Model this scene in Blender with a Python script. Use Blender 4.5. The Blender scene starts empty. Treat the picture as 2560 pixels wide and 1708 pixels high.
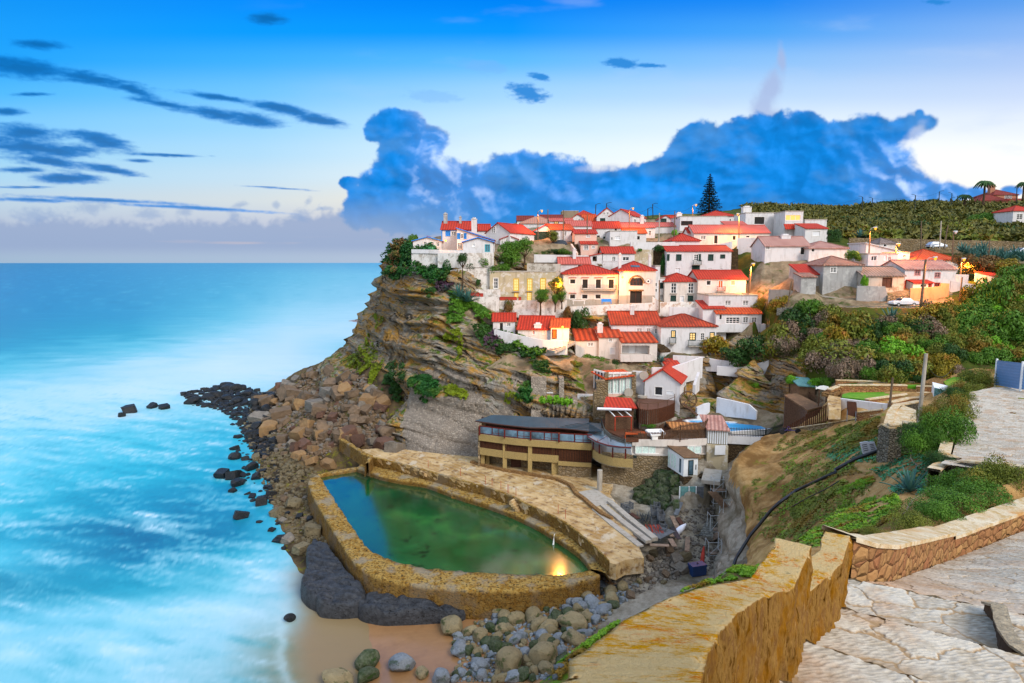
import bpy,math,random
import numpy as np
from mathutils import Matrix,Vector
from mathutils.geometry import delaunay_2d_cdt
random.seed(7)
RNG=np.random.default_rng(7)
SC=bpy.context.scene
COL=SC.collection
R_=math.radians
# ------ camera, exposure
F,CX,CY,HORIZ,EYE=1600.0,1280.0,854.0,656.0,38.0
PITCH=math.atan((CY-HORIZ)/F)
cam_d=bpy.data.cameras.new('camera');cam=bpy.data.objects.new('camera',cam_d);COL.objects.link(cam)
cam_d.sensor_width=36.0;cam_d.lens=36.0*F/2560.0;cam_d.clip_start=0.1;cam_d.clip_end=60000
cam.location=(0,0,EYE);cam.rotation_euler=(math.pi/2-PITCH,0,0)
SC.camera=cam
SC.view_settings.view_transform='Standard';SC.view_settings.look='None'
SC.view_settings.exposure=0.25;SC.view_settings.gamma=1.0
SC.cycles.max_bounces=5;SC.cycles.diffuse_bounces=3;SC.cycles.glossy_bounces=3
SC.cycles.transmission_bounces=3;SC.cycles.transparent_max_bounces=6
SC.cycles.caustics_reflective=False;SC.cycles.caustics_refractive=False
SC.cycles.use_adaptive_sampling=True;SC.cycles.adaptive_threshold=0.015;SC.cycles.use_denoising=True
SC.cycles.sample_clamp_indirect=4
CP,SP=math.cos(PITCH),math.sin(PITCH)
def ray(px,py):
 a=(px-CX)/F;v=(py-CY)/F
 return(a,CP-v*SP,-SP-v*CP)
def P(px,py,Y):
 r=ray(px,py);return Vector((Y*r[0]/r[1],Y,EYE+Y*r[2]/r[1]))
def G(px,py,z):
 r=ray(px,py);t=(z-EYE)/r[2];return Vector((t*r[0],t*r[1],z))
def proj(x,y,z):
 dz=z-EYE;d=y*CP-dz*SP;u=y*SP+dz*CP
 d=np.maximum(d,0.05)
 return CX+F*x/d,CY-F*u/d
ZR={0:(0,0,1),1:(960,480,3.917),2:(1380,500,3.917),3:(1960,420,3.917),4:(1160,740,3.917),5:(1400,740,3.917),6:(1960,740,3.917),7:(1160,1000,3.917),8:(1500,1020,3.563),9:(1960,1080,3.917),10:(1660,1308,2.611),11:(600,1308,2.611),12:(700,1100,2.9375),13:(860,600,3.1367),14:(280,880,2.9375)}
def zp(r,x,y):
 o=ZR[r];return o[0]+x/o[2],o[1]+y/o[2]
 # ------ numpy noise
_pt=np.random.default_rng(3).permutation(256);_pt=np.concatenate([_pt,_pt,_pt])
_gr=np.random.default_rng(5).normal(size=(256,3));_gr/=np.linalg.norm(_gr,axis=1)[:,None]
def perlin(x,y,z=0.0):
 x,y,z=np.broadcast_arrays(np.asarray(x,float),np.asarray(y,float),np.asarray(z,float))
 xi,yi,zi=np.floor(x),np.floor(y),np.floor(z)
 xf,yf,zf=x-xi,y-yi,z-zi
 xi=xi.astype(np.int64)&255;yi=yi.astype(np.int64)&255;zi=zi.astype(np.int64)&255
 u,v,w=[t*t*t*(t*(t*6-15)+10)for t in(xf,yf,zf)]
 out=0
 for i in(0,1):
  for j in(0,1):
   for k in(0,1):
    h=_pt[_pt[_pt[(xi+i)&255]+((yi+j)&255)]+((zi+k)&255)]
    g=_gr[h]
    d=g[...,0]*(xf-i)+g[...,1]*(yf-j)+g[...,2]*(zf-k)
    out=out+d*(u if i else 1-u)*(v if j else 1-v)*(w if k else 1-w)
 return out*1.5
def fbm(x,y,z=0.0,o=4,g=0.5,l=2.03):
 s=0;a=1;t=0
 for i in range(o):
  s=s+a*perlin(x,y,z);t+=a;a*=g;x=x*l+17.3;y=y*l+5.1;z=z*l+9.7
 return s/t
def billow(x,y,z=0.0,o=5,g=0.5):
 s=0;a=1;t=0
 for i in range(o):
  s=s+a*(1-2.2*np.abs(perlin(x,y,z)));t+=a;a*=g;x=x*2.07+7.3;y=y*2.07+3.1;z=z*2+1.7
 return s/t
def sst(a,b,x):
 t=np.clip((x-a)/(b-a),0,1);return t*t*(3-2*t)
def voro(x,y,seed=0):
 xi,yi=np.floor(x),np.floor(y);f1=np.full(x.shape,9.0);f2=f1.copy();cid=f1*0
 for i in(-1,0,1):
  for j in(-1,0,1):
   cx,cy=xi+i,yi+j
   h1=np.modf(np.abs(np.sin(cx*127.1+cy*311.7+seed)*43758.5453))[0]
   h2=np.modf(np.abs(np.sin(cx*269.5+cy*183.3+seed)*43758.5453))[0]
   d=np.hypot(cx+h1-x,cy+h2-y);near=d<f1
   f2=np.where(near,f1,np.minimum(f2,d));cid=np.where(near,h1,cid);f1=np.where(near,d,f1)
 return f1,f2,cid
def lin(c):
 if isinstance(c,str):
  c=c.lstrip('#');c=np.array([int(c[i:i+2],16)/255 for i in(0,2,4)])
 c=np.asarray(c,float);return np.where(c<=0.04045,c/12.92,((c+0.055)/1.055)**2.4)
def table(rows,cols,keys,X,Y):
 K=np.array([[lin(k)for k in r.split()]for r in keys])
 ri=np.interp(Y,rows,np.arange(len(rows)));ci=np.interp(X,cols,np.arange(len(cols)))
 r0=np.clip(np.floor(ri).astype(int),0,len(rows)-2);c0=np.clip(np.floor(ci).astype(int),0,len(cols)-2)
 fr=(ri-r0)[...,None];fc=(ci-c0)[...,None]
 fr=fr*fr*(3-2*fr)*.5+fr*.5
 return(K[r0,c0]*(1-fr)*(1-fc)+K[r0,c0+1]*(1-fr)*fc+K[r0+1,c0]*fr*(1-fc)+K[r0+1,c0+1]*fr*fc)
 # ------ sky: a dusk sky with cloud banks, painted over directions
SKYK=.92
def make_sky():
 W,H=4096,2048
 az=(np.arange(W)+.5)/W*2*np.pi-np.pi
 el=(np.arange(H)+.5)/H*np.pi-np.pi/2
 img=np.zeros((H,W,4),np.float32);img[...,3]=1
 A,E=np.meshgrid(az,el)
 def sheet(A,E):
  c=np.cos(E);x=c*np.sin(A);y=np.maximum(c*np.cos(A),1e-3);z=np.sin(E)+EYE
  px,py=proj(x*100,y*100,EYE+np.sin(E)*100)
  return px,py
 rows=[-900,-200,0,80,150,230,310,380,440,500,560,600,656]
 cols=[0,640,1280,1920,2560]
 keys=['1c68b8 1c68b8 1c68b8 2a70bc 3a7cc4','0b78d8 0573e0 0068d8 1a74dc 3f86dc','1492f0 0a8af5 0080f0 1f86ee 5c9ce8','1c9bf5 0c98fa 0c94fa 4ba2f2 86b2ee','22a1f8 3eacfb 5ab6fc 88bef4 a8c4f0','50b6f8 6ec0fc 9dd0fc b4d4f6 c4d6f4','7cc6f8 94d0fa c4e4fb dcebf8 e2ebf7','95cff2 acd8f4 dbeef8 f2f7f9 f6f8f9','a8d2ec c0dcee e8f1f2 fbf8f2 fdfaf4','b9cfe0 cfd9de f2ead8 fdf6e6 fffaf0','b3c0d4 c0c8d8 d8cfd0 f0e8dc fff6e8','a6b8d0 b0bfd4 bcc2d2 d8d4d8 f0ece8','9db4cc a4b8d0 b0bdd2 c0c8d8 d8dce4']
 e=np.clip(np.sin(E),0,1)[...,None]
 warm=(0.5+0.5*np.cos(A-R_(120)))[...,None]
 base=lin('#e6e4e8')*0.9*(1-e)**1.5+lin('#8fb6e4')*(1-(1-e)**1.5)
 base=base*(1-warm*.5)+np.array([1.25,1.12,1.0])*warm*.5*(1-.4*e)
 base=np.where(E[...,None]<0,lin('#8a97a4')*0.5,base)
 img[...,:3]=base
 c0,c1=int(W*(.5-52/360)),int(W*(.5+52/360));r0,r1=int(H*(.5-2/180)),int(H*(.5+42/180))
 a,e2=A[r0:r1,c0:c1],E[r0:r1,c0:c1]
 X,Y=sheet(a,e2)
 S=table(rows,cols,keys,X,Y)
 U,V=X,Y
 def blobs(L,sharp=1.0):
  f=np.full(U.shape,-9.0)
  for b in L:
   cx,cy,rx,ry=b[:4];t=R_(b[4])if len(b)>4 else 0
   dx,dy=U-cx,V-cy;x=(dx*math.cos(t)+dy*math.sin(t))/rx;y=(-dx*math.sin(t)+dy*math.cos(t))/ry
   f=np.logaddexp(f*6,(1-(x*x+y*y)**.5)*6)/6
  return f
 def comp(S,m,c):return S*(1-m[...,None])+c*m[...,None]
 w=sst(.1,.6,fbm(U/260+4,V/60+V*0,1.5,5))*.25*sst(620,300,V)
 S=comp(S,w*sst(500,1500,U),lin('#b9cfee'))
 L1=[(60,170,170,34,8),(220,195,190,20,10),(330,225,80,14,18),(420,262,120,12,10),(540,285,130,20,8),(640,300,90,22,6),(560,246,130,10,9),(700,272,110,18,12),(800,300,90,18,10),(100,112,90,16,4),(670,45,60,22,4),(90,370,210,30,4),(250,350,110,24,12),(60,330,120,26,6),(130,405,140,18,6),(280,425,100,12,10),(170,445,110,20,2),(60,425,80,10,0),(420,388,110,5,2),(350,402,50,6,3),(690,470,100,3,4),(20,280,60,12,3),(250,500,260,7,3),(80,500,120,7,2),(480,520,260,6,3),(60,468,100,4),(80,236,70,6)]
 wu=40*fbm(U/120,V/60,5.5,3);wv=12*fbm(U/90,V/50,2.5,3);f=blobs(L1)*1.0+.62*fbm((U+wu)/110+V/90,(V+wv-.10*U)/17,.3,6,.62)+.2*fbm(U/26,(V-.1*U)/6,2.2,4)
 m=sst(-.05,.62,f)
 S=comp(S,m*.92,lin('#0f78cc')*(1-.3*sst(.3,.9,f))[...,None]+lin('#5c96cc')*(.35*sst(440,560,V))[...,None])
 L2=[(1555,158,60,15,3),(1620,164,50,6,2),(1320,232,66,26,12),(1350,192,36,11,12),(2345,5,40,9),(1080,240,80,20,4),(1210,165,70,22,10)]
 for b in L2:
  f=blobs([b])*.9+.75*fbm(U/44+b[0],V/16,.7,6,.62)
  k=.35 if b[0]in(1080,1210)else .95
  S=comp(S,sst(.0,.45,f)*k,lin('#2b86d6')if k>.5 else lin('#74aee8'))
 f=blobs([(1955,150,16,60,-6),(1930,215,34,60,14),(1910,270,46,60),(1925,300,40,50)])+.5*fbm(U/46,V/60,4.2,6,.6)
 S=comp(S,sst(.05,.75,f)*.75,lin('#a3b4dc'))
 top=560-26*fbm(U/70,3.3,0,4)-14*np.maximum(0,billow(U/40,V/40,2.1,3))
 top=top-22*sst(520,900,U)
 f=(V-top)/20+.5*billow(U/36,V/26,6.1,4)
 S=comp(S,sst(-.2,1.1,f)*(1-sst(612,650,V))*.85*(1-.5*sst(1300,1700,U)),lin('#93a6c8'))
 L=[(600,515,30,16,-20),(580,540,26,22),(690,512,16,14),(770,505,14,24,30),(750,540,40,26),(460,530,26,18),(370,535,50,24),(230,520,60,26),(90,540,100,30),(810,522,36,10),(880,545,60,26)]
 f=blobs(L)*.8+.55*billow((U+wu*.5)/46,(V+wv)/24,3.3,6,.6)-.28
 S=comp(S,sst(.05,.7,f)*.55,lin('#8aa4cc'))
 ws=sst(.15,.5,fbm(U/300,V/9,9.9,3))*sst(590,605,V)*sst(625,612,V)*sst(300,900,U)
 S=comp(S,ws*.6,lin('#f0cdb8'))
 B=[(975,315,46,40),(1020,330,50,44),(1075,350,44,34),(940,330,26,24),(1010,385,62,50),(1040,440,90,56),(960,480,70,50),(930,520,60,44),(1100,460,110,50),(870,458,20,16),(890,480,20,14),(1170,470,80,46),(1060,530,200,50),(1290,440,74,56),(1380,440,90,50),(1240,480,110,50),(1490,480,110,50),(1600,470,80,44),(1300,540,300,50),(1580,535,300,50),(1660,450,80,50),(1735,345,36,38),(1740,420,70,80),(1830,380,90,74),(1880,350,50,50),(1950,360,90,70),(2010,330,60,46),(2060,370,70,60),(1900,450,180,90),(2060,450,150,90),(2180,335,80,44),(2260,320,60,30,-14),(2316,305,28,18),(2300,285,12,12,-10),(2150,400,90,70),(2210,430,90,60),(2260,470,90,44),(1900,520,400,60),(2300,490,90,34),(2380,480,40,24),(2440,482,36,16),(2530,478,30,14)]
 wx=14*fbm(U/70,V/70,8.8,3);bl=billow((U+wx)/88,(V+wx)/74,1.1,6,.54);bf=blobs(B)
 f=bf+.40*bl-.06
 m=sst(-.08,.16+.25*sst(2050,2350,U),f+.10*fbm(U/14,V/14,2.2,4))
 def relief(du,dv):return billow((U+du+wx)/120,(V+dv+wx)/100,5.1,5,.48)
 h0=relief(0,0);h1=relief(12,-12)
 sh=np.clip((h0-h1)*1.7,-0.5,1);tw=sst(930,1000,U)*sst(1130,1060,U)*sst(430,330,V)
 edge=np.exp(-np.maximum(f,0)*6.0)
 right=np.clip(sst(2060,2280,U)*sst(300,430,V)+.95*sst(985,1075,U)*sst(1330,1150,U)+.22*sst(1230,1330,U)*sst(1560,1430,U),0,1)
 lt=np.clip(np.clip(sh,0,1)*(.04+.85*right)+edge*(.13+.45*right)+.12*right,0,1)
 deep=lin('#1083dc')[None,None];big=fbm(U/190,V/110,3.1,4)[...,None]
 c=deep*(1+.40*big+.34*np.clip(sh,-1,1)[...,None])+(lin('#c4d4ee')-deep)*(lt**1.1)[...,None]
 gm=(sst(-.05,.45,fbm(U/130+7,V/70,6.6,5))*.5)[...,None];c=c*(1-gm)+lin('#5b96d0')*gm
 low=sst(450,620,V)[...,None]*.6
 c=c*(1-low)+lin('#3f92d4')*low
 lowl=(sst(470,590,V)*sst(1250,950,U))[...,None]*.85
 c=c*(1-lowl)+lin('#8aa2c6')*lowl
 S=comp(S,m*(1-.9*sst(560,640,V)*sst(1100,950,U)),c)
 f=blobs([(2290,330,60,26,-40),(1510,420,90,16,-4)])+.5*fbm(U/50,V/40,7.7,5)
 S=comp(S,sst(.1,.8,f)*.55,lin('#cfd6e8'))
 bl_e=np.clip(np.minimum(np.minimum((U+700)/500,(3260-U)/500),(V+1100)/500),0,1)[...,None]
 S=S*bl_e+base[r0:r1,c0:c1]*(1-bl_e)*1.5
 S=np.where(e2[...,None]<-.004,base[r0:r1,c0:c1],S)
 img[...,:3]*=1.35;img[r0:r1,c0:c1,:3]=S*SKYK
 im=bpy.data.images.new('dusk_sky',W,H,float_buffer=True,alpha=False)
 im.colorspace_settings.name='Linear Rec.709'
 im.pixels.foreach_set(np.roll(img,-W//4,axis=1).ravel());im.update();im.pack()
 w=bpy.data.worlds.new('World');SC.world=w;w.use_nodes=True;nt=w.node_tree;nt.nodes.clear()
 tc=nt.nodes.new('ShaderNodeTexCoord');mp=nt.nodes.new('ShaderNodeMapping');
 et=nt.nodes.new('ShaderNodeTexEnvironment');et.image=im;bg=nt.nodes.new('ShaderNodeBackground');o=nt.nodes.new('ShaderNodeOutputWorld')
 bg.inputs[1].default_value=1.0
 nt.links.new(tc.outputs['Generated'],mp.inputs[0]);nt.links.new(mp.outputs[0],et.inputs[0]);nt.links.new(et.outputs[0],bg.inputs[0]);nt.links.new(bg.outputs[0],o.inputs[0])
 w.cycles.sampling_method='MANUAL';w.cycles.sample_map_resolution=512
make_sky()
sun_d=bpy.data.lights.new('sun','SUN');sun=bpy.data.objects.new('sun',sun_d);COL.objects.link(sun)
sun_d.energy=2.5;sun_d.angle=R_(24);sun_d.color=(1.0,0.93,0.86)
sun.rotation_euler=(R_(52),0,R_(38))
# ------ node helper
class NT:
 def __init__(s,name,rough=0.85,spec=0.3):
  s.m=bpy.data.materials.new(name);s.m.use_nodes=True;s.t=s.m.node_tree;s.t.nodes.clear()
  s.b=s.n('ShaderNodeBsdfPrincipled');o=s.n('ShaderNodeOutputMaterial');s.l(s.b.outputs[0],o.inputs[0])
  s.b.inputs['Roughness'].default_value=rough;s.b.inputs['Specular IOR Level'].default_value=spec
  s.tc=s.n('ShaderNodeTexCoord')
 def n(s,k,**kw):
  x=s.t.nodes.new(k)
  for a,b in kw.items():setattr(x,a,b)
  return x
 def l(s,a,b):s.t.links.new(a,b)
 def set(s,i,v):
  if hasattr(v,'is_linked')or hasattr(v,'links'):s.l(v,i)
  else:
   if isinstance(v,(tuple,list,np.ndarray))and len(v)==3 and i.type=='RGBA':v=(*v,1)
   i.default_value=v
 def vec(s,kind='Object',scale=(1,1,1),rot=(0,0,0),geo=False):
  if geo:src=s.n('ShaderNodeNewGeometry').outputs['Position']
  else:src=s.tc.outputs[kind]
  mp=s.n('ShaderNodeMapping');mp.inputs['Scale'].default_value=scale;mp.inputs['Rotation'].default_value=rot
  s.l(src,mp.inputs[0]);return mp.outputs[0]
 def noise(s,sc,det=4,rough=.55,v=None,dist=0,out=0):
  x=s.n('ShaderNodeTexNoise');s.set(x.inputs['Scale'],sc);x.inputs['Detail'].default_value=det
  x.inputs['Roughness'].default_value=rough;x.inputs['Distortion'].default_value=dist
  if v is not None:s.l(v,x.inputs['Vector'])
  return x.outputs[out]
 def voro(s,sc,v=None,feat='F1',out=0,rand=1):
  x=s.n('ShaderNodeTexVoronoi',feature=feat);x.inputs['Scale'].default_value=sc;x.inputs['Randomness'].default_value=rand
  if v is not None:s.l(v,x.inputs['Vector'])
  return x.outputs[out]
 def wave(s,sc,v,dist=0,dirn='X',det=2,prof='SIN'):
  x=s.n('ShaderNodeTexWave',bands_direction=dirn,wave_profile=prof);x.inputs['Scale'].default_value=sc
  x.inputs['Distortion'].default_value=dist;x.inputs['Detail'].default_value=det
  s.l(v,x.inputs['Vector']);return x.outputs['Fac']
 def ramp(s,f,*st):
  x=s.n('ShaderNodeValToRGB');e=x.color_ramp.elements
  while len(e)<len(st):e.new(.5)
  for k,(p,c)in zip(e,st):
   k.position=p;c=lin(c)if isinstance(c,str)else c;k.color=(*c,1)if not np.isscalar(c)else(c,c,c,1)
  s.l(f,x.inputs[0]);return x.outputs[0]
 def mix(s,f,a,b,mode='MIX'):
  x=s.n('ShaderNodeMix',data_type='RGBA',blend_type=mode)
  a=lin(a)if isinstance(a,str)else a;b=lin(b)if isinstance(b,str)else b
  s.set(x.inputs[0],f);s.set(x.inputs[6],a);s.set(x.inputs[7],b);return x.outputs[2]
 def math(s,op,a,b=0.0,c=False):
  x=s.n('ShaderNodeMath',operation=op,use_clamp=c);s.set(x.inputs[0],a);s.set(x.inputs[1],b);return x.outputs[0]
 def attr(s,name,out='Color'):
  x=s.n('ShaderNodeAttribute');x.attribute_name=name;return x.outputs[out]
 def col(s,v):s.set(s.b.inputs['Base Color'],lin(v)if isinstance(v,str)else v)
 def bump(s,h,st=.5,d=.1):
  x=s.n('ShaderNodeBump');x.inputs['Strength'].default_value=st;x.inputs['Distance'].default_value=d
  s.l(h,x.inputs['Height']);s.l(x.outputs[0],s.b.inputs['Normal'])
 def rand(s):return s.n('ShaderNodeObjectInfo').outputs['Random']
M={}
def plain(name,c,rough=.8,spec=.3,var=.0,vs=2.0,metal=0,bump=0,bs=20):
 t=NT(name,rough,spec);c=lin(c)if isinstance(c,str)else np.array(c)
 if var:t.col(t.ramp(t.noise(vs,5,.6,t.vec()),(.3,tuple(c*(1-var))),(.7,tuple(np.minimum(c*(1+var),1)))))
 else:t.col(tuple(c))
 t.b.inputs['Metallic'].default_value=metal
 if bump:t.bump(t.noise(bs,4,.6,t.vec()),bump,.05)
 M[name]=t.m;return t
 # ------ mesh helpers
class MB:
 def __init__(s):s.v=[];s.f=[];s.uv=[]
 def add(s,vs,fs,uvs=None):
  n=len(s.v);s.v+=[tuple(v)for v in vs]
  for i,f in enumerate(fs):
   s.f.append([n+k for k in f]);s.uv.append(uvs[i]if uvs else None)
  return s
 def box(s,x0,y0,z0,x1,y1,z1):
  x0,x1=sorted((x0,x1));y0,y1=sorted((y0,y1));z0,z1=sorted((z0,z1))
  return s.add([(x0,y0,z0),(x1,y0,z0),(x1,y1,z0),(x0,y1,z0),(x0,y0,z1),(x1,y0,z1),(x1,y1,z1),(x0,y1,z1)],[(0,3,2,1),(4,5,6,7),(0,1,5,4),(1,2,6,5),(2,3,7,6),(3,0,4,7)])
 def tube(s,pts,r,n=6,cap=True):
  pts=[Vector(p)for p in pts];rs=r if isinstance(r,(list,tuple))else[r]*len(pts);vs=[];fs=[]
  up=Vector((0,0,1));base=len(vs)
  for i,p in enumerate(pts):
   d=(pts[min(i+1,len(pts)-1)]-pts[max(i-1,0)]).normalized()
   a=d.cross(up if abs(d.z)<.95 else Vector((1,0,0))).normalized();b=d.cross(a)
   for k in range(n):
    t=2*math.pi*k/n;vs.append(p+(a*math.cos(t)+b*math.sin(t))*rs[i])
  for i in range(len(pts)-1):
   for k in range(n):
    fs.append((i*n+k,i*n+(k+1)%n,(i+1)*n+(k+1)%n,(i+1)*n+k))
  if cap:fs.append(tuple(range(n))[::-1]);fs.append(tuple((len(pts)-1)*n+k for k in range(n)))
  return s.add(vs,fs)
 def prism(s,poly,z0,z1):
  n=len(poly);a=z0 if isinstance(z0,(list,tuple))else[z0]*n;b=z1 if isinstance(z1,(list,tuple))else[z1]*n
  vs=[(p[0],p[1],a[i])for i,p in enumerate(poly)]+[(p[0],p[1],b[i])for i,p in enumerate(poly)]
  return s.add(vs,[tuple(range(n))[::-1],tuple(range(n,2*n))]+[(i,(i+1)%n,n+(i+1)%n,n+i)for i in range(n)])
 def ribbon(s,pts,z0,z1,th,off=0):
  n=len(pts);P2=[Vector((p[0],p[1]))for p in pts];a=z0 if isinstance(z0,(list,tuple))else[z0]*n;b=z1 if isinstance(z1,(list,tuple))else[z1]*n
  vs=[]
  for i in range(n):
   d=(P2[min(i+1,n-1)]-P2[max(i-1,0)]).normalized();nn=Vector((-d.y,d.x))
   o=P2[i]+nn*off;q=o+nn*th
   vs+=[(o.x,o.y,a[i]),(o.x,o.y,b[i]),(q.x,q.y,b[i]),(q.x,q.y,a[i])]
  fs=[]
  for i in range(n-1):
   for k in range(4):fs.append((i*4+k,(i+1)*4+k,(i+1)*4+(k+1)%4,i*4+(k+1)%4))
  fs.append((0,1,2,3));fs.append((n*4-1,n*4-2,n*4-3,n*4-4))
  return s.add(vs,fs)
 def build(s,name,mat,parent=None,smooth=False,loc=None):
  me=bpy.data.meshes.new(name);me.from_pydata(s.v,[],s.f);me.update()
  if any(u is not None for u in s.uv):
   uvl=me.uv_layers.new(name='UVMap');k=0;dat=np.zeros(sum(len(f)for f in s.f)*2,np.float32)
   for f,u in zip(s.f,s.uv):
    if u is not None:
     for q in u:dat[2*k]=q[0];dat[2*k+1]=q[1];k+=1
    else:k+=len(f)
   uvl.data.foreach_set('uv',dat)
  o=bpy.data.objects.new(name,me);COL.objects.link(o)
  ms=mat if isinstance(mat,(list,tuple))else[mat]
  for x in ms:me.materials.append(M[x]if isinstance(x,str)else x)
  if smooth:me.polygons.foreach_set('use_smooth',np.ones(len(me.polygons),bool))
  if parent:o.parent=parent
  if loc is not None:o.location=loc
  return o
def npmesh(name,V,Fq,mat,parent=None,smooth=True,colattr=None,matidx=None):
 me=bpy.data.meshes.new(name);V=np.asarray(V,np.float32);Fq=np.asarray(Fq,np.int32);n,k=Fq.shape
 me.vertices.add(len(V));me.vertices.foreach_set('co',V.ravel());me.loops.add(n*k);me.loops.foreach_set('vertex_index',Fq.ravel())
 me.polygons.add(n);me.polygons.foreach_set('loop_start',np.arange(0,n*k,k,dtype=np.int32))
 me.polygons.foreach_set('use_smooth',np.full(n,smooth));
 for x in(mat if isinstance(mat,(list,tuple))else[mat]):me.materials.append(M[x]if isinstance(x,str)else x)
 if matidx is not None:me.polygons.foreach_set('material_index',np.asarray(matidx,np.int32))
 if colattr is not None:
  for nm,c in colattr.items():
   at=me.color_attributes.new(nm,'FLOAT_COLOR','POINT');c4=np.ones((len(V),4),np.float32);c4[:,:3]=c;at.data.foreach_set('color',c4.ravel())
 me.update(calc_edges=True);me.validate()
 o=bpy.data.objects.new(name,me);COL.objects.link(o)
 if parent:o.parent=parent
 return o
def tag(o,label=None,cat=None,group=None,kind=None):
 if label:o['label']=label
 if cat:o['category']=cat
 if group:o['group']=group
 if kind:o['kind']=kind
 return o
def empty(name,loc,rz=0,label=None,cat=None,group=None):
 o=bpy.data.objects.new(name,None);COL.objects.link(o);o.location=loc;o.rotation_euler=(0,0,rz);o.empty_display_size=.3
 return tag(o,label,cat,group)
def copy_tree(o,parent=None):
 c=o.copy();COL.objects.link(c)
 if parent:c.parent=parent
 for ch in o.children:copy_tree(ch,c)
 return c
 # ------ village data. Each row:
HS=[]
def H(*a,**k):HS.append((a,k))
# --- cliff-top group (region 1)
H('cottage','small low white cottage with blue eaves line at the very cliff edge',1,285,565,560,482,137,6,0,'gf',440,'white','tile',[(385,488,417,532,'w'),(448,490,488,542,'w'),(510,492,543,536,'w')],trim=1)
H('house','two storey white house with blue shutters beside the cliff-edge cottage',1,565,890,560,365,139,8,0,'g',293,'white','tile',[(606,380,646,430,'b'),(658,390,706,430,'w')],trim=1,ch=[(592,.8,2.2,'stone'),(740,.5,1.2,'stone')])
H('house','white wing with blue window shutters and one long red roof falling to the right',1,716,1075,575,352,134.5,8,0,'sr',470,'white','tile',[(716,408,746,458,'b'),(748,410,780,456,'w'),(782,408,804,458,'b'),(655,500,695,556,'t'),(704,500,766,560,'w')],trim=1,ch=[(884,1.1,5.0,'white')])
H('cottage','white gable fronted cottage with a curved blue eaves line above the big green tree',1,775,1070,596,492,131,7,0,'gf',445,'white','tile',[(864,508,893,540,'s'),(992,518,1034,582,'gd')],trim=1)
H('house','white house with a grey framed upper window and a long red roof slope, behind the blue trimmed houses',1,1000,1232,470,400,150,11,-32,'gf',305,'white','tile',[(1055,342,1092,402,'w')])
H('house','small white house behind the blue trimmed wing with a short red roof',1,900,1030,450,375,154,6,0,'g',320,'white','tile',[])
H('garage','low pink washed garage with a shallow arched roof line beside the green tree',1,1138,1312,505,462,147,5,0,'gf',430,'white','tile',[])
H('house','white house with wide dark green shutters below its gable',1,1440,1720,480,395,158,8,0,'gf',322,'white','tile',[(1452,392,1618,478,'gr')])
H('house','far house with a dark red roof at the top left of the village',1,1305,1465,330,280,196,7,0,'g',238,'white','tiledk',[(1330,292,1350,310,'w')])
H('house','broad house with a faded mottled tile roof behind the lit lamp post',1,1330,1700,350,306,182,9,0,'h',245,'white','tilepale',[])
H('house','far house with a narrow red roof above the mottled tile roof',1,1535,1760,300,262,200,7,0,'g',228,'white','tiledk',[])
H('house','long white house with one lit yellow window under the pole line',1,1625,1850,335,285,174,7,0,'g',262,'white','tilepink',[(1668,290,1706,313,'lit')])
H('shed','flat brown concrete block on the skyline',1,1745,1905,262,190,214,7,0,'flat',0,'brown','concrete',[])
H('house','far house with a low hipped red roof on the skyline',1,1885,2048,262,224,208,8,0,'h',185,'white','tile',[])
H('house','white gabled house with a blue shaded window below the skyline',1,1835,1955,295,258,190,8,0,'gf',220,'white','tile',[(1900,262,1956,286,'w')])
H('house','white house with a tall orange red roof left of the big gabled house',1,1950,2082,300,282,192,7,0,'g',222,'white','tileor',[])
H('house','long white house under a pink tiled roof behind the roadside tree',1,1790,2034,400,332,165,8,0,'g',286,'white','tilepink',[])
H('cottage','white cottage with a bright orange roof beside the parked dark car',1,1640,1862,436,368,156,8,12,'g',320,'white','tileor',[(1766,385,1786,430,'w'),(1832,395,1850,432,'d')])
H('house','plain tan painted old house with yellow framed balcony doors beside the bright wall lamp',1,1036,1684,1085,785,129,7,0,'flat',0,'tan','concrete',[(1272,852,1316,966,'y'),(1406,852,1449,966,'y'),(1534,848,1579,960,'y'),(1278,990,1311,1034,'y'),(1404,985,1441,1062,'y'),(1075,845,1116,946,'w')],ch=[(1155,.6,2.6,'white')],sills=[(1255,975,1330),(1390,970,1460)])
H('house','low white cliff house with a brown door under its short left roof',4,285,500,380,244,121,6,0,'g',172,'white','tile',[(346,262,384,345,'d'),(419,262,457,300,'w')])
H('house','long middle part of the low white cliff house with a broad red roof',4,528,862,430,322,118.6,8,-8,'g',200,'white','tile',[(670,340,694,378,'pk'),(770,335,790,378,'s')],ch=[(720,1.3,3.2,'white')])
H('house','right end of the low white cliff house with an orange door and a lit wall lamp',4,850,1025,480,305,116.5,9,-6,'g',225,'white','tileor',[(865,333,904,416,'o')])
# --- centre (region 2)
H('house','white attic house with a pale pink roof and dark dormer above the balcony house',2,66,372,712,622,138,5,0,'g',565,'white','tilepink',[(252,636,310,664,'d')],ch=[(226,.7,2.4,'white')])
H('house','white two storey house with three tall dark balcony doors over the terrace',2,108,645,1022,722,130,9,0,'h',643,'cream','tile',[(175,775,231,823,'d'),(296,775,353,868,'d'),(426,775,480,868,'d'),(552,775,608,868,'d'),(173,925,229,971,'d'),(293,925,350,971,'d'),(423,925,479,971,'d')],balc=[(293,626,832,880)],base=(972,'concrete'),hoods=[(165,240,760),(285,362,760),(415,495,760),(540,618,760),(165,240,912)])
H('house','house with a brick arched fan window over a dark arched garage door',2,655,1008,1012,688,129.2,9,0,'h',605,'cream','tile',[(766,765,890,840,'arch'),(765,893,880,1012,'arch2')],ch=[(684,.55,2.0,'white'),(982,.55,1.6,'white')],sky=(832,658),base=(935,'concrete'))
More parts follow.
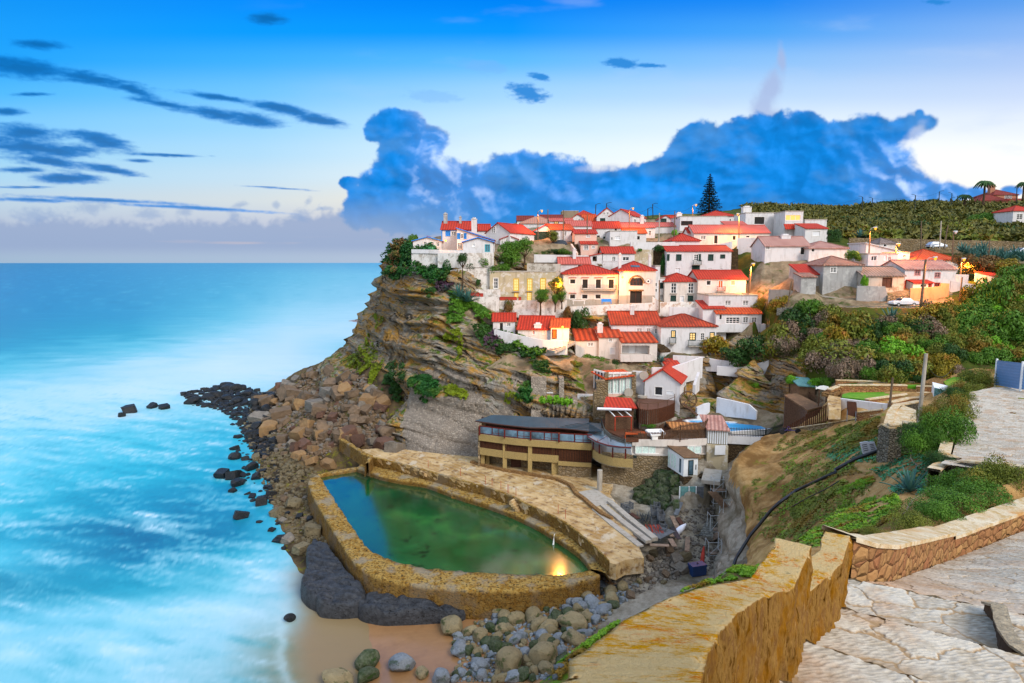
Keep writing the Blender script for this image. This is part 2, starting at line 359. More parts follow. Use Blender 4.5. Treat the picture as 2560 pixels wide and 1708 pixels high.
H('house','tall plain white lean-to slice at the right of the arched window house',2,1006,1052,950,650,132,7,0,'flat',0,'white','concrete',[(1008,812,1026,845,'d'),(1008,870,1026,900,'d')])
H('house','large white house with dark green shutters and a small central balcony',2,1300,1748,760,500,142,9,0,'g',450,'white','tile',[(1392,535,1430,595,'w'),(1430,535,1453,595,'gr'),(1533,537,1576,592,'gr'),(1652,538,1691,570,'gr'),(1375,645,1442,712,'gr'),(1522,668,1568,692,'s'),(1645,668,1669,690,'s')],balc=[(1378,1456,590,632)])
H('house','narrow left wing of the large green shuttered white house',2,1118,1302,775,500,141.2,8,0,'g',458,'white','tile',[(1220,537,1263,592,'gr'),(1130,535,1146,592,'gr'),(1211,668,1254,722,'s')])
H('house','white house with two tall barred windows and dark green shutters below',2,1098,1424,1003,795,133,8,0,'h',720,'cream','tile',[(1168,815,1216,914,'w'),(1336,815,1384,914,'w'),(1166,940,1210,988,'gr'),(1334,940,1378,988,'gr'),(1255,940,1291,1000,'s')],sills=[(1158,914,1224),(1326,914,1392)])
H('house','cream house with a small red iron balcony beside the tallest lit street lamp',2,1424,1892,985,770,132,8,0,'g',692,'cream','tile',[(1513,790,1554,836,'d'),(1630,790,1671,862,'o2'),(1752,790,1793,838,'pk'),(1505,908,1556,936,'d'),(1618,908,1676,936,'d'),(1742,908,1794,936,'d')],balc=[(1615,1688,848,890)],balmat='rust')
H('outbuilding','narrow shed with green shutters squeezed between the arched house and its neighbour',2,1052,1100,990,770,134,4,0,'flat',0,'white','concrete',[(1056,815,1092,865,'gr'),(1058,925,1088,970,'w')])
H('house','square white house with a red pyramid roof behind the large green shuttered house',2,1178,1445,450,398,151,8,0,'h',333,'white','tile',[])
H('house','white house with a red roof above the white balustrade terrace',2,496,808,625,520,143,7,0,'g',463,'white','tile',[(588,555,622,600,'w'),(692,558,754,595,'w2')])
H('porch','small open porch with a lean-to red roof left of the balustrade house',2,375,490,606,545,143,4,0,'sl',522,'white','tile',[(398,552,440,602,'open')])
H('house','narrow house, lamplight pink painted into its walls, with a red roof beside the orange stair',2,222,436,415,328,150,7,0,'g',295,'pink','tile',[(337,347,371,368,'w')])
H('house','lower front part of the narrow pink house with a white glazed door',2,282,446,532,430,147,3,0,'sf',405,'pink','tile',[(313,445,356,490,'w'),(391,450,419,475,'w')])
H('house','white house with a round wall opening and dark square windows in the middle of the upper row',2,395,672,405,275,167,8,0,'g',215,'white','tile',[(429,268,449,293,'w'),(611,268,639,303,'d'),(437,347,469,384,'d'),(500,357,523,384,'rd'),(560,350,576,405,'d')])
H('house','flat roofed plain white block with a pale roller shutter',2,566,832,462,308,160,7,0,'flat',0,'white','concrete',[(616,352,666,392,'s'),(580,365,593,392,'d')])
H('house','cottage with an orange roof and brown picket rail right of the flat white block',2,700,922,405,325,166,6,0,'g',282,'white','tileor',[(832,352,861,392,'d')])
H('house','wide white house with an orange red roof and a tall shuttered window',2,662,1008,352,268,175,8,0,'g',225,'white','tilepink',[(947,302,969,350,'w')],ch=[(900,1.0,2.4,'white')])
H('house','white gabled house on the skyline with two small upper windows',2,440,640,215,160,190,9,0,'gf',80,'white','tile',[(500,120,523,145,'w'),(535,120,556,145,'w'),(474,182,518,212,'gr')])
H('house','tall white gabled house on the skyline with a long red roof falling to the right',2,560,785,222,160,185,12,-30,'gf',92,'white','tile',[],side=[(800,185,824,222,'w'),(875,195,908,226,'w')])
H('house','small white gabled house with blue shutters behind the wooden poles',2,1062,1160,225,182,188,6,0,'gf',152,'white','tile',[(1068,185,1118,222,'gr')])
H('house','tall steep red roofed house behind the bare wooden pole',2,1120,1245,245,222,192,6,0,'g',155,'white','tile',[])
H('house','white house half hidden behind the garden wall with a long pink roof',2,940,1252,300,258,180,7,0,'g',226,'white','tilepink',[])
H('house','big plain white box house with a wide dark window below the pine',2,1250,1706,345,165,176,10,0,'flat',0,'white','concrete',[(1268,210,1373,246,'d3')],ch=[(1268,1.4,1.6,'dome')])
H('house','low glazed annex in front of the plain white box house',2,1222,1350,372,312,168,5,0,'flat',0,'white','concrete',[(1235,318,1335,345,'w2')])
H('house','far hip roofed house on the skyline right of the pine',2,1490,1800,215,155,192,9,0,'h',110,'white','tile',[(1740,185,1752,212,'d')])
H('house','long low roadside house with a pale red roof lit by the orange street lamp',2,1386,2126,432,320,157,8,0,'g',250,'cream','tilepink',[(1457,350,1504,388,'w'),(1587,348,1622,430,'d'),(1767,350,1801,395,'d'),(1899,350,1936,370,'d')])
H('house','small house with a steep dull red gable roof left of the long roadside house',2,1335,1392,360,320,160,5,0,'g',275,'white','tile',[])
H('house','modern white house with a dark recessed terrace opening below the hill',2,1892,2268,265,130,172,9,0,'flat',0,'white','concrete',[(1982,165,2080,240,'d')],ch=[(1949,2.2,2.6,'dome')])
H('house','white house with the tile roof strip behind the long roadside house',2,1700,1912,262,246,166,4,0,'sf',210,'white','tilepink',[])
# --- white modern house and the two tiled houses (region 2)
H('house','top floor of the white stepped house on the right of the village centre',2,1530,2006,1115,940,123.5,8,0,'flat',0,'white','concrete',[(1697,985,1749,1030,'w'),(1870,985,1922,1030,'w')])
H('house','middle floor of the white stepped house under an orange roof strip',2,1600,2046,1300,1110,121,3,0,'sf',1043,'white','tileor',[(1705,1150,1836,1210,'w3'),(1873,1148,1921,1204,'w'),(1957,1150,2004,1204,'w'),(1640,1120,1663,1172,'d')])
H('house','left shoulder of the white stepped house with a small steep red roof',2,1470,1690,1290,1062,122.2,5,0,'sf',985,'white','tile',[(1506,1014,1522,1062,'d')])
H('house','bottom storey of the white stepped house with two dark terrace openings and a striped awning',2,1556,2064,1430,1290,119.6,4,0,'flat',0,'white','concrete',[(1705,1290,1876,1375,'st'),(1898,1330,2030,1376,'st')],awn=(1898,2045,1288,1326),parap=(1545,2066,1210,1290))
H('house','long white house under a weathered dark red roof with a slim white chimney',2,578,1062,1400,1215,121.5,9,0,'g',1095,'white','tileold',[(830,1258,881,1290,'w'),(925,1258,965,1290,'w'),(1008,1258,1045,1310,'w')],ch=[(810,.75,1.6,'white')])
H('house','curved white house with lit windows and dark green iron balconies',2,1060,1600,1532,1235,118,9,0,'h',1122,'white','tileold',[(1172,1283,1206,1345,'lit'),(1352,1305,1403,1372,'lit'),(1456,1305,1491,1372,'w'),(1550,1300,1586,1368,'lit')],balc=[(1145,1206,1345,1400),(1330,1516,1370,1425)],balmat='greenp')
# --- striped roof house (region 4)
H('house','left wing of the pale house with a bold striped orange tile roof',4,1092,1322,605,430,117.5,7,0,'sf',320,'cream','tilestripe',[(1213,458,1266,493,'w')])
H('house','middle wing of the striped roof house with a tiny square window and a white shutter',4,1318,1546,618,402,117,6,0,'sf',305,'cream','tilestripe',[(1421,418,1448,450,'w'),(1430,508,1476,570,'s')],ch=[(1342,1.0,.8,'white')])
H('house','right wing of the striped roof house with a deep loggia over an open ground floor',4,1536,1886,722,452,114.5,7,0,'sf',352,'cream','tilestripe',[(1546,485,1816,575,'log'),(1590,640,1641,682,'d'),(1720,640,1751,716,'s')],parap=(1524,1832,572,636))
H('house','white water mill house with a red roof and a wide window by the wooden deck',4,1765,2112,1030,830,104.5,8,-22,'gf',722,'white','tile',[(1868,888,1942,976,'w1'),(1978,925,2056,972,'pl')],side=[(2147,895,2168,982,'w1')])
H('house','little red roofed store behind the mill house',4,1975,2120,710,682,110.5,4,0,'sf',645,'white','tile',[(1985,684,2025,702,'d')])
# --- right group (region 3)
H('house','tall narrow white house with a lit orange upper window',3,0,176,690,428,164,7,0,'flat',0,'white','concrete',[(15,460,160,514,'lit2')],strip=(0,166,548,598))
H('house','white house with a red roof strip and roller shutter beside the hill',3,203,422,720,592,157,6,0,'sf',546,'white','tile',[(280,620,352,668,'s')])
H('house','flat roofed white box behind the roller shutter house',3,203,415,600,510,164,6,0,'flat',0,'white','concrete',[])
H('house','long white house with faded pink tiles and a fat white chimney',3,-190,246,900,762,139,8,0,'g',675,'white','tilefade',[(163,775,203,850,'d'),(-175,760,-140,800,'w')],ch=[(65,2.0,.3,'white')])
H('house','white house with faded pink hipped tiles and one small dark window',3,240,620,895,785,137,8,0,'h',722,'white','tilefade',[(270,790,299,822,'d')])
H('house','grey rendered stone house with a mottled pyramid roof and a white crack repair',3,375,752,1215,950,117,9,0,'h',868,'grey','tilemix',[(457,975,511,1026,'w')])
H('outbuilding','small block annex with patchwork red roof panels left of the grey house',3,160,390,1090,1040,118.5,5,0,'sf',945,'grey','tile',[])
H('outbuilding','little grey lean-to with brown tiles in front of the patchwork annex',3,162,310,1198,1066,115.5,3,0,'sf',1030,'grey','tilemix',[])
H('outbuilding','ruined house with a grey lichen roof and a weathered brown gate',3,770,1170,1170,1055,115,8,0,'g',970,'ruin','tilegrey',[(970,1080,1051,1166,'br')])
H('house','white house with pink framed windows and faded pink tiles above the orange wall',3,1172,1672,1190,990,116.5,9,0,'g',908,'white','tilefade',[(1285,1003,1331,1050,'pk2'),(1480,1027,1526,1076,'pk2'),(1188,1108,1239,1178,'rd2'),(1478,1128,1521,1184,'rd2')])
H('porch','small tiled front porch of the pink window house',3,1262,1456,1184,1124,114.5,2.5,0,'sf',1090,'white','tile',[(1335,1140,1396,1170,'d'),(1418,1140,1440,1174,'rd2')])
H('house','white house with a striped orange hipped roof between two lit lamps',3,1288,1700,1000,896,125,9,0,'h',803,'white','tileor',[(1549,938,1611,975,'w2')])
H('house','small flat roofed white house with louvred shutters and a hammock yard',3,818,1110,968,846,126,7,0,'flat',0,'white','concrete',[(855,862,906,910,'w2'),(980,855,1006,906,'s'),(1020,868,1048,910,'w'),(998,946,1024,966,'d')])
H('house','long plain pink lit white wall house stepping down by the lit lamp',3,800,1120,850,735,135,7,0,'sr',812,'white','white',[])
H('house','little house with a grey hipped roof under the stone road wall',3,935,1096,810,738,141,6,0,'h',690,'cream','tilegrey',[(978,746,1004,772,'d')])
H('outbuilding','small white flat annex with a square window left of the striped hipped roof',3,1100,1228,905,833,127,5,0,'flat',0,'white','concrete',[(1166,853,1194,882,'w')])
H('shed','open fronted roadside shed with a long red tin roof at the right',3,2100,2420,1140,1072,112,6,0,'sf',1028,'white','tile',[(2175,1078,2320,1136,'open')])
H('house','white farmhouse at the right edge of the hill with a red roof',3,2232,2480,575,418,190,8,0,'h',372,'white','tile',[(2282,452,2333,504,'w')])
H('house','brown hipped villa on the hilltop with a row of windows and a chimney',3,2040,2285,345,262,262,11,0,'h',215,'brick','tiledk',[(2165,270,2182,310,'w'),(2188,270,2205,310,'w'),(2210,270,2227,310,'w')],ch=[(2102,2.0,2.6,'brick')])
H('house','low front wing of the hilltop villa with a spreading red roof',3,1915,2190,362,318,256,8,0,'h',265,'brick','tiledk',[])
H('house','low red roofed wing right of the hilltop villa',3,2190,2420,362,336,258,8,0,'g',305,'brick','tiledk',[])
# ------ terrain as a TIN with breaklines, sampled on a fan of rings
def zeq(z):return('z',z)
def pt(e):
 if e[0]=='p':q=G(e[1],e[2],e[3]);return Vector((q.x,q.y,e[4]))
 if len(e)==4 and e[2]=='z':return G(e[0],e[1],e[3])
 if len(e)==4 and e[0]=='w':return Vector(e[1:])
 return P(*e)
LINES=[[('w',-260,60,-6),('w',-260,330,-6),('w',-150,420,-6),('w',40,470,-6)],[('w',-120,8,-3),('w',-60,40,-2.2),(400,1640,'z',-2),(460,1500,'z',-2.2),(560,1380,'z',-2.5),(560,1250,'z',-2.5),(530,1130,'z',-2.5),(540,1020,'z',-3),(600,970,'z',-3),(680,930,'z',-4),('w',-90,262,-4),('w',-60,330,-5)],[('w',-16,20,.0),(900,1706,'z',.0),(930,1640,'z',.0),(925,1560,'z',.0),(850,1500,'z',.02),(760,1420,'z',.1),(735,1350,'z',.3),(705,1280,'z',.3),(690,1210,'z',.3),(650,1140,'z',.3),(632,1075,'z',.3),(638,1015,'z',.3),(668,982,'z',.5),(702,962,'z',.6),('w',-71,215,.3),('w',-52,240,.3),('w',-36,290,1)],[(722,948,188),(745,925,183),(800,908,173),(860,868,161),(905,836,152)],[('w',-48,205,3),('w',-38,188,12),('w',-30,176,30)],[(650,1040,158),(690,1000,168),(740,960,172),(800,930,165),(860,890,155),(912,858,148)],[(700,1100,'z',1.6),(740,1040,'z',4.5),(800,985,146),(870,940,141),(935,900,137),(985,930,131),(1000,1000,124)],[(720,1190,'z',1.2),(770,1140,'z',3.0),(830,1110,'z',4.2),(900,1100,'z',5.0),(960,1095,'z',5.6),(1000,1122,'z',5.0)],[(1002,1128,'z',4.3),(1060,1140,'z',4.2),(1130,1145,'z',4.2),(1192,1150,'z',4.2),('w',2,106.3,4.2),('w',8,105.2,4.2),('w',12.2,104.2,4.2),('w',16,101,4.2),('w',21,98,4.2)],[(1006,1030,118.0),(1060,1030,115.5),(1130,1030,113),(1190,1030,111.5),(1260,1030,109.7),(1340,1030,108.6),(1400,1028,107.6),(1470,1000,106.4),(1500,1010,105)],[(1000,930,124),(1060,930,118.5),(1130,930,115.6),(1190,930,113.6),(1260,930,112),(1340,930,111),(1420,930,110)],[(905,836,150),(935,850,143),(970,840,134),(1020,835,128),(1080,830,122.5),(1140,835,119.2),(1200,852,117.2),(1260,888,115.8),(1310,902,114.5),(1352,885,114)],[(927,788,149),(950,780,143),(985,760,137),(1030,750,131),(1080,740,128),(1130,760,125),(1180,800,122),(1232,838,119.5),(1300,862,117.6),(1365,880,116.2)],[(945,738,147.5),(968,715,143),(1000,700,139),(1040,696,134),(1075,700,131),(1110,722,129),(1180,758,127.5),(1240,772,126.5),(1300,776,127)],[(966,660,147),(972,628,145),(1000,630,142),(1040,634,138.5),(1090,634,136.5),(1232,634,134.5)],[(990,608,155),(1020,600,162),(1100,590,168)],[(1100,668,134),(1180,668,133.6),(1240,690,133)],[(1300,760,131),(1400,765,131),(1540,765,130),(1640,765,134.5),(1760,755,134.5),(1900,745,132)],[(1345,822,125),(1420,818,124),(1500,800,125)],[(1390,897,115),(1440,890,115.5),(1560,897,115),(1640,900,114),(1700,893,115.5),(1770,893,116.5),(1900,870,117.5)],[(1390,1000,107),(1480,1000,105.6),(1570,1000,104.4),(1640,1002,103.4),(1735,1000,103)],[(1500,635,146),(1580,640,146),(1660,640,147),(1840,680,143),(1880,655,145),(1960,655,144)],[(1400,600,165),(1580,607,160),(1700,600,160),(1840,600,160),(1960,605,160)],[(1360,560,190),(1500,552,195),(1700,550,200),(1860,545,200)],[(1280,556,208),(1400,543,222),(1600,540,232),(1760,536,235),(1850,520,240)],[(1860,528,262),(1960,521,262),(2075,520,262),(2140,517,262),(2200,511,262),(2345,508,264),(2460,512,262),(2700,505,262)],[('w',-30,300,40),('w',40,330,44),('w',100,330,48),('w',260,340,50),('w',330,260,60)],[('w',20,420,20),('w',160,430,30),('w',360,420,40)],[(2060,570,172),(2150,590,164),(2250,597,160),(2400,603,160),(2530,612,160),(2700,615,158)],[(2060,600,163),(2150,618,158),(2290,625,156),(2400,630,152),(2530,632,148),(2700,640,144)],[(2100,660,140),(2290,640,145),(2400,670,136),(2500,690,128),(2700,690,124)],[(2050,668,139),(2130,690,128),(2200,712,119),(2320,722,118),(2400,700,122)],[(1905,742,124),(1960,763,114.5),(2050,766,111.5),(2150,768,109.5),(2260,768,108),(2350,766,106.6),(2430,750,106),(2560,735,107),(2700,730,107)],[(1980,735,119),(2060,742,116),(2150,745,114),(2250,725,115.5),(2380,728,115),(2480,725,114),(2700,715,114)],[(1890,800,118),(1960,790,111.5),(2050,792,108.5),(2150,795,106.5),(2260,792,105),(2350,790,104),(2400,770,104.5)],[(1880,895,107),(1960,893,103),(2030,900,98),(2090,935,91),(2130,953,88.5),(2260,955,87),(2350,950,86),(2400,920,88),(2480,916,90),(2600,905,90)],[(2100,962,87.4),(2130,963,86.4),(2270,964,85.4),(2360,966,83)],[(2105,984,83),(2200,981,83),(2290,978,83.5),(2330,976,83.5)],[(2100,1002,79.5),(2220,1012,76),(2300,996,77),(2340,985,78)],[(1740,905,113),(1770,885,112.5),(1850,890,110),(1910,905,107),(1990,935,101)],[(1740,990,104.2),(1790,998,102.6),(1860,1008,101),(1930,1030,98)],[(1700,1060,'z',12.0),(1800,1022,'z',12.1),(1900,1038,'z',12.1),(1965,1062,'z',12.1),(2000,1040,'z',15.5),(2060,1020,'z',18.5)],[('w',17.5,99.5,11.8),('w',22,96.0,11.8),('w',34,91.5,11.8),('w',41,88.5,12.6)],[('w',25.5,92.0,8.6),('w',33,90.4,8.6)],[(1960,1082,84.5),(2060,1062,80),(2150,1048,74),(2202,1034,70),(2230,1010,69)],[(1905,1088,83.5),(1872,1110,80),(1846,1140,77),(1850,1180,74),(1880,1230,69),(1890,1300,63),(1900,1360,55)],[(1862,1120,'z',10.2),(1815,1142,'z',9.2),(1795,1180,'z',7.5),(1790,1240,'z',6.2),(1792,1320,'z',3.6),(1788,1400,'z',2.4),(1790,1470,'z',1.6)],[(1500,1230,'z',4.2),(1540,1250,'z',4.2),(1580,1265,'z',4.1),(1625,1275,'z',4.2)],[(1712,1165,'z',9.3),(1790,1150,'z',9.2)],[('w',18.5,90.3,4.2),('w',21.6,87,4.4),('w',22.4,84.5,4.6),('w',22.4,82.5,5.2)],[(1712,1215,'z',8.8),(1770,1210,'z',8.0)],[(1690,1250,'z',7.2),(1750,1240,'z',7.2)],[(1600,1270,'z',4.0),(1640,1340,'z',3.4),(1700,1380,'z',3.0),(1740,1420,'z',2.4)],[(935,1148,'z',4.0),(1075,1178,'z',4.1),(1215,1213,'z',4.1),(1350,1272,'z',4.1),(1450,1335,'z',4.1),(1570,1408,'z',4.0)],[('p',895,1182,3,-.6),('p',955,1203,3,-.6),('p',1061,1221,3,-.6),('p',1142,1252,3,-.6),('p',1210,1272,3,-.6),('p',1347,1330,3,-.6),('p',1415,1374,3,-.6),('p',1470,1432,3,-.6)],[(780,1200,'z',.8),(860,1390,'z',.6),(900,1440,'z',.5),(1010,1495,'z',.4),(1180,1518,'z',.4),(1330,1516,'z',.8),(1450,1500,'z',1.4),(1560,1470,'z',2.0),(1640,1440,'z',2.4)],[(850,1200,'z',-.5),(900,1300,'z',-.5),(1000,1400,'z',-.5),(1200,1430,'z',-.5),(1400,1450,'z',-.5)],[(1010,1700,'z',.25),(1030,1600,'z',.25),(1100,1560,'z',.32),(1250,1560,'z',.6),(1400,1540,'z',1.1),(1500,1520,'z',1.6)],[('w',-20,30,.5),(1100,1706,'z',.5),(1200,1690,'z',.8),(1300,1680,'z',1.1),(1420,1600,'z',1.6),(1560,1540,'z',2.2),(1700,1500,'z',2.5)],[('w',-9,1.5,28),('w',-3.2,5.5,31.5),(1378,1712,8.6),(1430,1648,9.6),(1490,1592,10.6),(1560,1548,11.6),(1660,1500,13),(1760,1458,14.4),(1850,1428,16),(1905,1410,18)],[('w',-16,10,18),('w',-7,17,19),('w',1.5,25,19),('w',7,30,18),('w',14,36,17.5),('w',19.5,42,17.0)],[('w',-20,22,4),('w',-6,34,3.5),('w',4,44,3.5),('w',13,54,3.5),('w',20,64,3.5)],[(1950,1385,24),(2000,1375,22),(2060,1350,21),(2160,1325,20.5),(2300,1285,21.5),(2420,1250,22),(2600,1190,23)],[(1950,1330,41),(2000,1330,35),(2100,1280,33),(2200,1250,32),(2300,1245,29),(2345,1240,29)],[(1950,1250,60),(2000,1240,54),(2100,1200,50),(2195,1195,47),(2290,1170,42),(2350,1150,39)],[(1925,1150,76),(2000,1150,71),(2100,1130,63),(2190,1100,58),(2290,1082,57)],[('w',2.2,1.2,34.2),('w',3.4,5.0,33.4),('w',5.0,8.5,32.2),('w',6.3,11.5,31.2),('w',9.5,14.5,30.3),('w',13.8,18.8,28.9),('w',18,22,28.6)],[('w',5.5,1.0,34.2),('w',7.5,8,32.2),('w',12,10,31),('w',22,14,29)],[('w',24,8,29),('w',40,14,28),('w',60,40,27)],[(2365,1200,34.5),(2410,1140,36.5),(2425,1080,44),(2440,990,56),(2490,975,59),(2700,990,58)],[(2560,1180,31),(2700,1150,34)],[(2310,1040,66),(2330,1000,72),(2400,950,72),(2480,940,72),(2700,930,74)],[('w',120,60,32),('w',140,110,42),('w',190,170,60)],]
def house_geo(a):
 name,label,r,x0,x1,yb,ye,Y,dep,ang,roof,yr=a[:12]
 A=P(*zp(r,x0,yb),Y);c,s=math.cos(R_(ang)),math.sin(R_(ang))
 q=zp(r,x1,yb);d=ray(*q)
 k=d[0]/d[1]
 t=(k*A.y-A.x)/(c-k*s)
 e=ray(*zp(r,x0,ye));h=EYE+Y*e[2]/e[1]-A.z
 return A,c,s,t,h
def build_tin():
 vs=[];zs=[];ed=[]
 for L in LINES:
  n=len(vs)
  for e in L:
   p=pt(e);vs.append(Vector((p.x,p.y)));zs.append(p.z)
  ed+=[(n+i,n+i+1)for i in range(len(L)-1)]
 for a,k in HS:
  A,c,s,t,h=house_geo(a)
  for(u,v,dz)in((0,.6,-.35),(t,.6,-.35),(0,a[8]-.3,.25),(t,a[8]-.3,.25)):
   vs.append(Vector((A.x+u*c-v*s,A.y+u*s+v*c)));zs.append(A.z+dz)
 res=delaunay_2d_cdt(vs,ed,[],0,1e-3,True)
 ov,oe,of,origv=res[0],res[1],res[2],res[3]
 V0=np.array([[v.x,v.y]for v in vs]);Z0=np.array(zs);Z=np.zeros(len(ov))
 for i,v in enumerate(ov):
  if origv[i]:Z[i]=np.mean([Z0[j]for j in origv[i]])
  else:
   d=np.hypot(V0[:,0]-v.x,V0[:,1]-v.y);j=np.argsort(d)[:2];w=1/(d[j]+1e-6);Z[i]=(Z0[j]*w).sum()/w.sum()
 return np.array([[v.x,v.y]for v in ov]),Z,[tuple(f)for f in of]
TV,TZ,TF=build_tin()
NA=760
AZ=np.linspace(R_(-45),R_(46),NA);RR=np.concatenate([1.6*(102/1.6)**np.linspace(0,1,430),np.linspace(102,152,330)[1:],152*(430/152)**np.linspace(0,1,120)[1:]]);NR=len(RR)
def rasterise():
 Z=np.full((NR,NA),np.nan)
 gx=np.sin(AZ)[None,:]*RR[:,None];gy=np.cos(AZ)[None,:]*RR[:,None]
 for f in TF:
  p=TV[list(f[:3])];z=TZ[list(f[:3])]
  az=np.arctan2(p[:,0],p[:,1]);r=np.hypot(p[:,0],p[:,1])
  tt=np.linspace(0,1,12)[:,None]
  E=np.concatenate([p[i]*(1-tt)+p[(i+1)%3]*tt for i in range(3)]);re=np.hypot(E[:,0],E[:,1]);ae=np.arctan2(E[:,0],E[:,1])
  i0,i1=np.searchsorted(RR,[re.min()*.985,re.max()*1.01]);j0,j1=np.searchsorted(AZ,[ae.min()-.01,ae.max()+.01])
  if i0>=i1 or j0>=j1:continue
  X=gx[i0:i1,j0:j1];Yy=gy[i0:i1,j0:j1]
  d=(p[1,1]-p[2,1])*(p[0,0]-p[2,0])+(p[2,0]-p[1,0])*(p[0,1]-p[2,1])
  if abs(d)<1e-9:continue
  a=((p[1,1]-p[2,1])*(X-p[2,0])+(p[2,0]-p[1,0])*(Yy-p[2,1]))/d
  b=((p[2,1]-p[0,1])*(X-p[2,0])+(p[0,0]-p[2,0])*(Yy-p[2,1]))/d
  c=1-a-b;m=(a>-1e-6)&(b>-1e-6)&(c>-1e-6)
  sub=Z[i0:i1,j0:j1];sub[m]=(a*z[0]+b*z[1]+c*z[2])[m]
 bad=np.isnan(Z)
 for i in range(NR):
  g=~bad[i]
  if g.any():Z[i]=np.interp(np.arange(NA),np.where(g)[0],Z[i][g])
 for i in range(NR):
  if np.isnan(Z[i]).any():Z[i]=33
 for _ in range(2):
  Zp=np.pad(Z,1,mode='edge');Z=(Zp[1:-1,1:-1]*4+Zp[:-2,1:-1]+Zp[2:,1:-1]+Zp[1:-1,:-2]+Zp[1:-1,2:])/8
 return gx,gy,Z
GX,GY,GZ=rasterise()
# ------ materials
def render_wall(name,c,dirt='#8f8577',amt=.35,patch=None,rough=.9):
 t=NT(name,rough,.15);v=t.vec(geo=True)
 streak=t.noise(1.0,5,.65,t.vec(geo=True,scale=(1.6,1.6,.35)));big=t.noise(.35,6,.7,v);fine=t.noise(5,4,.6,v)
 c1=t.mix(t.ramp(streak,(.50,0.0),(.78,1.0)),c,dirt);a=t.mix(amt,c,c1)
 b=t.mix(t.math('MULTIPLY',t.ramp(big,(.55,0.0),(.7,1.0)),amt*.6),a,dirt)
 if patch:b=t.mix(t.ramp(t.noise(.8,6,.7,v),(.52,0.0),(.58,1.0)),b,patch)
 b=t.mix(t.math('MULTIPLY',fine,.10),b,(0.2,.19,.17));t.col(b);t.bump(t.noise(3,5,.6,v),.35,.06);M[name]=t.m
render_wall('white',(.68,.67,.67),amt=.55);render_wall('cream',(.68,.62,.56),amt=.55);render_wall('pink',(.74,.50,.40),amt=.3)  # pink puts the warm tint of lamplight into the wall colour
render_wall('tan',(.50,.42,.27),'#7d7058',.6,(.62,.58,.5));render_wall('grey',(.36,.36,.35),'#6c6a64',.7,(.45,.45,.43));render_wall('ruin',(.5,.46,.4),'#6d6252',.7,(.28,.24,.19))
render_wall('concrete',(.42,.38,.32),'#6e6350',.7);render_wall('orangewall',(.62,.33,.17),'#8a5a38',.6);render_wall('brown',(.28,.22,.15),'#4a3d2c',.5);render_wall('brick',(.38,.17,.10),'#7a4a36',.4)
render_wall('oldwhite',(.74,.71,.66),'#7a7062',.8,(.45,.40,.34));render_wall('peelwhite',(.80,.76,.70),'#8a7a66',.5,(.55,.38,.27))
def tilemat(name,base,alt,dark,per=.55,mott=.5,sw=1.0,bstr=.8):
 t=NT(name,.75,.25);uv=t.tc.outputs['UV']
 v=t.n('ShaderNodeMapping');v.inputs['Scale'].default_value=(1/per,1/per,1);t.l(uv,v.inputs[0]);v=v.outputs[0]
 sep=t.n('ShaderNodeSeparateXYZ');t.l(v,sep.inputs[0])
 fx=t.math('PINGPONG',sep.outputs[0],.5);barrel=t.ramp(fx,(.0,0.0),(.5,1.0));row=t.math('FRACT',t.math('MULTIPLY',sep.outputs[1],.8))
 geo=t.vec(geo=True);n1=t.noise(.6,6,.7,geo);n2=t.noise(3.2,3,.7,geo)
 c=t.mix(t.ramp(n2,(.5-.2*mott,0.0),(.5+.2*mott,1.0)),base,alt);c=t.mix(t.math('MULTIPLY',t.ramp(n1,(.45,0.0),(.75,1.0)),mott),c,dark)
 c=t.mix(t.math('MULTIPLY',t.math('SUBTRACT',1.0,barrel),.8*sw),c,t.mix(.8,c,tuple(lin(dark)*.6)))  # shade in the valleys between tile barrels is painted into the colour
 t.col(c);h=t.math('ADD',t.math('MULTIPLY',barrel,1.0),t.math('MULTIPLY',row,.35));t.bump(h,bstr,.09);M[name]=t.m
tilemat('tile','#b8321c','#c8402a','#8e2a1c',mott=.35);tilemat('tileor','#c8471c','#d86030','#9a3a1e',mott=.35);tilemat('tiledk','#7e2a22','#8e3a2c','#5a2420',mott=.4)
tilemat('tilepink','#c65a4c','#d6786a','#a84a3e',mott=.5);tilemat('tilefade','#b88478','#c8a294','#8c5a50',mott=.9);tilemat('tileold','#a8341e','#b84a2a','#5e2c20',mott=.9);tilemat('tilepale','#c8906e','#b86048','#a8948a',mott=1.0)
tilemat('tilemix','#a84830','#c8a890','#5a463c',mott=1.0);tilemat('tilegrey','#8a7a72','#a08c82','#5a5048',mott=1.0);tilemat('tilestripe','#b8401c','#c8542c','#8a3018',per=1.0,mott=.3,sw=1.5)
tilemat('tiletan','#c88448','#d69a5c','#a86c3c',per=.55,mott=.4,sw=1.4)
plain('glass',(.025,.03,.035),.12,.6,var=.5,vs=1.5);plain('glassblue',(.05,.10,.14),.1,.7,var=.8,vs=.6);plain('glasssky',(.13,.22,.30),.12,.7,var=.8,vs=.5);plain('dark',(.02,.018,.016),.8);plain('frame',(.78,.77,.74),.6)  # pale restaurant glass has the reflected sky painted into its colour
plain('greenp','#12372f',.6,var=.15);plain('bluep','#2f86d8',.6,var=.1);plain('tealp','#2f9aa8',.6,var=.1);plain('yellowp','#d8b23a',.6);plain('brownp','#4a2c20',.7,var=.3);plain('orangep','#c8641e',.7,var=.3);plain('redp','#a8382a',.7,var=.2);plain('pinkp','#c8908a',.7)
plain('shutter',(.70,.72,.74),.6,var=.06);plain('iron','#1e2a28',.5,.4,metal=0);plain('rust','#a03a22',.7,var=.3);plain('ironred','#5e1812',.5,var=.2);plain('pole','#6a5a48',.85,var=.3,bump=.4);plain('steel',(.42,.45,.46),.5,.5,var=.2)
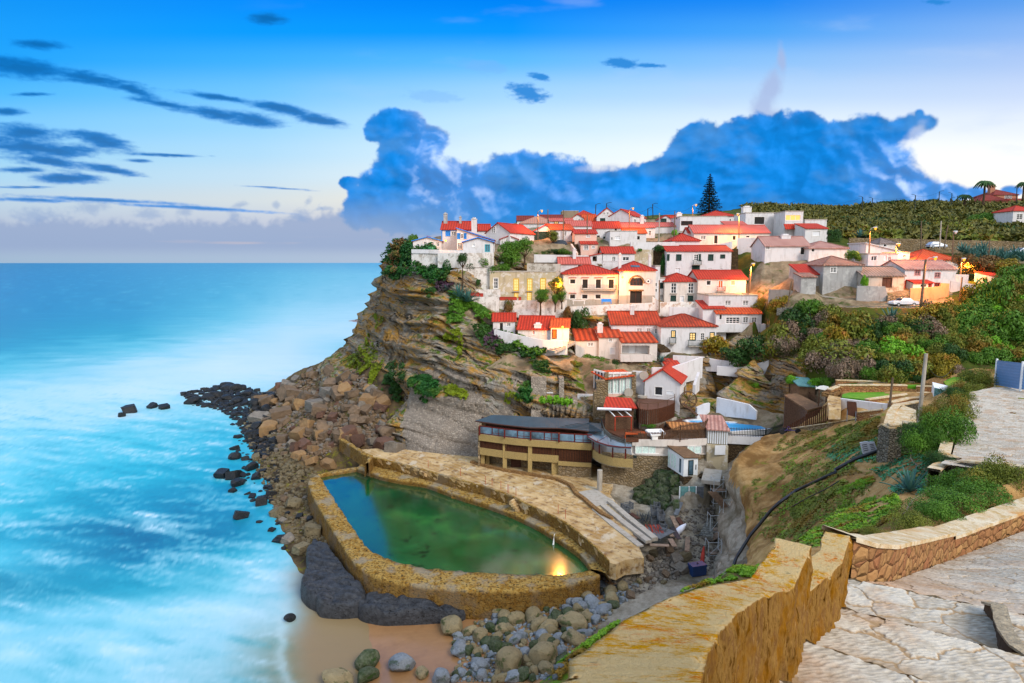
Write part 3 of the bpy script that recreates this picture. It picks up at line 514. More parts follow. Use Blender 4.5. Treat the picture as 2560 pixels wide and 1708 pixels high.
plain('curtain',(.62,.78,.72),.6,var=.25,vs=4);plain('awning',(.55,.60,.78),.7);plain('darkstone',(.16,.13,.10),.9,var=.5,vs=3,bump=.6,bs=6)
def emis(name,c,s):
 t=NT(name,1,0);t.b.inputs['Emission Color'].default_value=(*c,1);t.b.inputs['Emission Strength'].default_value=s;t.col((0,0,0));M[name]=t.m
emis('lamplit',(1.0,.36,.03),1.9);emis('lampyellow',(1.0,.60,.08),2.2);emis('litpane',(1.0,.62,.24),1.3);emis('litorange',(1.0,.45,.12),1.6)
def rubble(name,c1,c2,mortar,sc=2.2,sx=1.0,bst=.9,bd=.12,edge=.06,geo=True,rnd=1):
 t=NT(name,.92,.15);v=t.vec(geo=geo,scale=(1,1,1.35));nv=t.n('ShaderNodeMix',data_type='VECTOR');
 t.set(nv.inputs[0],.06);t.l(v,nv.inputs[4]);t.l(t.noise(3,2,.5,v,out=1),nv.inputs[5]);v2=nv.outputs[1]
 cell=t.voro(sc,v2,out=1,rand=rnd);e=t.voro(sc,v2,feat='DISTANCE_TO_EDGE',rand=rnd)
 sp=t.n('ShaderNodeSeparateColor');t.l(cell,sp.inputs[0])
 c=t.mix(sp.outputs[0],c1,c2);c=t.mix(t.math('MULTIPLY',sp.outputs[1],.45),c,tuple(lin(c1)*.5));c=t.mix(t.math('MULTIPLY',t.noise(8,4,.7,v),.35),c,tuple(lin(c2)*.55))
 k=t.ramp(e,(0.0,0.0),(edge,1.0));t.col(t.mix(k,mortar,c));t.bump(t.math('ADD',t.ramp(e,(0.0,0.0),(.22,1.0)),t.math('MULTIPLY',t.noise(6,5,.7,v),.7)),bst,bd);M[name]=t.m
rubble('rubble','#8a7450','#a69478','#5c5040');rubble('rubblegrey','#7c7a72','#a09c90','#4c4a44',3.2);rubble('masonry','#8e8274','#b0a494','#6e6456',2.6,edge=.05)
rubble('rubbledark','#4c3d2c','#6e5a40','#2c241c',2.4);rubble('orangestone','#b8905c','#a06a48','#5a3e26',2.9,edge=.035,bst=.9,bd=.08,rnd=.75);rubble('buttress0','#8c8880','#a8a69e','#6a645a',3.0);rubble('drystone','#76705f','#989182','#2e2b26',3.4,edge=.09)
rubble('terracestone','#a07c4c','#8c6a44','#6a4c30',2.0,edge=.04)
t=NT('cliff',.92,.12);v=t.vec(geo=True)
rot=t.vec(geo=True,scale=(.28,.12,1.0));ww=t.n('ShaderNodeMix',data_type='VECTOR');t.set(ww.inputs[0],.18);t.l(rot,ww.inputs[4]);t.l(t.noise(.5,3,.6,v,out=1),ww.inputs[5])
sp=t.n('ShaderNodeSeparateXYZ');t.l(rot,sp.inputs[0]);s_=t.math('ADD',t.math('ADD',sp.outputs[0],sp.outputs[2]),t.math('MULTIPLY',t.noise(.12,4,.6,v),5.0))
cb=t.n('ShaderNodeCombineXYZ');t.l(s_,cb.inputs[2]);t.l(t.math('MULTIPLY',sp.outputs[0],.35),cb.inputs[0]);st=t.noise(.55,5,.65,cb.outputs[0]);st2=t.noise(2.6,3,.6,cb.outputs[0])
c=t.ramp(st,(.28,'#4a3e30'),(.38,'#8a6834'),(.46,'#b4863e'),(.53,'#8a8478'),(.59,'#b89050'),(.68,'#857866'),(.78,'#4a3c2c'))
c=t.mix(t.ramp(t.noise(.22,5,.7,v),(.46,0.0),(.62,1.0)),c,t.ramp(st2,(.35,'#5a5348'),(.6,'#a39c90')))
c=t.mix(t.ramp(st2,(.36,1.0),(.44,0.0)),c,'#241a10');c=t.mix(t.ramp(t.noise(1.6,5,.75,v),(.55,0.0),(.72,.8)),c,'#3a3026')
nz=t.n('ShaderNodeNewGeometry');sz=t.n('ShaderNodeSeparateXYZ');t.l(nz.outputs['Normal'],sz.inputs[0])
mo=t.math('MULTIPLY',t.ramp(sz.outputs[2],(.55,0.0),(.8,1.0)),t.ramp(t.noise(.5,5,.7,v),(.46,0.0),(.56,1.0)));t.col(t.mix(mo,c,'#4d6414'))
t.bump(t.math('ADD',t.math('MULTIPLY',st2,1.2),t.noise(1.8,7,.7,v)),.9,.5);M['cliff']=t.m;M['buttress']=M['masonry']
def ground(name,a,b,c3,s1=.3,s2=1.5,green=None,gth=.55,rough=.95,bst=.6,bd=.15,bs=3.0):
 t=NT(name,rough,.1);v=t.vec(geo=True);c=t.mix(t.ramp(t.noise(s2,6,.7,v),(.38,0.0),(.62,1.0)),a,b);c=t.mix(t.ramp(t.noise(s1,5,.65,v),(.45,0.0),(.62,1.0)),c,c3)
 if green is not None:c=t.mix(t.ramp(t.noise(s1*1.7,6,.75,v,dist=.6),(gth-.05,0.0),(gth+.06,1.0)),c,t.mix(t.noise(s2*3,4,.7,v),tuple(lin(green)*.5),tuple(np.minimum(lin(green)*1.5,1))))
 t.col(c);t.bump(t.noise(bs,7,.7,v),bst,bd);M[name]=t.m
ground('talus','#5a4c38','#7c6646','#3a3226',.3,1.2,'#7c7c1c',.60,bd=.5);ground('village_ground','#7d6c56','#94856c','#5f523f',.2,.9,'#3a4a1a',.58)
ground('brush_soil','#4a3b22','#5f4c2c','#2f3315',.2,.9,'#3c4a16',.45);ground('hill_grass','#5a5c26','#6e6a30','#3e4a1c',.06,.8,'#33441a',.52,bd=.5)
ground('near_soil','#a07a48','#bd9a66','#74552f',.18,1.1,'#6c7a22',.60,bd=.2,bs=5);ground('nearhill','#5c4c2e','#7a6640','#4a4a20',.7,4,'#5c7a1c',.54,bd=.05,bs=12)
ground('ravine','#8a8070','#a8a090','#6c6250',.25,1.2,None,bd=.4)
t=NT('sand',.32,.5);v=t.vec(geo=True);c=t.mix(t.noise(.25,5,.6,t.vec(geo=True,scale=(1,2.2,1)),dist=1.5),'#8a643e','#a67c52');c=t.mix(t.ramp(t.noise(.5,4,.6,v),(.5,0.0),(.7,.5)),c,'#7c5836');t.col(c)
t.b.inputs['Coat Weight'].default_value=.3;t.b.inputs['Coat Roughness'].default_value=.25;t.bump(t.noise(.6,3,.5,t.vec(geo=True,scale=(1,3,1))),.15,.1);M['sand']=t.m
t=NT('sea',.42,.45);t.col(t.attr('sea_tint'));t.bump(t.noise(.35,4,.55,t.vec(geo=True,scale=(.5,1.6,1))),.12,.3);M['sea']=t.m
def rockmat(name,a,b,c3,moss=0,rough=.85,holes=0,rv=.35):
 t=NT(name,rough,.3);v=t.vec();r=t.rand();c=t.mix(t.ramp(t.noise(2.2,6,.7,v),(.35,0.0),(.65,1.0)),a,b);c=t.mix(t.ramp(t.noise(.9,5,.7,v),(.5,0.0),(.7,1.0)),c,c3)
 c=t.mix(t.math('MULTIPLY',r,rv),c,c3)
 h=t.noise(4,7,.7,v)
 if holes:h=t.math('SUBTRACT',h,t.math('MULTIPLY',t.ramp(t.voro(3.2,v),(.0,1.0),(.25,0.0)),.8));c=t.mix(t.ramp(t.voro(3.2,v),(.05,.8),(.22,0.0)),c,'#120f0c')
 if moss:c=t.mix(t.math('MULTIPLY',t.ramp(t.noise(1.3,4,.6,v),(.56,0.0),(.62,1.0)),moss),c,'#2c4414')
 t.col(c);t.bump(h,.9,.25);M[name]=t.m
rockmat('rockbrown','#6c5a46','#86705a','#4a3e30');rockmat('rockochre','#8a6a46','#9c8058','#66503a');rockmat('rockgrey','#6e665c','#8c8478','#4a443c');rockmat('rockblack','#16181a','#26282a','#0c0d0e',rough=.45,rv=.2)
rockmat('rockred','#5a4234','#745444','#3e2e26');rockmat('stonegrey','#7c8288','#98a0a6','#565c62',.6);rockmat('stonetan','#8a7c5c','#a0906c','#605640',.7);rockmat('stonegreen','#2e4018','#6a6e58','#1c2a10',1)
rockmat('rockholes','#6a6048','#86795c','#453e2e',holes=1);rockmat('slab','#2c2e32','#484b50','#191b1f',rough=.5,holes=1,rv=.1)
def leafmat(name,a,b,c3=None,rv=.35):
 t=NT(name,.6,.25);r=t.rand();v=t.vec(geo=True);c=t.mix(t.ramp(t.noise(.8,4,.7,v),(.35,0.0),(.65,1.0)),a,b)
 if c3 is not None:c=t.mix(t.ramp(t.noise(.45,3,.6,v),(.52,0.0),(.62,1.0)),c,c3)
 c=t.mix(t.math('MULTIPLY',t.noise(9,2,.6,v),.5),c,tuple(lin(a)*.35));t.col(c);M[name]=t.m
 t.b.inputs['Transmission Weight'].default_value=0
leafmat('leafgreen','#3c6414','#5c8a20');leafmat('leafdark','#24421a','#38601c');leafmat('leafolive','#5c661c','#808a2c','#8a6c20');leafmat('leafyellow','#7c7418','#a08a20','#a0641a');leafmat('leafivy','#1e4a1c','#2c6a24','#446a20')
leafmat('leafbrown','#6a4c24','#86683a','#5c6024');leafmat('leafgrey','#56705a','#7c9678');leafmat('leafpink','#6e5a44','#a08874','#4c5c2c');leafmat('leafagave','#3c6a62','#5a8a80');leafmat('leafpine','#12261a','#1c3822');leafmat('leafmoss','#6a7c10','#8a9a18','#5a5c14');leafmat('leafsucc','#5c8a14','#86b020','#8a6418');leafmat('leafmint','#3c8a54','#5aa87a','#2c5c3a');leafmat('leafpurple','#4c3444','#6e5064','#2c3a20');leafmat('leafbright','#5a9418','#78b422');leafmat('lawn','#4c8a10','#6aa81c');leafmat('reed','#5a5a22','#74702e','#3e4c1c')
plain('bark','#4a3a2a',.9,var=.3,bump=.5,bs=8)
# ------ terrain meshes
def inpoly(px,py,poly):
 ins=np.zeros(np.shape(px),bool);n=len(poly);j=n-1
 for i in range(n):
  (xa,ya),(xb,yb)=poly[i],poly[j];c=((ya>py)!=(yb>py))&(px<(xb-xa)*(py-ya)/(yb-ya+1e-9)+xa);ins^=c;j=i
 return ins
def build_ground():
 X,Y,Z=GX.copy(),GY.copy(),GZ.copy();px,py=proj(X,Y,Z)
 gy_r=np.gradient(Z,axis=0)/np.gradient(RR)[:,None];gy_a=np.gradient(Z,axis=1)/(RR[:,None]*(AZ[1]-AZ[0]))
 slope=np.hypot(gy_r,gy_a)
 ux,uy=np.sin(AZ)[None,:],np.cos(AZ)[None,:];dx=gy_r*ux+gy_a*uy;dy=gy_r*uy-gy_a*ux
 def blur(q,k,it):
  for _ in range(it):
   K=3*k;c_=np.cumsum(np.pad(q,((K+1,K),(0,0)),mode='edge'),0);q=(c_[2*K+1:]-c_[:-2*K-1])/(2*K+1)
   c_=np.cumsum(np.pad(q,((0,0),(k+1,k)),mode='edge'),1);q=(c_[:,2*k+1:]-c_[:,:-2*k-1])/(2*k+1)
  return q
 dxs,dys=blur(dx,9,3),blur(dy,9,3);g=np.hypot(dxs,dys)+1e-6;nx,ny=-dxs/g,-dys/g
 cliffz=(X<30)&(Y>98)&(Y<185)&(px<1560)&(py>640)
 cm=sst(.6,1.2,slope)*cliffz
 oc=sst(.6,1.1,slope)*(((px>1600)&(px<2000)&(py>850)&(py<1040)&(Y>94))|((px>1700)&(px<1930)&(py>1080)&(Y>50)&(Y<96)))
 cm=np.maximum(cm,oc)
 Zp=np.pad(cm,3,mode='edge');cm=sum(Zp[i:i+cm.shape[0],j:j+cm.shape[1]]for i in range(7)for j in range(7))/49
 s=Z+.28*X+.12*Y+3.0*fbm(X/30,Y/30,Z/30,3)
 lay=perlin(s*.42,X*.02,3.3);lay=np.tanh(lay*5)*.55+np.tanh(perlin(s*1.5,X*.05,8.1)*5)*.25
 f1,f2,cid=voro((X+.4*Y)*.13+.6*fbm(X/8,Y/8,Z/8,2),s*.42,2.0);joint=sst(.0,.10,f2-f1)
 masd=((px>1000)&(px<1290)&(py>975)&(Y>100))*1.0;Zp=np.pad(masd,5,mode='edge');masd=sum(Zp[i:i+cm.shape[0],j:j+cm.shape[1]]for i in range(0,11,2)for j in range(0,11,2))/36
 d=cm*(1-.8*masd)*np.where(px>1640,.45,1)*(lay*1.9+(cid-.5)*1.5+(joint-1)*.8+1.0*fbm(X/9,Y/9,Z/7,4)+.30*fbm(X/1.6,Y/1.6,Z/1.2,4))
 X=X+nx*d;Y=Y+ny*d
 rough=np.clip(RR[:,None]/100,.05,1.2)*(1-cm)
 bump=fbm(GX/3.5,GY/3.5,.7,5)*.45*rough+.06*rough*fbm(GX/.5,GY/.5,3.7,3)
 beach=(GZ<1.9)&(GY<84)&(GX>-60);Zn=Z+np.where(beach,bump*.22,bump)
 ns=((px>1780)&(RR[:,None]>12)&(RR[:,None]<90)&(py>1060))
 ns=ns*(1-cm);Zn=Zn+ns*(.5*fbm(GX/6+GY/9,GY/6,2.2,5)-.25*np.abs(perlin(GX/3.0,GY/4.0,1.1)))
 cls=np.full(px.shape,7)
 cls[(Y>140)&(GX>48)]=5;cls[(Y>205)]=5;cls[(px>1880)&(py>770)&(py<960)&(Y>84)]=4;cls[(px>2380)&(py>660)&(Y>70)]=4
 cls[cm>.25]=0
 cls[(px<1010)&(GZ<24)&(cm<.6)&(Y>85)]=1
 cls[(Y<86)&(px>1300)]=3;cls[(RR[:,None]<19)&(Z>25)&(GX<30)]=6
 cls[(Y<97)&(Y>55)&(px>1480)&(px<1860)&(Z<11)]=8
 cls[beach]=2;cls[(GZ<.35)]=2;cls[beach&(py<1440)&(px<1100)]=1;cls[(GZ<.6)&(px<770)&(py<1420)]=1
 mas=(px>1008)&(px<1205)&(py>985+25*np.sin(px/17))&(py<1150)&(Y>100)|((px>1040)&(px<1090)&(py>930)&(Y>100)&(Y<130));mas|=(px>1090)&(px<1290)&(py>955+30*np.sin(px/31))&(py<1050)&(Y>104)&(Y<120)&(fbm(X/6,Z/4,1.1,3)>0)
 cls[mas&(cm>.25)]=9
 names=[('cliff','cliff'),('talus_slope','talus'),('beach','sand'),('near_hillside','near_soil'),('brush_hillside','brush_soil'),('upper_hillside','hill_grass'),('foreground_bank','nearhill'),('village_ground','village_ground'),('ravine_floor','ravine'),('cliff_masonry','masonry')]
 V=np.stack([X,Y,Zn],-1).reshape(-1,3);idx=np.arange(NR*NA).reshape(NR,NA)
 Fq=np.stack([idx[:-1,:-1],idx[:-1,1:],idx[1:,1:],idx[1:,:-1]],-1).reshape(-1,4)
 fc=cls[:-1,:-1].reshape(-1)
 for k,(nm,mt)in enumerate(names):
  f=Fq[fc==k]
  if not len(f):continue
  u,inv=np.unique(f,return_inverse=True);o=npmesh(nm,V[u],inv.reshape(-1,4),mt);tag(o,kind='structure')
 return X,Y,Zn
DX,DY,DZ=build_ground()
def hgt(x,y):
 r=math.hypot(x,y);a=math.atan2(x,y);i=np.searchsorted(RR,r)-1;i=min(max(i,0),NR-2);j=(a-AZ[0])/(AZ[1]-AZ[0]);j=min(max(j,0),NA-2.001)
 fi=min(max((r-RR[i])/(RR[i+1]-RR[i]),0),1);j0=int(j);fj=j-j0
 return float((GZ[i,j0]*(1-fj)+GZ[i,j0+1]*fj)*(1-fi)+(GZ[i+1,j0]*(1-fj)+GZ[i+1,j0+1]*fj)*fi)
def T(px,py,y0=2.0,y1=420.0):
 d=ray(px,py);n=int(500);ys=y0*(y1/y0)**np.linspace(0,1,n);last=ys[0]
 for y in ys:
  z=EYE+y*d[2]/d[1]
  if hgt(y*d[0]/d[1],y)>z:break
  last=y
 else:return None
 a,b=last,y
 for _ in range(12):
  m=(a+b)/2
  if hgt(m*d[0]/d[1],m)>EYE+m*d[2]/d[1]:b=m
  else:a=m
 return P(px,py,b)
 # ------ sea
def build_sea():
 na,nr=620,520;az=np.linspace(R_(-50),R_(50),na);rr=12*(30000/12)**np.linspace(0,1,nr)
 rr=np.concatenate([12*(600/12)**np.linspace(0,1,430),600*(40000/600)**np.linspace(0,1,90)[1:]]);nr=len(rr)
 X=np.sin(az)[None,:]*rr[:,None];Y=np.cos(az)[None,:]*rr[:,None];px,py=proj(X,Y,0.0)
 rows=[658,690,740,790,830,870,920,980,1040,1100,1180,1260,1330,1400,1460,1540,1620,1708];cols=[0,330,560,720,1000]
 keys=['4684ae 5a96bc 6aa0c2 7ba8c8 93b4cf','2f8ab8 4d9ac0 6aaac8 8fbfd4 b4d0de','2890bc 4a9cc0 78b6cf a5cbdc c4d8e4','2b93bc 48a2c4 92c6d8 c8dfe9 d9e5ee','2f98bc 5cb0c8 bcdbe6 dbe8f1 dde8f0','46a6c4 9ccfde dceaf2 dfeaf3 9fd2de','8fcbdc d8e9f2 e9f2f9 e6f0f8 c5e0ea','cde6f2 e6f2fa dfeff8 d0e8f4 c8e0ec','dcedf9 c8e7f3 aadcea bfdfee c0d8e8','bfe4f2 84d3e4 62c4dc 9ed2e6 c0d8e8','a2dcec 62c6dc 30b0cc 84cbe0 b8d4e2','6cc8dc 2aa3c2 1297ba 70c0d8 b0cedc','3cb0cc 107fa6 1690b2 8ccbe0 a8c8d8','8ccfe4 1688ae 4cb0c8 b8dcec b89a80','2f96b4 5cb4cc b8dcea cfdeea b48c64','9ed0e4 bfe0ee d4e6f2 ccd8de b48860','c8e2f0 bfdfee c9dfeb b9a48e b48860','b2d8e8 bcdcea c2d4dc b49474 b48860']  # far rows carry the sky's grey-blue reflection as water colour
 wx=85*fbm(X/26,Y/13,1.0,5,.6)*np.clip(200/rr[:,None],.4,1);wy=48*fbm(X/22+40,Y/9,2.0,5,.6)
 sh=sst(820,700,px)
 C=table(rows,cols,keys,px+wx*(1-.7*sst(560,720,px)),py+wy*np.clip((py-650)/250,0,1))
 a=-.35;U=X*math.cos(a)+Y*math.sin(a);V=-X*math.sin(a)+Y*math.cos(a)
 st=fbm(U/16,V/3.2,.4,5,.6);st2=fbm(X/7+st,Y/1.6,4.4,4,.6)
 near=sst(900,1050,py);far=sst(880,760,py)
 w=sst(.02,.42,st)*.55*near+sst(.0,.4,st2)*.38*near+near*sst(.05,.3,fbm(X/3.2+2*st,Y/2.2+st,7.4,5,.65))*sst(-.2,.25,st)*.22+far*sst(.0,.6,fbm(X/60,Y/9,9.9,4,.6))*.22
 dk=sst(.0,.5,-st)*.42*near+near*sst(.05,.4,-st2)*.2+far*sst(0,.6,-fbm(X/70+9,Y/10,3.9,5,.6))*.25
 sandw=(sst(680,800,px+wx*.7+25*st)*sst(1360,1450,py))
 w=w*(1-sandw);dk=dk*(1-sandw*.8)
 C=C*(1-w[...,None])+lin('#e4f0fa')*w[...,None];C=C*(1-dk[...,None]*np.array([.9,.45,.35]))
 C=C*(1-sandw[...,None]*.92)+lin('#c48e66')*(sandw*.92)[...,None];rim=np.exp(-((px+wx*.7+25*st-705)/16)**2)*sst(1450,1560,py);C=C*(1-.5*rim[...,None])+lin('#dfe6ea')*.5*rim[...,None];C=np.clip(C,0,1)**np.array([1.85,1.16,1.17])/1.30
 V3=np.stack([X,Y,np.zeros_like(X)],-1).reshape(-1,3);idx=np.arange(nr*na).reshape(nr,na)
 Fq=np.stack([idx[:-1,:-1],idx[:-1,1:],idx[1:,1:],idx[1:,:-1]],-1).reshape(-1,4)
 tag(npmesh('sea',V3,Fq,'sea',colattr={'sea_tint':C.reshape(-1,3)}),kind='structure')
build_sea()
# ------ houses
KIND={'w':('frame','glass',2,3),'w1':('frame','glass',1,1),'w2':('frame','glass',2,1),'w3':('frame','glass',4,3),'d':('frame','dark',1,1),'d3':('brownp','dark',3,1),'gr':('greenp','greenp',2,1),'b':('bluep','bluep',2,1),'t':('tealp','glassblue',2,1),'y':('yellowp','litpane',2,4),'lit':('greenp','litpane',2,3),'lit2':('frame','litorange',3,1),'s':('frame','shutter',1,1),'pk':('frame','pinkp',1,1),'pk2':('pinkp','glass',2,3),'br':('brownp','brownp',2,1),'o':('brownp','orangep',1,1),'o2':('frame','orangep',2,1),'rd2':('redp','brownp',2,2),'open':('frame','dark',1,1),'st':('frame','darkstone',1,1),'log':('frame','white',1,1),'arch':('brownp','glass',4,2),'arch2':('brownp','dark',2,1),'pl':('frame','shutter',1,1),'gd':('tealp','glassblue',2,3),'rd':('frame','greenp',1,1)}
def facade(mb,rects,w,z0,h,deps):
 xs=sorted({0.0,w,*[r[0]for r in rects],*[r[2]for r in rects]});zs=sorted({z0,h,*[r[1]for r in rects],*[r[3]for r in rects]})
 for i in range(len(xs)-1):
  for j in range(len(zs)-1):
   a,b,c,d=xs[i],xs[i+1],zs[j],zs[j+1]
   if b-a<1e-4 or d-c<1e-4:continue
   mx,mz=(a+b)/2,(c+d)/2
   if any(r[0]<mx<r[2]and r[1]<mz<r[3]for r in rects):continue
   mb.add([(a,0,c),(b,0,c),(b,0,d),(a,0,d)],[(0,1,2,3)])
 for r,dp in zip(rects,deps):
  a,c,b,d=r
  mb.add([(a,0,c),(b,0,c),(b,0,d),(a,0,d),(a,dp,c),(b,dp,c),(b,dp,d),(a,dp,d)],[(0,4,5,1),(1,5,6,2),(2,6,7,3),(3,7,4,0)])
def window_part(root,x0,z0,x1,z1,kind,dep,side=None):
 fm,pm,nc,nr=KIND[kind];W,Hh=x1-x0,z1-z0;yb=dep
 door=kind in('d','gd','br','o','rd2','y','o2')and Hh>1.6 or kind in('br','o','rd2','arch2')
 f=MB();t=min(.09,W*.12);yf=yb-.06
 if kind in('log','open','st','arch','rd'):t=.05
 f.box(x0,yf,z0,x0+t,yb,z1);f.box(x1-t,yf,z0,x1,yb,z1);f.box(x0+t,yf,z0,x1-t,yb,z0+t);f.box(x0+t,yf,z1-t,x1-t,yb,z1)
 b=min(.05,W/nc*.1)
 for i in range(1,nc):xx=x0+W*i/nc;f.box(xx-b,yf+.01,z0+t,xx+b,yb,z1-t)
 for j in range(1,nr):
  zz=z0+Hh*j/nr
  for i in range(nc):f.box(x0+W*i/nc+b,yf+.015,zz-b*.8,x0+W*(i+1)/nc-b,yb,zz+b*.8)
 if kind not in('log','open','st','arch','arch2','rd','pl'):
  s=.10;f.box(x0-s,-.03,z1,x1+s,.0,z1+s);f.box(x0-s,-.03,z0,x0,.0,z1);f.box(x1,-.03,z0,x1+s,.0,z1);f.box(x0-s,-.07,z0-.08,x1+s,0,z0)
 if kind=='arch':
  n=12;cx=(x0+x1)/2;r=W/2
 o=f.build('door' if door else 'window',fm,root)
 p=MB();p.box(x0+t*.5,yb,z0+t*.5,x1-t*.5,yb+.03,z1-t*.5)
 if pm in('greenp','bluep','brownp','orangep','shutter','pinkp'):
  n=max(3,int(Hh/.18))
  for k in range(n):
   zz=z0+t+(Hh-2*t)*k/n;p.add([(x0+t,yb-.035,zz),(x1-t,yb-.035,zz),(x1-t,yb,zz+.12),(x0+t,yb,zz+.12)],[(0,1,2,3)])
 p.build('pane' if pm in('glass','glassblue','litpane','litorange')else 'panel',pm,o)
 return o
def arch_brick(root,cx,z,r,mat='orangestone',th=.35,d=-.08):
 m=MB();n=14
 for k in range(n):
  a0,a1=math.pi*k/n,math.pi*(k+.86)/n
  q=[(cx-r*math.cos(a),z+r*math.sin(a))for a in(a0,a1)]+[(cx-(r+th)*math.cos(a),z+(r+th)*math.sin(a))for a in(a1,a0)]
  vs=[(x,d,zz)for x,zz in q]+[(x,.1,zz)for x,zz in q]
  m.add(vs,[(0,3,2,1),(4,5,6,7)]+[(i,(i+1)%4,4+(i+1)%4,4+i)for i in range(4)])
 return m.build('brick_arch',mat,root)
def slab(mb,q,up,th=.16):
 q=[Vector(p)for p in q];e=(q[1]-q[0]).normalized();n=(q[1]-q[0]).cross(q[-1]-q[0]).normalized()
 if n.z<0:n=-n
 v=n.cross(e);uv=[((p-q[0]).dot(e),(p-q[0]).dot(v))for p in q];k=len(q)
 lo=[p-Vector((0,0,th))for p in q];fs=[tuple(range(k)),tuple(range(2*k-1,k-1,-1))]+[(i,(i+1)%k,k+(i+1)%k,k+i)for i in range(k)]
 uvs=[uv,uv[::-1]]+[[uv[i],uv[(i+1)%k],uv[(i+1)%k],uv[i]]for i in range(k)]
 mb.add([*q,*lo],fs,uvs)
def build_house(a,k):
 name,label,r,x0,x1,yb,ye,Y,dep,ang,roof,yr,wall,rmat,wins=a
 A,c,s,w,h=house_geo(a)
 root=empty(name,A,R_(ang),label,{'house':'house','cottage':'house','garage':'garage','shed':'shed','porch':'porch','outbuilding':'outbuilding'}[name],k.get('group'))
 Ye=Y+(w*s)/2
 def zat(yy,depth):e=ray(*zp(r,(x0+x1)/2,yy));return EYE+(Ye+depth)*e[2]/e[1]-A.z
 def loc(q):
  d=ray(*q);t=(-A.x*s+A.y*c)/(-d[0]*s+d[1]*c);return(t*d[0]-A.x)*c+(t*d[1]-A.y)*s,EYE+t*d[2]-A.z
 rects=[];deps=[];kinds=[]
 for wn in wins:
  u0,z1=loc(zp(r,wn[0],wn[1]));u1,z0=loc(zp(r,wn[2],wn[3]));u0,u1=max(u0,.12),min(u1,w-.12)
  if u1-u0<.2 or z1>h+(6 if roof in('gf','sr')else-.02):
   z1=min(z1,h-.1)
   if u1-u0<.2 or z1-z0<.2:continue
  rects.append((u0,z0,u1,z1));kinds.append(wn[4]);deps.append({'log':2.0,'open':1.6,'st':1.4,'arch':.25,'arch2':.3,'pl':.03}.get(wn[4],.13))
 F0=-3.0;W=MB();hh=h
 if roof=='sr':hr=zat(yr,0);lowh=min(h,hr)
 else:lowh=h
 ok=[i for i,q in enumerate(rects)if q[3]<lowh-.05]
 over=[i for i in range(len(rects))if i not in ok]
 facade(W,[rects[i]for i in ok],w,F0,lowh,[deps[i]for i in ok])
 W.add([(w,0,F0),(w,dep,F0),(w,dep,lowh),(w,0,lowh)],[(0,1,2,3)]);W.add([(0,dep,F0),(0,0,F0),(0,0,lowh),(0,dep,lowh)],[(0,1,2,3)]);W.add([(w,dep,F0),(0,dep,F0),(0,dep,lowh),(w,dep,lowh)],[(0,1,2,3)])
 Rf=MB();o=.28
 if roof=='g':
  zr=max(zat(yr,dep/2),h+.18*dep/2);g_=(zr-h)/(dep/2);e=o*g_
  for X in(0,w):W.add([(X,0,h),(X,dep,h),(X,dep/2,zr-.02)],[(0,1,2)])
  slab(Rf,[(-o,-o,h-e+.1),(w+o,-o,h-e+.1),(w+o,dep/2,zr+.1),(-o,dep/2,zr+.1)],1);slab(Rf,[(w+o,dep+o,h-e+.1),(-o,dep+o,h-e+.1),(-o,dep/2,zr+.1),(w+o,dep/2,zr+.1)],1)
  Rf.tube([(-o,dep/2,zr+.1),(w+o,dep/2,zr+.1)],.13,6)
 elif roof=='h':
  zr=max(zat(yr,dep/2),h+.18*dep/2);i=min(w/2-.01,dep/2*1.05);e=o*(zr-h)/(dep/2);zl=h-e+.1;zt=zr+.1
  a1,b1,c1,d1=(-o,-o,zl),(w+o,-o,zl),(w+o,dep+o,zl),(-o,dep+o,zl);m1,m2=(i,dep/2,zt),(w-i,dep/2,zt)
  slab(Rf,[a1,b1,m2,m1],1);slab(Rf,[c1,d1,m1,m2],1);slab(Rf,[b1,c1,m2],1);slab(Rf,[d1,a1,m1],1)
  for p,q in((a1,m1),(b1,m2),(c1,m2),(d1,m1),(m1,m2)):
   if(Vector(p)-Vector(q)).length>.1:Rf.tube([p,q],.12,5)
 elif roof=='sf':
  zr=max(zat(yr,dep),h+.15*dep);g_=(zr-h)/dep
  for X in(0,w):W.add([(X,0,h),(X,dep,h),(X,dep,zr-.02)],[(0,1,2)])
  W.add([(w,dep,h),(0,dep,h),(0,dep,zr-.02),(w,dep,zr-.02)],[(0,1,2,3)])
  slab(Rf,[(-.15,-o,h-o*g_+.1),(w+.15,-o,h-o*g_+.1),(w+.15,dep+.1,zr+.1),(-.15,dep+.1,zr+.1)],1)
 elif roof=='gf':
  zr=max(zat(yr,0),h+.2);m=w/2
  for yy in(0,dep):W.add([(0,yy,h),(w,yy,h),(m,yy,zr-.02)],[(0,1,2)])
  g_=(zr-h)/m;e=o*g_
  slab(Rf,[(-o,dep+o,h-e+.1),(-o,-o,h-e+.1),(m,-o,zr+.1),(m,dep+o,zr+.1)],1);slab(Rf,[(w+o,-o,h-e+.1),(w+o,dep+o,h-e+.1),(m,dep+o,zr+.1),(m,-o,zr+.1)],1)
  Rf.tube([(m,-o,zr+.1),(m,dep+o,zr+.1)],.12,6)
 elif roof in('sr','sl'):
  hl,hr=(h,zat(yr,0))if roof=='sr' else(h,max(zat(yr,0),h+.3));b_=min(hl,hr)
  for yy in(0,dep):W.add([(0,yy,b_),(w,yy,b_),(w,yy,hr-.01),(0,yy,hl-.01)],[(0,1,2,3)])
  for X,z in((0,hl),(w,hr)):
   if z>b_:W.add([(X,0,b_),(X,dep,b_),(X,dep,z-.01),(X,0,z-.01)],[(0,1,2,3)])
  slab(Rf,[(w+o,-o,hr+.05),(w+o,dep+o,hr+.05),(-o,dep+o,hl+.12),(-o,-o,hl+.12)]if hr<hl else[(-o,dep+o,hl+.05),(-o,-o,hl+.05),(w+o,-o,hr+.1),(w+o,dep+o,hr+.1)],1)
 else:
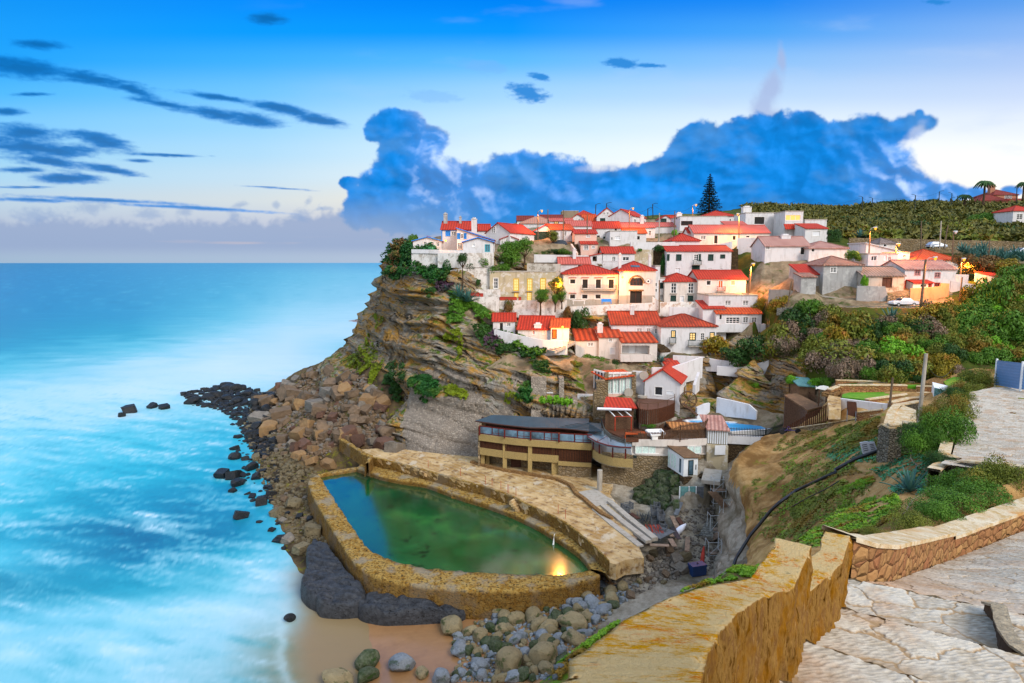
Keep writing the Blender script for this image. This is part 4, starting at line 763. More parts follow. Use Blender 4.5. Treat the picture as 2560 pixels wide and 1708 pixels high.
  Rf.box(-.08,-.08,h,w+.08,.22,h+.22);Rf.box(-.08,dep-.22,h,w+.08,dep+.08,h+.22);Rf.box(-.08,.22,h,.22,dep-.22,h+.22);Rf.box(w-.22,.22,h,w+.08,dep-.22,h+.22);Rf.box(.22,.22,h-.3,w-.22,dep-.22,h-.05)
 if any(q in('log','open','st')for q in kinds):
  pass
 W.build('wall',wall,root)
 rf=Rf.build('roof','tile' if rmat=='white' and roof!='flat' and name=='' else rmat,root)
 for i in range(len(rects)):
  q=rects[i];dp=deps[i]if i in ok else-.02
  if kinds[i]in('log','open','st')and kinds[i]=='log':
   window_part(root,*q,'log',dp-.01)
   m=MB();xm=(q[0]+q[2])/2;m.box(xm-.9,dp-.12,q[1],xm+.2,dp-.08,q[3]-.25);m.build('door','shutter',root)
  else:window_part(root,*q,kinds[i],dp if i in ok else .0)
  if kinds[i]=='arch':arch_brick(root,(q[0]+q[2])/2,q[1]+(q[3]-q[1])*.28,(q[2]-q[0])/2+.05)
  if kinds[i]=='arch2':m=MB();m.box(q[0]-.3,-.06,q[3],q[2]+.3,.05,q[3]+.32);m.build('lintel','orangestone',root)
 for wn in k.get('side',()):
  B=A+Vector((w*c,w*s,0));out=[]
  for q in((wn[0],wn[1]),(wn[2],wn[3])):
   d=ray(*zp(r,*q));t=(B.x*c+B.y*s)/(d[0]*c+d[1]*s);out.append(((t*d[0]-B.x)*-s+(t*d[1]-B.y)*c,EYE+t*d[2]-A.z))
  y0,y1=max(out[0][0],.2),min(out[1][0],dep-.2)
  if y1-y0>.2:
   wo=window_part(root,y0,out[1][1],y1,min(out[0][1],h-.1),wn[4],.0);wo.rotation_euler=(0,0,math.pi/2);wo.location=(w+.01,0,0)
 for cx_,cw,chh,cm_ in k.get('ch',()):
  u,_=loc(zp(r,cx_,yb));u=min(max(u,cw/2),w-cw/2);m=MB();zt=(zat(yr,dep/2)if yr else h)
  if chh>3:yc=.1;z0_=0;zt=h-1.0+chh*.55
  else:yc=dep*.35;z0_=h-.4;zt=max(zt,h)+chh*.7
  m.box(u-cw/2,yc,z0_,u+cw/2,yc+cw*.8,zt);m.box(u-cw/2-.08,yc-.08,zt,u+cw/2+.08,yc+cw*.8+.08,zt+.12);m.box(u-cw*.3,yc+cw*.1,zt+.12,u+cw*.3,yc+cw*.7,zt+.4)
  m.build('chimney',{'stone':'grey','dome':'white'}.get(cm_,cm_),rf)
 bm_=k.get('balmat','iron')
 for q in k.get('balc',()):
  u0,zt=loc(zp(r,q[0],q[2]));u1,zb=loc(zp(r,q[1],q[3]));m=MB();m.box(u0,-.85,zb-.14,u1,-.001,zb);sl=m.build('balcony','concrete',root)
  m=MB();n=max(4,int((u1-u0)/.16))
  for kx in range(n+1):x=u0+.04+(u1-u0-.08)*kx/n;m.box(x-.014,-.82,zb,x+.014,-.79,zt)
  for z in(zb+.08,zt):m.box(u0,-.83,z,u1,-.78,z+.04);m.box(u0,-.78,z,u0+.04,0,z+.04);m.box(u1-.04,-.78,z,u1,0,z+.04)
  for x in(u0+.02,u1-.02):
   for yy in(-.6,-.4,-.2):m.box(x-.014,yy,zb,x+.014,yy+.03,zt)
  m.build('railing',bm_,sl)
 for q in k.get('sills',()):
  u0,z=loc(zp(r,q[0],q[1]));u1,_=loc(zp(r,q[2],q[1]));m=MB();m.box(u0,-.3,z-.1,u1,-.001,z);m.build('ledge','concrete',root)
 for q in k.get('hoods',()):
  u0,z=loc(zp(r,q[0],q[2]));u1,_=loc(zp(r,q[1],q[2]));m=MB();m.box(u0,-.22,z-.06,u1,-.001,z+.04);m.build('window_hood','redp',root)
 if 'base' in k:
  _,z=loc(zp(r,x0,k['base'][0]));m=MB();
  xs=[0]+sum([[q[0],q[2]]for i,q in enumerate(rects)if q[1]<z-.1 and kinds[i]=='arch2'],[])+[w]
  for i in range(0,len(xs),2):m.box(xs[i]-(.03 if i==0 else 0),-.04,-1,xs[i+1],-.002,z)
  m.build('plinth',k['base'][1],root)
 if 'strip' in k:
  u0,z1=loc(zp(r,k['strip'][0],k['strip'][2]));u1,z0=loc(zp(r,k['strip'][1],k['strip'][3]));m=MB();slab(m,[(u0-.1,-1.2,z0),(u1+.1,-1.2,z0),(u1+.1,-.003,z1),(u0-.1,-.003,z1)],1);m.build('roof_strip','tile',root)
 if 'parap' in k:
  q=k['parap'];u0,z1=loc(zp(r,q[0],q[2]));u1,z0=loc(zp(r,q[1],q[3]));m=MB();m.box(u0,-1.1,z0,u1,-.95,z1);m.box(u0,-.95,z0,u0+.15,-.004,z1);m.box(u1-.15,-.95,z0,u1,-.004,z1);m.box(u0,-.95,z0,u1,-.004,z0+.12);m.build('parapet',wall,root)
 if 'awn' in k:
  q=k['awn'];u0,z1=loc(zp(r,q[0],q[2]));u1,z0=loc(zp(r,q[1],q[3]));m=MB();n=14
  for i in range(n):a_,b_=u0+(u1-u0)*i/n,u0+(u1-u0)*(i+.55)/n;m.add([(a_,-1.3,z0),(b_,-1.3,z0),(b_,-.01,z1),(a_,-.01,z1)],[(0,1,2,3)]);m.add([(a_,-1.3,z0-.15),(b_,-1.3,z0-.15),(b_,-1.3,z0),(a_,-1.3,z0)],[(0,1,2,3)])
  m2=MB().add([(u0,-1.31,z0-.02),(u1,-1.31,z0-.02),(u1,-.02,z1-.02),(u0,-.02,z1-.02)],[(0,1,2,3)]);ao=m2.build('awning','awning',root);m.build('stripes','frame',ao)
 if k.get('trim'):
  m=MB()
  if roof=='gf':
   for a_,b_ in(((-o,h-.0),(w/2,zr-.02)),((w+o,h),(w/2,zr-.02))):m.tube([(a_[0],-.3,a_[1]),(b_[0],-.3,b_[1])],.10,4)
  elif roof=='sr':m.tube([(-.2,-.3,hl-.05),(w+.2,-.3,hr-.1)],.10,4)
  else:m.box(-.05,-.06,h-.32,w+.05,-.003,h-.14);m.box(-.03,-.05,0,.18,-.003,h-.32)
  m.build('eaves_trim','bluep',root)
 if 'sky' in k:
  u,z=loc(zp(r,k['sky'][0],k['sky'][1]));g_=(zr-h)/(dep/2);y_=1.7;z_=h+g_*y_+.16;m=MB()
  m.add([(u-.9,y_-.5,z_-.5*g_),(u+.9,y_-.5,z_-.5*g_),(u+.9,y_+.5,z_+.5*g_),(u-.9,y_+.5,z_+.5*g_)],[(0,1,2,3)]);m.build('skylight','glassblue',rf)
 return root
HOUSES=[build_house(a,k)for a,k in HS]
# ------ tidal pool, its walls, the terrace
def zl(r,L,z):return[G(*zp(r,x,y),z)for x,y in L]
def resample(pts,step):
 out=[]
 for a,b in zip(pts[:-1],pts[1:]):
  n=max(1,int((b-a).length/step));out+=[a.lerp(b,i/n)for i in range(n)]
 return out+[pts[-1]]
def smooth_line(p,it=2):
 for _ in range(it):p=[p[0]]+[(p[i-1]+p[i]*2+p[i+1])/4 for i in range(1,len(p)-1)]+[p[-1]]
 return p
ZW,ZT=3.0,5.2
water=[(285,280),(340,370),(420,500),(480,590),(550,700),(590,760),(640,830),(690,865),(750,890),(900,945),(1100,980),(1400,1005),(1730,1022),(1990,1030),(2200,1015),(2280,990),(2250,925),(2200,870),(2100,800),(1900,670),(1700,575),(1500,500),(1300,440),(1240,415),(1060,350),(900,330),(750,300),(560,235)]
wp=zl(12,water,ZW)
def loft(name,A,B,za,zb,mat,th_dn=None,sub=6,rough=.12,seed=0,lab=None,cat=None,cap=2.0,kind=None,step=.5):
 """rough wall: strip between polylines A (inner top) and B (outer top), with faces dropped down both sides"""
 n=max(len(A),len(B))if step is None else None
 def arc(L,m):
  d=[0]
  for a,b in zip(L[:-1],L[1:]):d.append(d[-1]+(b-a).length)
  t=np.linspace(0,d[-1],m);return np.stack([np.interp(t,d,[p[i]for p in L])for i in range(3)],-1)
 ln=sum((b-a).length for a,b in zip(A[:-1],A[1:]));m=int(ln/step)+2;a=arc(A,m);b=arc(B,m)
 prof=[];nd=7
 for i in range(nd):q=a.copy();q[:,2]=za+(a[:,2]-za)*i/nd;prof.append(q)
 for i in range(sub+1):prof.append(a*(1-i/sub)+b*i/sub)
 for i in range(1,nd+1):q=b.copy();q[:,2]=b[:,2]+(zb-b[:,2])*i/nd;q[:,:2]+=(b-a)[:,:2]*.12*i/nd;prof.append(q)
 V=np.stack(prof,1);d=fbm(V[...,0]/.9+seed,V[...,1]/.9,V[...,2]/.6,4)*rough*2;d2=fbm(V[...,0]/.9+seed+50,V[...,1]/.9,V[...,2]/.6,4)*rough*1.6
 V[...,2]+=d;dirv=b-a;dirv/=np.linalg.norm(dirv[:,:2],axis=1)[:,None]+1e-6;V[...,:2]+=dirv[:,None,:2]*d2[...,None]
 k=V.shape[1];idx=np.arange(m*k).reshape(m,k);Fq=np.stack([idx[:-1,:-1],idx[:-1,1:],idx[1:,1:],idx[1:,:-1]],-1).reshape(-1,4)
 o=npmesh(name,V.reshape(-1,3),Fq,mat)
 return tag(o,lab,cat,kind=kind)
t=NT('poolwall',.9,.2);v=t.vec(geo=True);c=t.mix(t.ramp(t.noise(1.6,6,.75,v),(.42,0.0),(.55,1.0)),'#8a6420','#a88a4a');c=t.mix(t.ramp(t.noise(3.4,5,.7,v),(.5,0.0),(.62,1.0)),c,'#3a2c16');c=t.mix(t.ramp(t.noise(.35,3,.6,v),(.5,0.0),(.62,.7)),c,'#8a8474')
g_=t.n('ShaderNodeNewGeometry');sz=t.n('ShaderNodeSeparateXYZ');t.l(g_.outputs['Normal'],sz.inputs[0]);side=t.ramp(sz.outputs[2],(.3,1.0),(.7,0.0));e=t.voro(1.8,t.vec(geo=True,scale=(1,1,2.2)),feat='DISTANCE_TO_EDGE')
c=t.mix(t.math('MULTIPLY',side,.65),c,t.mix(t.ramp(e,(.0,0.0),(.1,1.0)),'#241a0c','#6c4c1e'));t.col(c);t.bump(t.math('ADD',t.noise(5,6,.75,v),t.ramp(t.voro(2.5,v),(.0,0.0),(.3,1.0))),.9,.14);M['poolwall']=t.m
t=NT('terrace',.75,.3);v=t.vec(geo=True);c=t.mix(t.ramp(t.noise(.35,6,.65,v,dist=.8),(.40,0.0),(.60,1.0)),'#a07c44','#c4a878');c=t.mix(t.ramp(t.noise(.9,6,.7,v),(.52,0.0),(.62,1.0)),c,'#7c5c34');c=t.mix(t.ramp(t.noise(.5,5,.7,t.vec(geo=True,scale=(1,.6,1))),(.56,0.0),(.64,.7)),c,'#c8bca4');c=t.mix(t.ramp(t.noise(1.4,5,.7,v),(.60,0.0),(.68,.8)),c,'#6a5c48')
sv=t.n('ShaderNodeMapping');sv.inputs['Rotation'].default_value=(0,0,R_(-42));g2=t.n('ShaderNodeNewGeometry');t.l(g2.outputs['Position'],sv.inputs[0]);c=t.mix(t.math('MULTIPLY',t.ramp(t.wave(.35,sv.outputs[0],1.2),(.42,0.0),(.58,1.0)),.10),c,'#d0c8b4');t.col(c);t.bump(t.noise(2.4,6,.75,v),.6,.12);M['terrace']=t.m
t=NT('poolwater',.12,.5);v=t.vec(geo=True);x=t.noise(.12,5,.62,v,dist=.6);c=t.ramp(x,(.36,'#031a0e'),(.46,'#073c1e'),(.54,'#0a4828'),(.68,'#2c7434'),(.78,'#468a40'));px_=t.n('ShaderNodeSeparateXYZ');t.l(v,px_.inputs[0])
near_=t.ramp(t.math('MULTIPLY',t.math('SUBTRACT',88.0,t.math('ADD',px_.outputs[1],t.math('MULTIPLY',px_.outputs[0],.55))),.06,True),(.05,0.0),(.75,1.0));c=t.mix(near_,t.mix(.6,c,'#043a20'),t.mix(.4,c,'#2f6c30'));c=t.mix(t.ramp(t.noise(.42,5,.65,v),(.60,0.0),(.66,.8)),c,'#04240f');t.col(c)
t.b.inputs['IOR'].default_value=1.5;t.b.inputs['Specular IOR Level'].default_value=1.0;t.b.inputs['Coat Weight'].default_value=.6;t.b.inputs['Coat Roughness'].default_value=.12;t.bump(t.noise(.6,3,.5,v),.05,.08);M['poolwater']=t.m
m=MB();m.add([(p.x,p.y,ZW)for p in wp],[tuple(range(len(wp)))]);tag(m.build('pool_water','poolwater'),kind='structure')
inner=smooth_line(resample([Vector((p.x,p.y,3.55))for p in[wp[-1]]+wp[:16]],1.0),1)
outer_px=[(560,200),(380,225),(250,262),(200,300),(225,370),(250,430),(400,680),(470,790),(540,900),(640,975),(750,1022),(1000,1068),(1400,1105),(1800,1105),(2100,1065),(2350,1000)]
outer=smooth_line(resample(zl(12,outer_px,3.55),1.0),1)
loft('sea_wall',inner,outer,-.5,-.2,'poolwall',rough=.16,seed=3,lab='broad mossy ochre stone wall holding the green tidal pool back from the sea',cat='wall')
led_in=[Vector((p.x,p.y,3.7))for p in wp[15:]][::-1]
top_px=[(600,120),(670,130),(860,172),(1090,235),(1320,300),(1500,345),(1700,415),(1800,470),(2000,560),(2150,650),(2280,760),(2350,830),(2420,900)]
tt_=zl(12,top_px,ZT)
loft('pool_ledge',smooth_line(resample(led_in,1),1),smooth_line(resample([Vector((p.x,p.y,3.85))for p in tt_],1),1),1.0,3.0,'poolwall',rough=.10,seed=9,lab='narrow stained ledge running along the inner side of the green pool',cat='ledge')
ter=tt_+[G(1540,1412,ZT),G(1562,1400,ZT),G(1610,1395,ZT),G(1580,1330,ZT),G(1545,1262,ZT),G(1520,1230,ZT),Vector((16.5,95.5,ZT)),Vector((12,104,ZT)),Vector((2,108,ZT)),G(1192,1142,ZT),G(1130,1137,ZT),G(1060,1130,ZT),G(1000,1122,ZT),G(955,1120,ZT),G(900,1124,ZT)]
def poly_slab(name,poly,z0,mat,step=.7,rough=.05,lab=None,cat=None,kind=None,fall=None,side=None):
 """flat sheet with a rim going down; triangulated finely for relief"""
 n=len(poly);P2=np.array([[p.x,p.y]for p in poly]);x0,y0=P2.min(0);x1,y1=P2.max(0)
 gx,gy=np.meshgrid(np.arange(x0,x1,step),np.arange(y0,y1,step));q=np.stack([gx.ravel(),gy.ravel()],-1)+RNG.uniform(-.15,.15,(gx.size,2))*step
 ins=np.zeros(len(q),bool);j=n-1
 for i in range(n):
  a,b=P2[i],P2[j];c=((a[1]>q[:,1])!=(b[1]>q[:,1]))&(q[:,0]<(b[0]-a[0])*(q[:,1]-a[1])/(b[1]-a[1]+1e-12)+a[0]);ins^=c;j=i
 q=q[ins];rim=[]
 for i in range(n):
  a,b=P2[i],P2[(i+1)%n];k=max(1,int(np.hypot(*(b-a))/step));rim+=[a+(b-a)*t/k for t in range(k)]
 R0=len(rim);vs=[Vector(p)for p in rim]+[Vector(p)for p in q]
 res=delaunay_2d_cdt(vs,[(i,(i+1)%R0)for i in range(R0)],[],1,1e-4,True);ov,of,og=res[0],res[2],res[3]
 zf=(lambda x,y:poly[0].z)if fall is None else fall
 X=np.array([[v.x,v.y]for v in ov]);Z=np.array([zf(*p)for p in X])+rough*fbm(X[:,0]/1.5,X[:,1]/1.5,1.0,4)
 V=[(*X[i],Z[i])for i in range(len(X))];Fs=[tuple(f)for f in of];cen=np.array([X[list(f)].mean(0)for f in Fs]);okc=np.zeros(len(Fs),bool);j=n-1
 for i in range(n):
  a,b=P2[i],P2[j];okc^=((a[1]>cen[:,1])!=(b[1]>cen[:,1]))&(cen[:,0]<(b[0]-a[0])*(cen[:,1]-a[1])/(b[1]-a[1]+1e-12)+a[0]);j=i
 Fs=[f for f,o_ in zip(Fs,okc)if o_]
 from collections import Counter
 ec=Counter();
 for f in Fs:
  for i in range(len(f)):ec[tuple(sorted((f[i],f[(i+1)%len(f)])))]+=1
 bd={e for e,c in ec.items()if c==1};mp={};m2=list(V)
 for f in list(Fs):
  for i in range(len(f)):
   a,b=f[i],f[(i+1)%len(f)]
   if tuple(sorted((a,b)))in bd:
    for u in(a,b):
     if u not in mp:mp[u]=len(m2);m2.append((V[u][0],V[u][1],z0))
    Fs.append((b,a,mp[a],mp[b]))
 mb=MB();mb.add(m2,Fs);o=mb.build(name,mat,smooth=False);return tag(o,lab,cat,kind=kind)
poly_slab('pool_terrace',ter,3.4,'terrace',.6,.045,kind='structure')
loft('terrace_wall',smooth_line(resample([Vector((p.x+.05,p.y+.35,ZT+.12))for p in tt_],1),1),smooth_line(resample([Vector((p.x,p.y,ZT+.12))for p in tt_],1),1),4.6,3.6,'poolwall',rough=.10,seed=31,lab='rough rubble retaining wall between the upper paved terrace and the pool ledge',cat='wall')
for r,L,grp in((12,[(1088,205),(1325,265),(1508,325),(1557,342),(1622,365),(1672,388),(1680,390),(1733,415)],'thin rusty rail posts along the terrace edge'),(12,[(2043,545),(2097,580)],'thin rusty rail posts along the terrace edge')):
 for x,y in L:
  p=G(*zp(r,x,y),ZT);m=MB().tube([p+Vector((0,.1,0)),p+Vector((0,.1,1.15))],.035,5);m.tube([p+Vector((0,.1,1.15)),p+Vector((0,.1,1.2))],.05,5);tag(m.build('rail_post','rust'),'thin rusty rail post at the edge of the pool terrace','post',grp)
def flight(name,p0,p1,n,w,mat,lab,cat='steps',rail=False,group=None,thick=.5):
 p0,p1=Vector(p0),Vector(p1);d=Vector((p1.x-p0.x,p1.y-p0.y));L=d.length;d.normalize();s=Vector((-d.y,d.x))*w/2;m=MB()
 for i in range(n):
  a=p0.xy+d*(L*i/n);b=p0.xy+d*(L*(i+1)/n+.02*(i<n-1));z=p0.z+(p1.z-p0.z)*(i+1)/n if p1.z>p0.z else p0.z+(p1.z-p0.z)*i/n
  m.prism([(a+s),(b+s),(b-s),(a-s)][::-1],z-thick,z)
 o=m.build(name,mat);return tag(o,lab,cat,group)
for i,(a,b,la)in enumerate([((1040,235),(1095,275),'short worn stone steps at the far end of the pool terrace'),((1700,440),(1770,515),'short worn white stone steps in the middle of the pool terrace wall')]):
 p=G(*zp(12,*a),5.1);q=G(*zp(12,*b),3.9);flight('stone_steps',p,q,5,1.4,'terrace',la)
p=G(*zp(12,1290,370),3.8);q=G(*zp(12,1300,430),3.0);flight('stone_steps',p,q,4,1.6,'poolwall','small mossy steps dropping straight into the green water')
L=zl(7,[(60,620),(200,660),(400,705),(650,745),(900,790),(1030,850),(1080,930),(1160,985),(1230,1050),(1330,1130),(1430,1180)],ZT)
m=MB().ribbon(resample(L,1),ZT-.2,ZT+.38,.55);tag(m.build('terrace_step','terracestone'),'long low stone step crossing the pool terrace below the restaurant','step')
m=MB()
for k,(a,b)in enumerate([((1250,1075),(1700,1440)),((1330,1040),(1780,1400)),((1400,1010),(1840,1380))]):
 L=[G(*zp(7,a[0],a[1]),ZT),G(*zp(7,(a[0]+b[0])/2-40,(a[1]+b[1])/2-25),ZT),G(*zp(7,*b),ZT)];m.ribbon(resample(L,.8),ZT-.1,ZT+.12*(k+1),.8)
tag(m.build('curved_steps','concrete'),'broad curved steps beside the heap of old crates','steps')
tag(poly_slab('ramp',[G(*zp(7,*q),ZT+.1)for q in[(1120,900),(1290,870),(1480,1000),(1290,1040)]],ZT-.1,'concrete',.5,.03),kind='structure')
L=[G(*q,5.2)for q in[(848,1105),(868,1117),(888,1130),(905,1142),(925,1150),(912,1168)]]
loft('curved_wall',[p+Vector((.5,.5,.6))for p in L],[p+Vector((0,0,.6))for p in L],3.5,3.5,'poolwall',rough=.12,seed=77,lab='low curving rubble wall between the brown boulders and the head of the pool',cat='wall',step=.4)
p=G(*zp(12,2018,690),4.2);m=MB().tube([p,p+Vector((-.1,-.25,-.1)),p+Vector((-.15,-.35,-.6)),Vector((p.x-.2,p.y-.5,ZW))],[.03,.03,.05,.13],8);tag(m.build('water_spout','foam' if 'foam' in M else 'frame'),'thin white jet of water falling into the green pool','water jet')
def slab_rock(name,pts,z0,z1,mat,lab,seed=0,step=.35):
 P2=[G(x,y,z1)for x,y in pts];cx=sum(p.x for p in P2)/len(P2);cy=sum(p.y for p in P2)/len(P2);A=np.array([[p.x,p.y]for p in P2+[P2[0]]])
 d=np.r_[0,np.cumsum(np.hypot(*np.diff(A,axis=0).T))];n=int(d[-1]/step);t=np.linspace(0,d[-1],n,endpoint=False);rim=np.stack([np.interp(t,d,A[:,0]),np.interp(t,d,A[:,1])],-1)
 for _ in range(3):rim=(np.roll(rim,1,0)+2*rim+np.roll(rim,-1,0))/4
 ks=[(1.03,z0-.6),(1.05,z0),(1.04,(z0+z1)/2),(1.0,z1-.25),(.95,z1-.05)]+[(s,z1+.25*(1-s))for s in np.linspace(.9,.02,22)]
 V=np.array([[(*(np.array([cx,cy])+(q-[cx,cy])*s),z)for q in rim]for s,z in ks]);nz=fbm(V[...,0]/1.4+seed,V[...,1]/1.4,V[...,2],5);V[...,2]+=.35*nz-.38*np.maximum(0,1-5*np.abs(perlin(V[...,0]/3.4+.3*V[...,1]+seed,V[...,1]/1.6,3)))+.3*perlin(V[...,0]/4,V[...,1]/4,seed)*(np.array([s for s,z in ks])<.97)[:,None]
 V[...,0]+=.10*perlin(V[...,0]/1.2,V[...,1]/1.2,V[...,2]+seed);k,nn=V.shape[:2];idx=np.arange(k*nn).reshape(k,nn);Fq=np.stack([idx[:-1],np.roll(idx,-1,1)[:-1],np.roll(idx,-1,1)[1:],idx[1:]],-1).reshape(-1,4)
 return tag(npmesh(name,V.reshape(-1,3),Fq,mat),lab,'rock')
slab_rock('tidal_slab',[(785,1340),(815,1352),(850,1400),(880,1440),(915,1470),(905,1490),(860,1490),(800,1485),(765,1468),(752,1450),(760,1425),(770,1405),(765,1370)],.1,2.2,'slab','big pitted black rock slab at the outer corner of the pool wall',1)
slab_rock('tidal_slab',[(800,1470),(850,1462),(905,1462),(915,1480),(905,1502),(850,1506),(800,1503),(790,1488)],.1,1.9,'slab','long rounded black slab lying in the wet sand before the pool corner',5)
slab_rock('tidal_slab',[(905,1480),(970,1478),(1060,1488),(1150,1492),(1168,1508),(1150,1522),(1050,1524),(960,1524),(905,1512),(893,1496)],.1,1.9,'slab','low black slab stretching along the foot of the pool wall',9)
# ------ foreground wall, steps, orange wall, path
t=NT('lichenwall',1.0,.0);v=t.vec(geo=True);g_=t.n('ShaderNodeNewGeometry');sz=t.n('ShaderNodeSeparateXYZ');t.l(g_.outputs['Normal'],sz.inputs[0]);top=t.ramp(sz.outputs[2],(.45,0.0),(.75,1.0))
ct=t.mix(t.noise(14,5,.75,v),'#dcb878','#eed6a2');ct=t.mix(t.math('MULTIPLY',t.ramp(t.noise(1.6,6,.8,v),(.47,0.0),(.56,1.0)),t.ramp(t.noise(9,5,.8,v),(.40,0.0),(.52,1.0))),ct,'#d89c18');ct=t.mix(t.math('MULTIPLY',t.ramp(t.noise(1.1,5,.8,v),(.53,0.0),(.62,1.0)),t.ramp(t.noise(14,5,.8,v),(.48,0.0),(.56,1.0))),ct,'#d87808');ct=t.mix(t.ramp(t.noise(7,5,.7,v),(.62,0.0),(.68,.6)),ct,'#7c7450')
vs_=t.vec(geo=True,scale=(5,5,.7));cs=t.ramp(t.noise(2.0,6,.7,vs_),(.30,'#2e1e0c'),(.38,'#7c5420'),(.48,'#c09450'),(.58,'#a07444'),(.68,'#d8b070'));cs=t.mix(t.ramp(t.noise(1.2,4,.7,v),(.5,0.0),(.62,.7)),cs,'#b87c14');t.col(t.mix(top,cs,ct))  # dark ramp stops paint crevice shade into the side colour
t.bump(t.mix(top,t.noise(5.0,9,.85,vs_),t.noise(30,5,.7,v)),1.0,.09);M['lichenwall']=t.m
prof=[((1300,1900),(1745,1900),36.95),((1340,1800),(1738,1800),36.75),((1389,1708),(1752,1708),36.45),((1461,1630),(1771,1633),35.95),((1560,1552),(1802,1576),35.4),((1660,1496),(1851,1526),34.95),((1770,1465),(1909,1492),34.6),((1882,1446),(1985,1469),34.25),((1941,1345),(2028,1365),34.20),((1943,1346),(2030,1366),33.5),((2047,1377),(2106,1407),33.42),((2062,1329),(2125,1340),33.40),((2064,1330),(2127,1342),32.3),((2100,1360),(2150,1385),32.3)]
def fore_wall():
 L=[G(*a,z)for a,b,z in prof];Rr=[G(*b,z)for a,b,z in prof]
 L[9]=Vector((L[8].x+.02,L[8].y+.04,33.5));Rr[9]=Vector((Rr[8].x+.02,Rr[8].y+.04,33.5));L[12]=Vector((L[11].x+.02,L[11].y+.04,32.3));Rr[12]=Vector((Rr[11].x+.02,Rr[11].y+.04,32.3));L[13]=L[12]+Vector((.25,.5,-.05));Rr[13]=Rr[12]+Vector((.25,.5,-.05))
 secs=[]
 for i in range(len(L)-1):
  n=max(1,int((Rr[i+1]-Rr[i]).length/.022))
  for k in range(n):secs.append((L[i].lerp(L[i+1],k/n),Rr[i].lerp(Rr[i+1],k/n)))
 secs.append((L[-1],Rr[-1]));V=[];nt,ns=20,90
 for l,r in secs:
  row=[Vector((l.x-.05,l.y,l.z-1.6+0*k)).lerp(Vector((l.x,l.y,l.z-.03)),k/6)for k in range(6)]
  row+=[l.lerp(r,k/nt)for k in range(nt)];c=Vector((r.x,r.y,r.z))
  for k in range(ns):row.append(c+Vector((0,0,-2.1*(k/(ns-1)))))
  V.append(row)
 V=np.array([[tuple(p)for p in row]for row in V]);k0=6+nt;X,Y,Z=V[...,0].copy(),V[...,1].copy(),V[...,2].copy()
 u=np.r_[0,np.cumsum(np.hypot(np.diff(V[:,k0,0]),np.diff(V[:,k0,1])))][:,None]+0*Z
 tx=np.gradient(V[:,k0,0]);ty=np.gradient(V[:,k0,1]);ln=np.hypot(tx,ty)+1e-6;nx,ny=ty/ln,-tx/ln
 for _ in range(12):nx=(np.roll(nx,1)+nx+np.roll(nx,-1))/3;ny=(np.roll(ny,1)+ny+np.roll(ny,-1))/3
 uw=u+.05*perlin(u*3,Z*3,3);rib=np.tanh(3*perlin(uw*6.5,Z*1.1,1.0))*.028-.035*(1-np.minimum(1,3.2*np.abs(perlin(uw*9,Z*1.6,6.0))))+.045*fbm(uw*18,Z*4.5,4.0,4,.6)+.05*perlin(u*1.3,Z*1.1,7)
 m=np.zeros(Z.shape);m[:,k0:]=1;m[:,k0:k0+5]=np.linspace(0,.9,5);X+=nx[:,None]*rib*m;Y+=ny[:,None]*rib*m
 topm=np.zeros(Z.shape);topm[:,6:k0+1]=1;Z+=topm*(.012*fbm(X*3,Y*3,1,4)+.006*fbm(X*22,Y*22,3,2));ed=np.zeros(Z.shape);ed[:,k0-1:k0+2]=1;Z-=ed*np.maximum(0,.07*perlin(u*3.1,2.0,9));led=np.zeros(Z.shape);led[:,5:8]=1;X+=led*.05*perlin(u*2.2,1.0,5.5)
 V=np.stack([X,Y,Z],-1);a,b=Z.shape;idx=np.arange(a*b).reshape(a,b);Fq=np.stack([idx[:-1,:-1],idx[1:,:-1],idx[1:,1:],idx[:-1,1:]],-1).reshape(-1,4)
 tag(npmesh('parapet_wall',V.reshape(-1,3),Fq,'lichenwall',smooth=True),'thick yellow lichen covered parapet stepping down beside the near stone stair','wall')
fore_wall()
t=NT('pathstone',.8,.25);v=t.vec(geo=True);a_=t.attr('stone');sp=t.n('ShaderNodeSeparateColor');t.l(a_,sp.inputs[0])
c=t.mix(sp.outputs[1],'#8a8070','#c6beae');c=t.mix(t.math('MULTIPLY',t.ramp(t.noise(3,5,.7,v),(.45,0.0),(.65,1.0)),.5),c,'#96866c');c=t.mix(t.math('MULTIPLY',sp.outputs[2],.85),c,'#a07450');c=t.mix(t.ramp(t.noise(.9,4,.6,v),(.5,0.0),(.66,.5)),c,'#a87c50');c=t.mix(sp.outputs[0],'#a08460',c);t.col(c);t.bump(t.noise(26,5,.75,t.vec(geo=True,scale=(1,.35,1),rot=(0,0,.5))),.5,.03);M['pathstone']=t.m
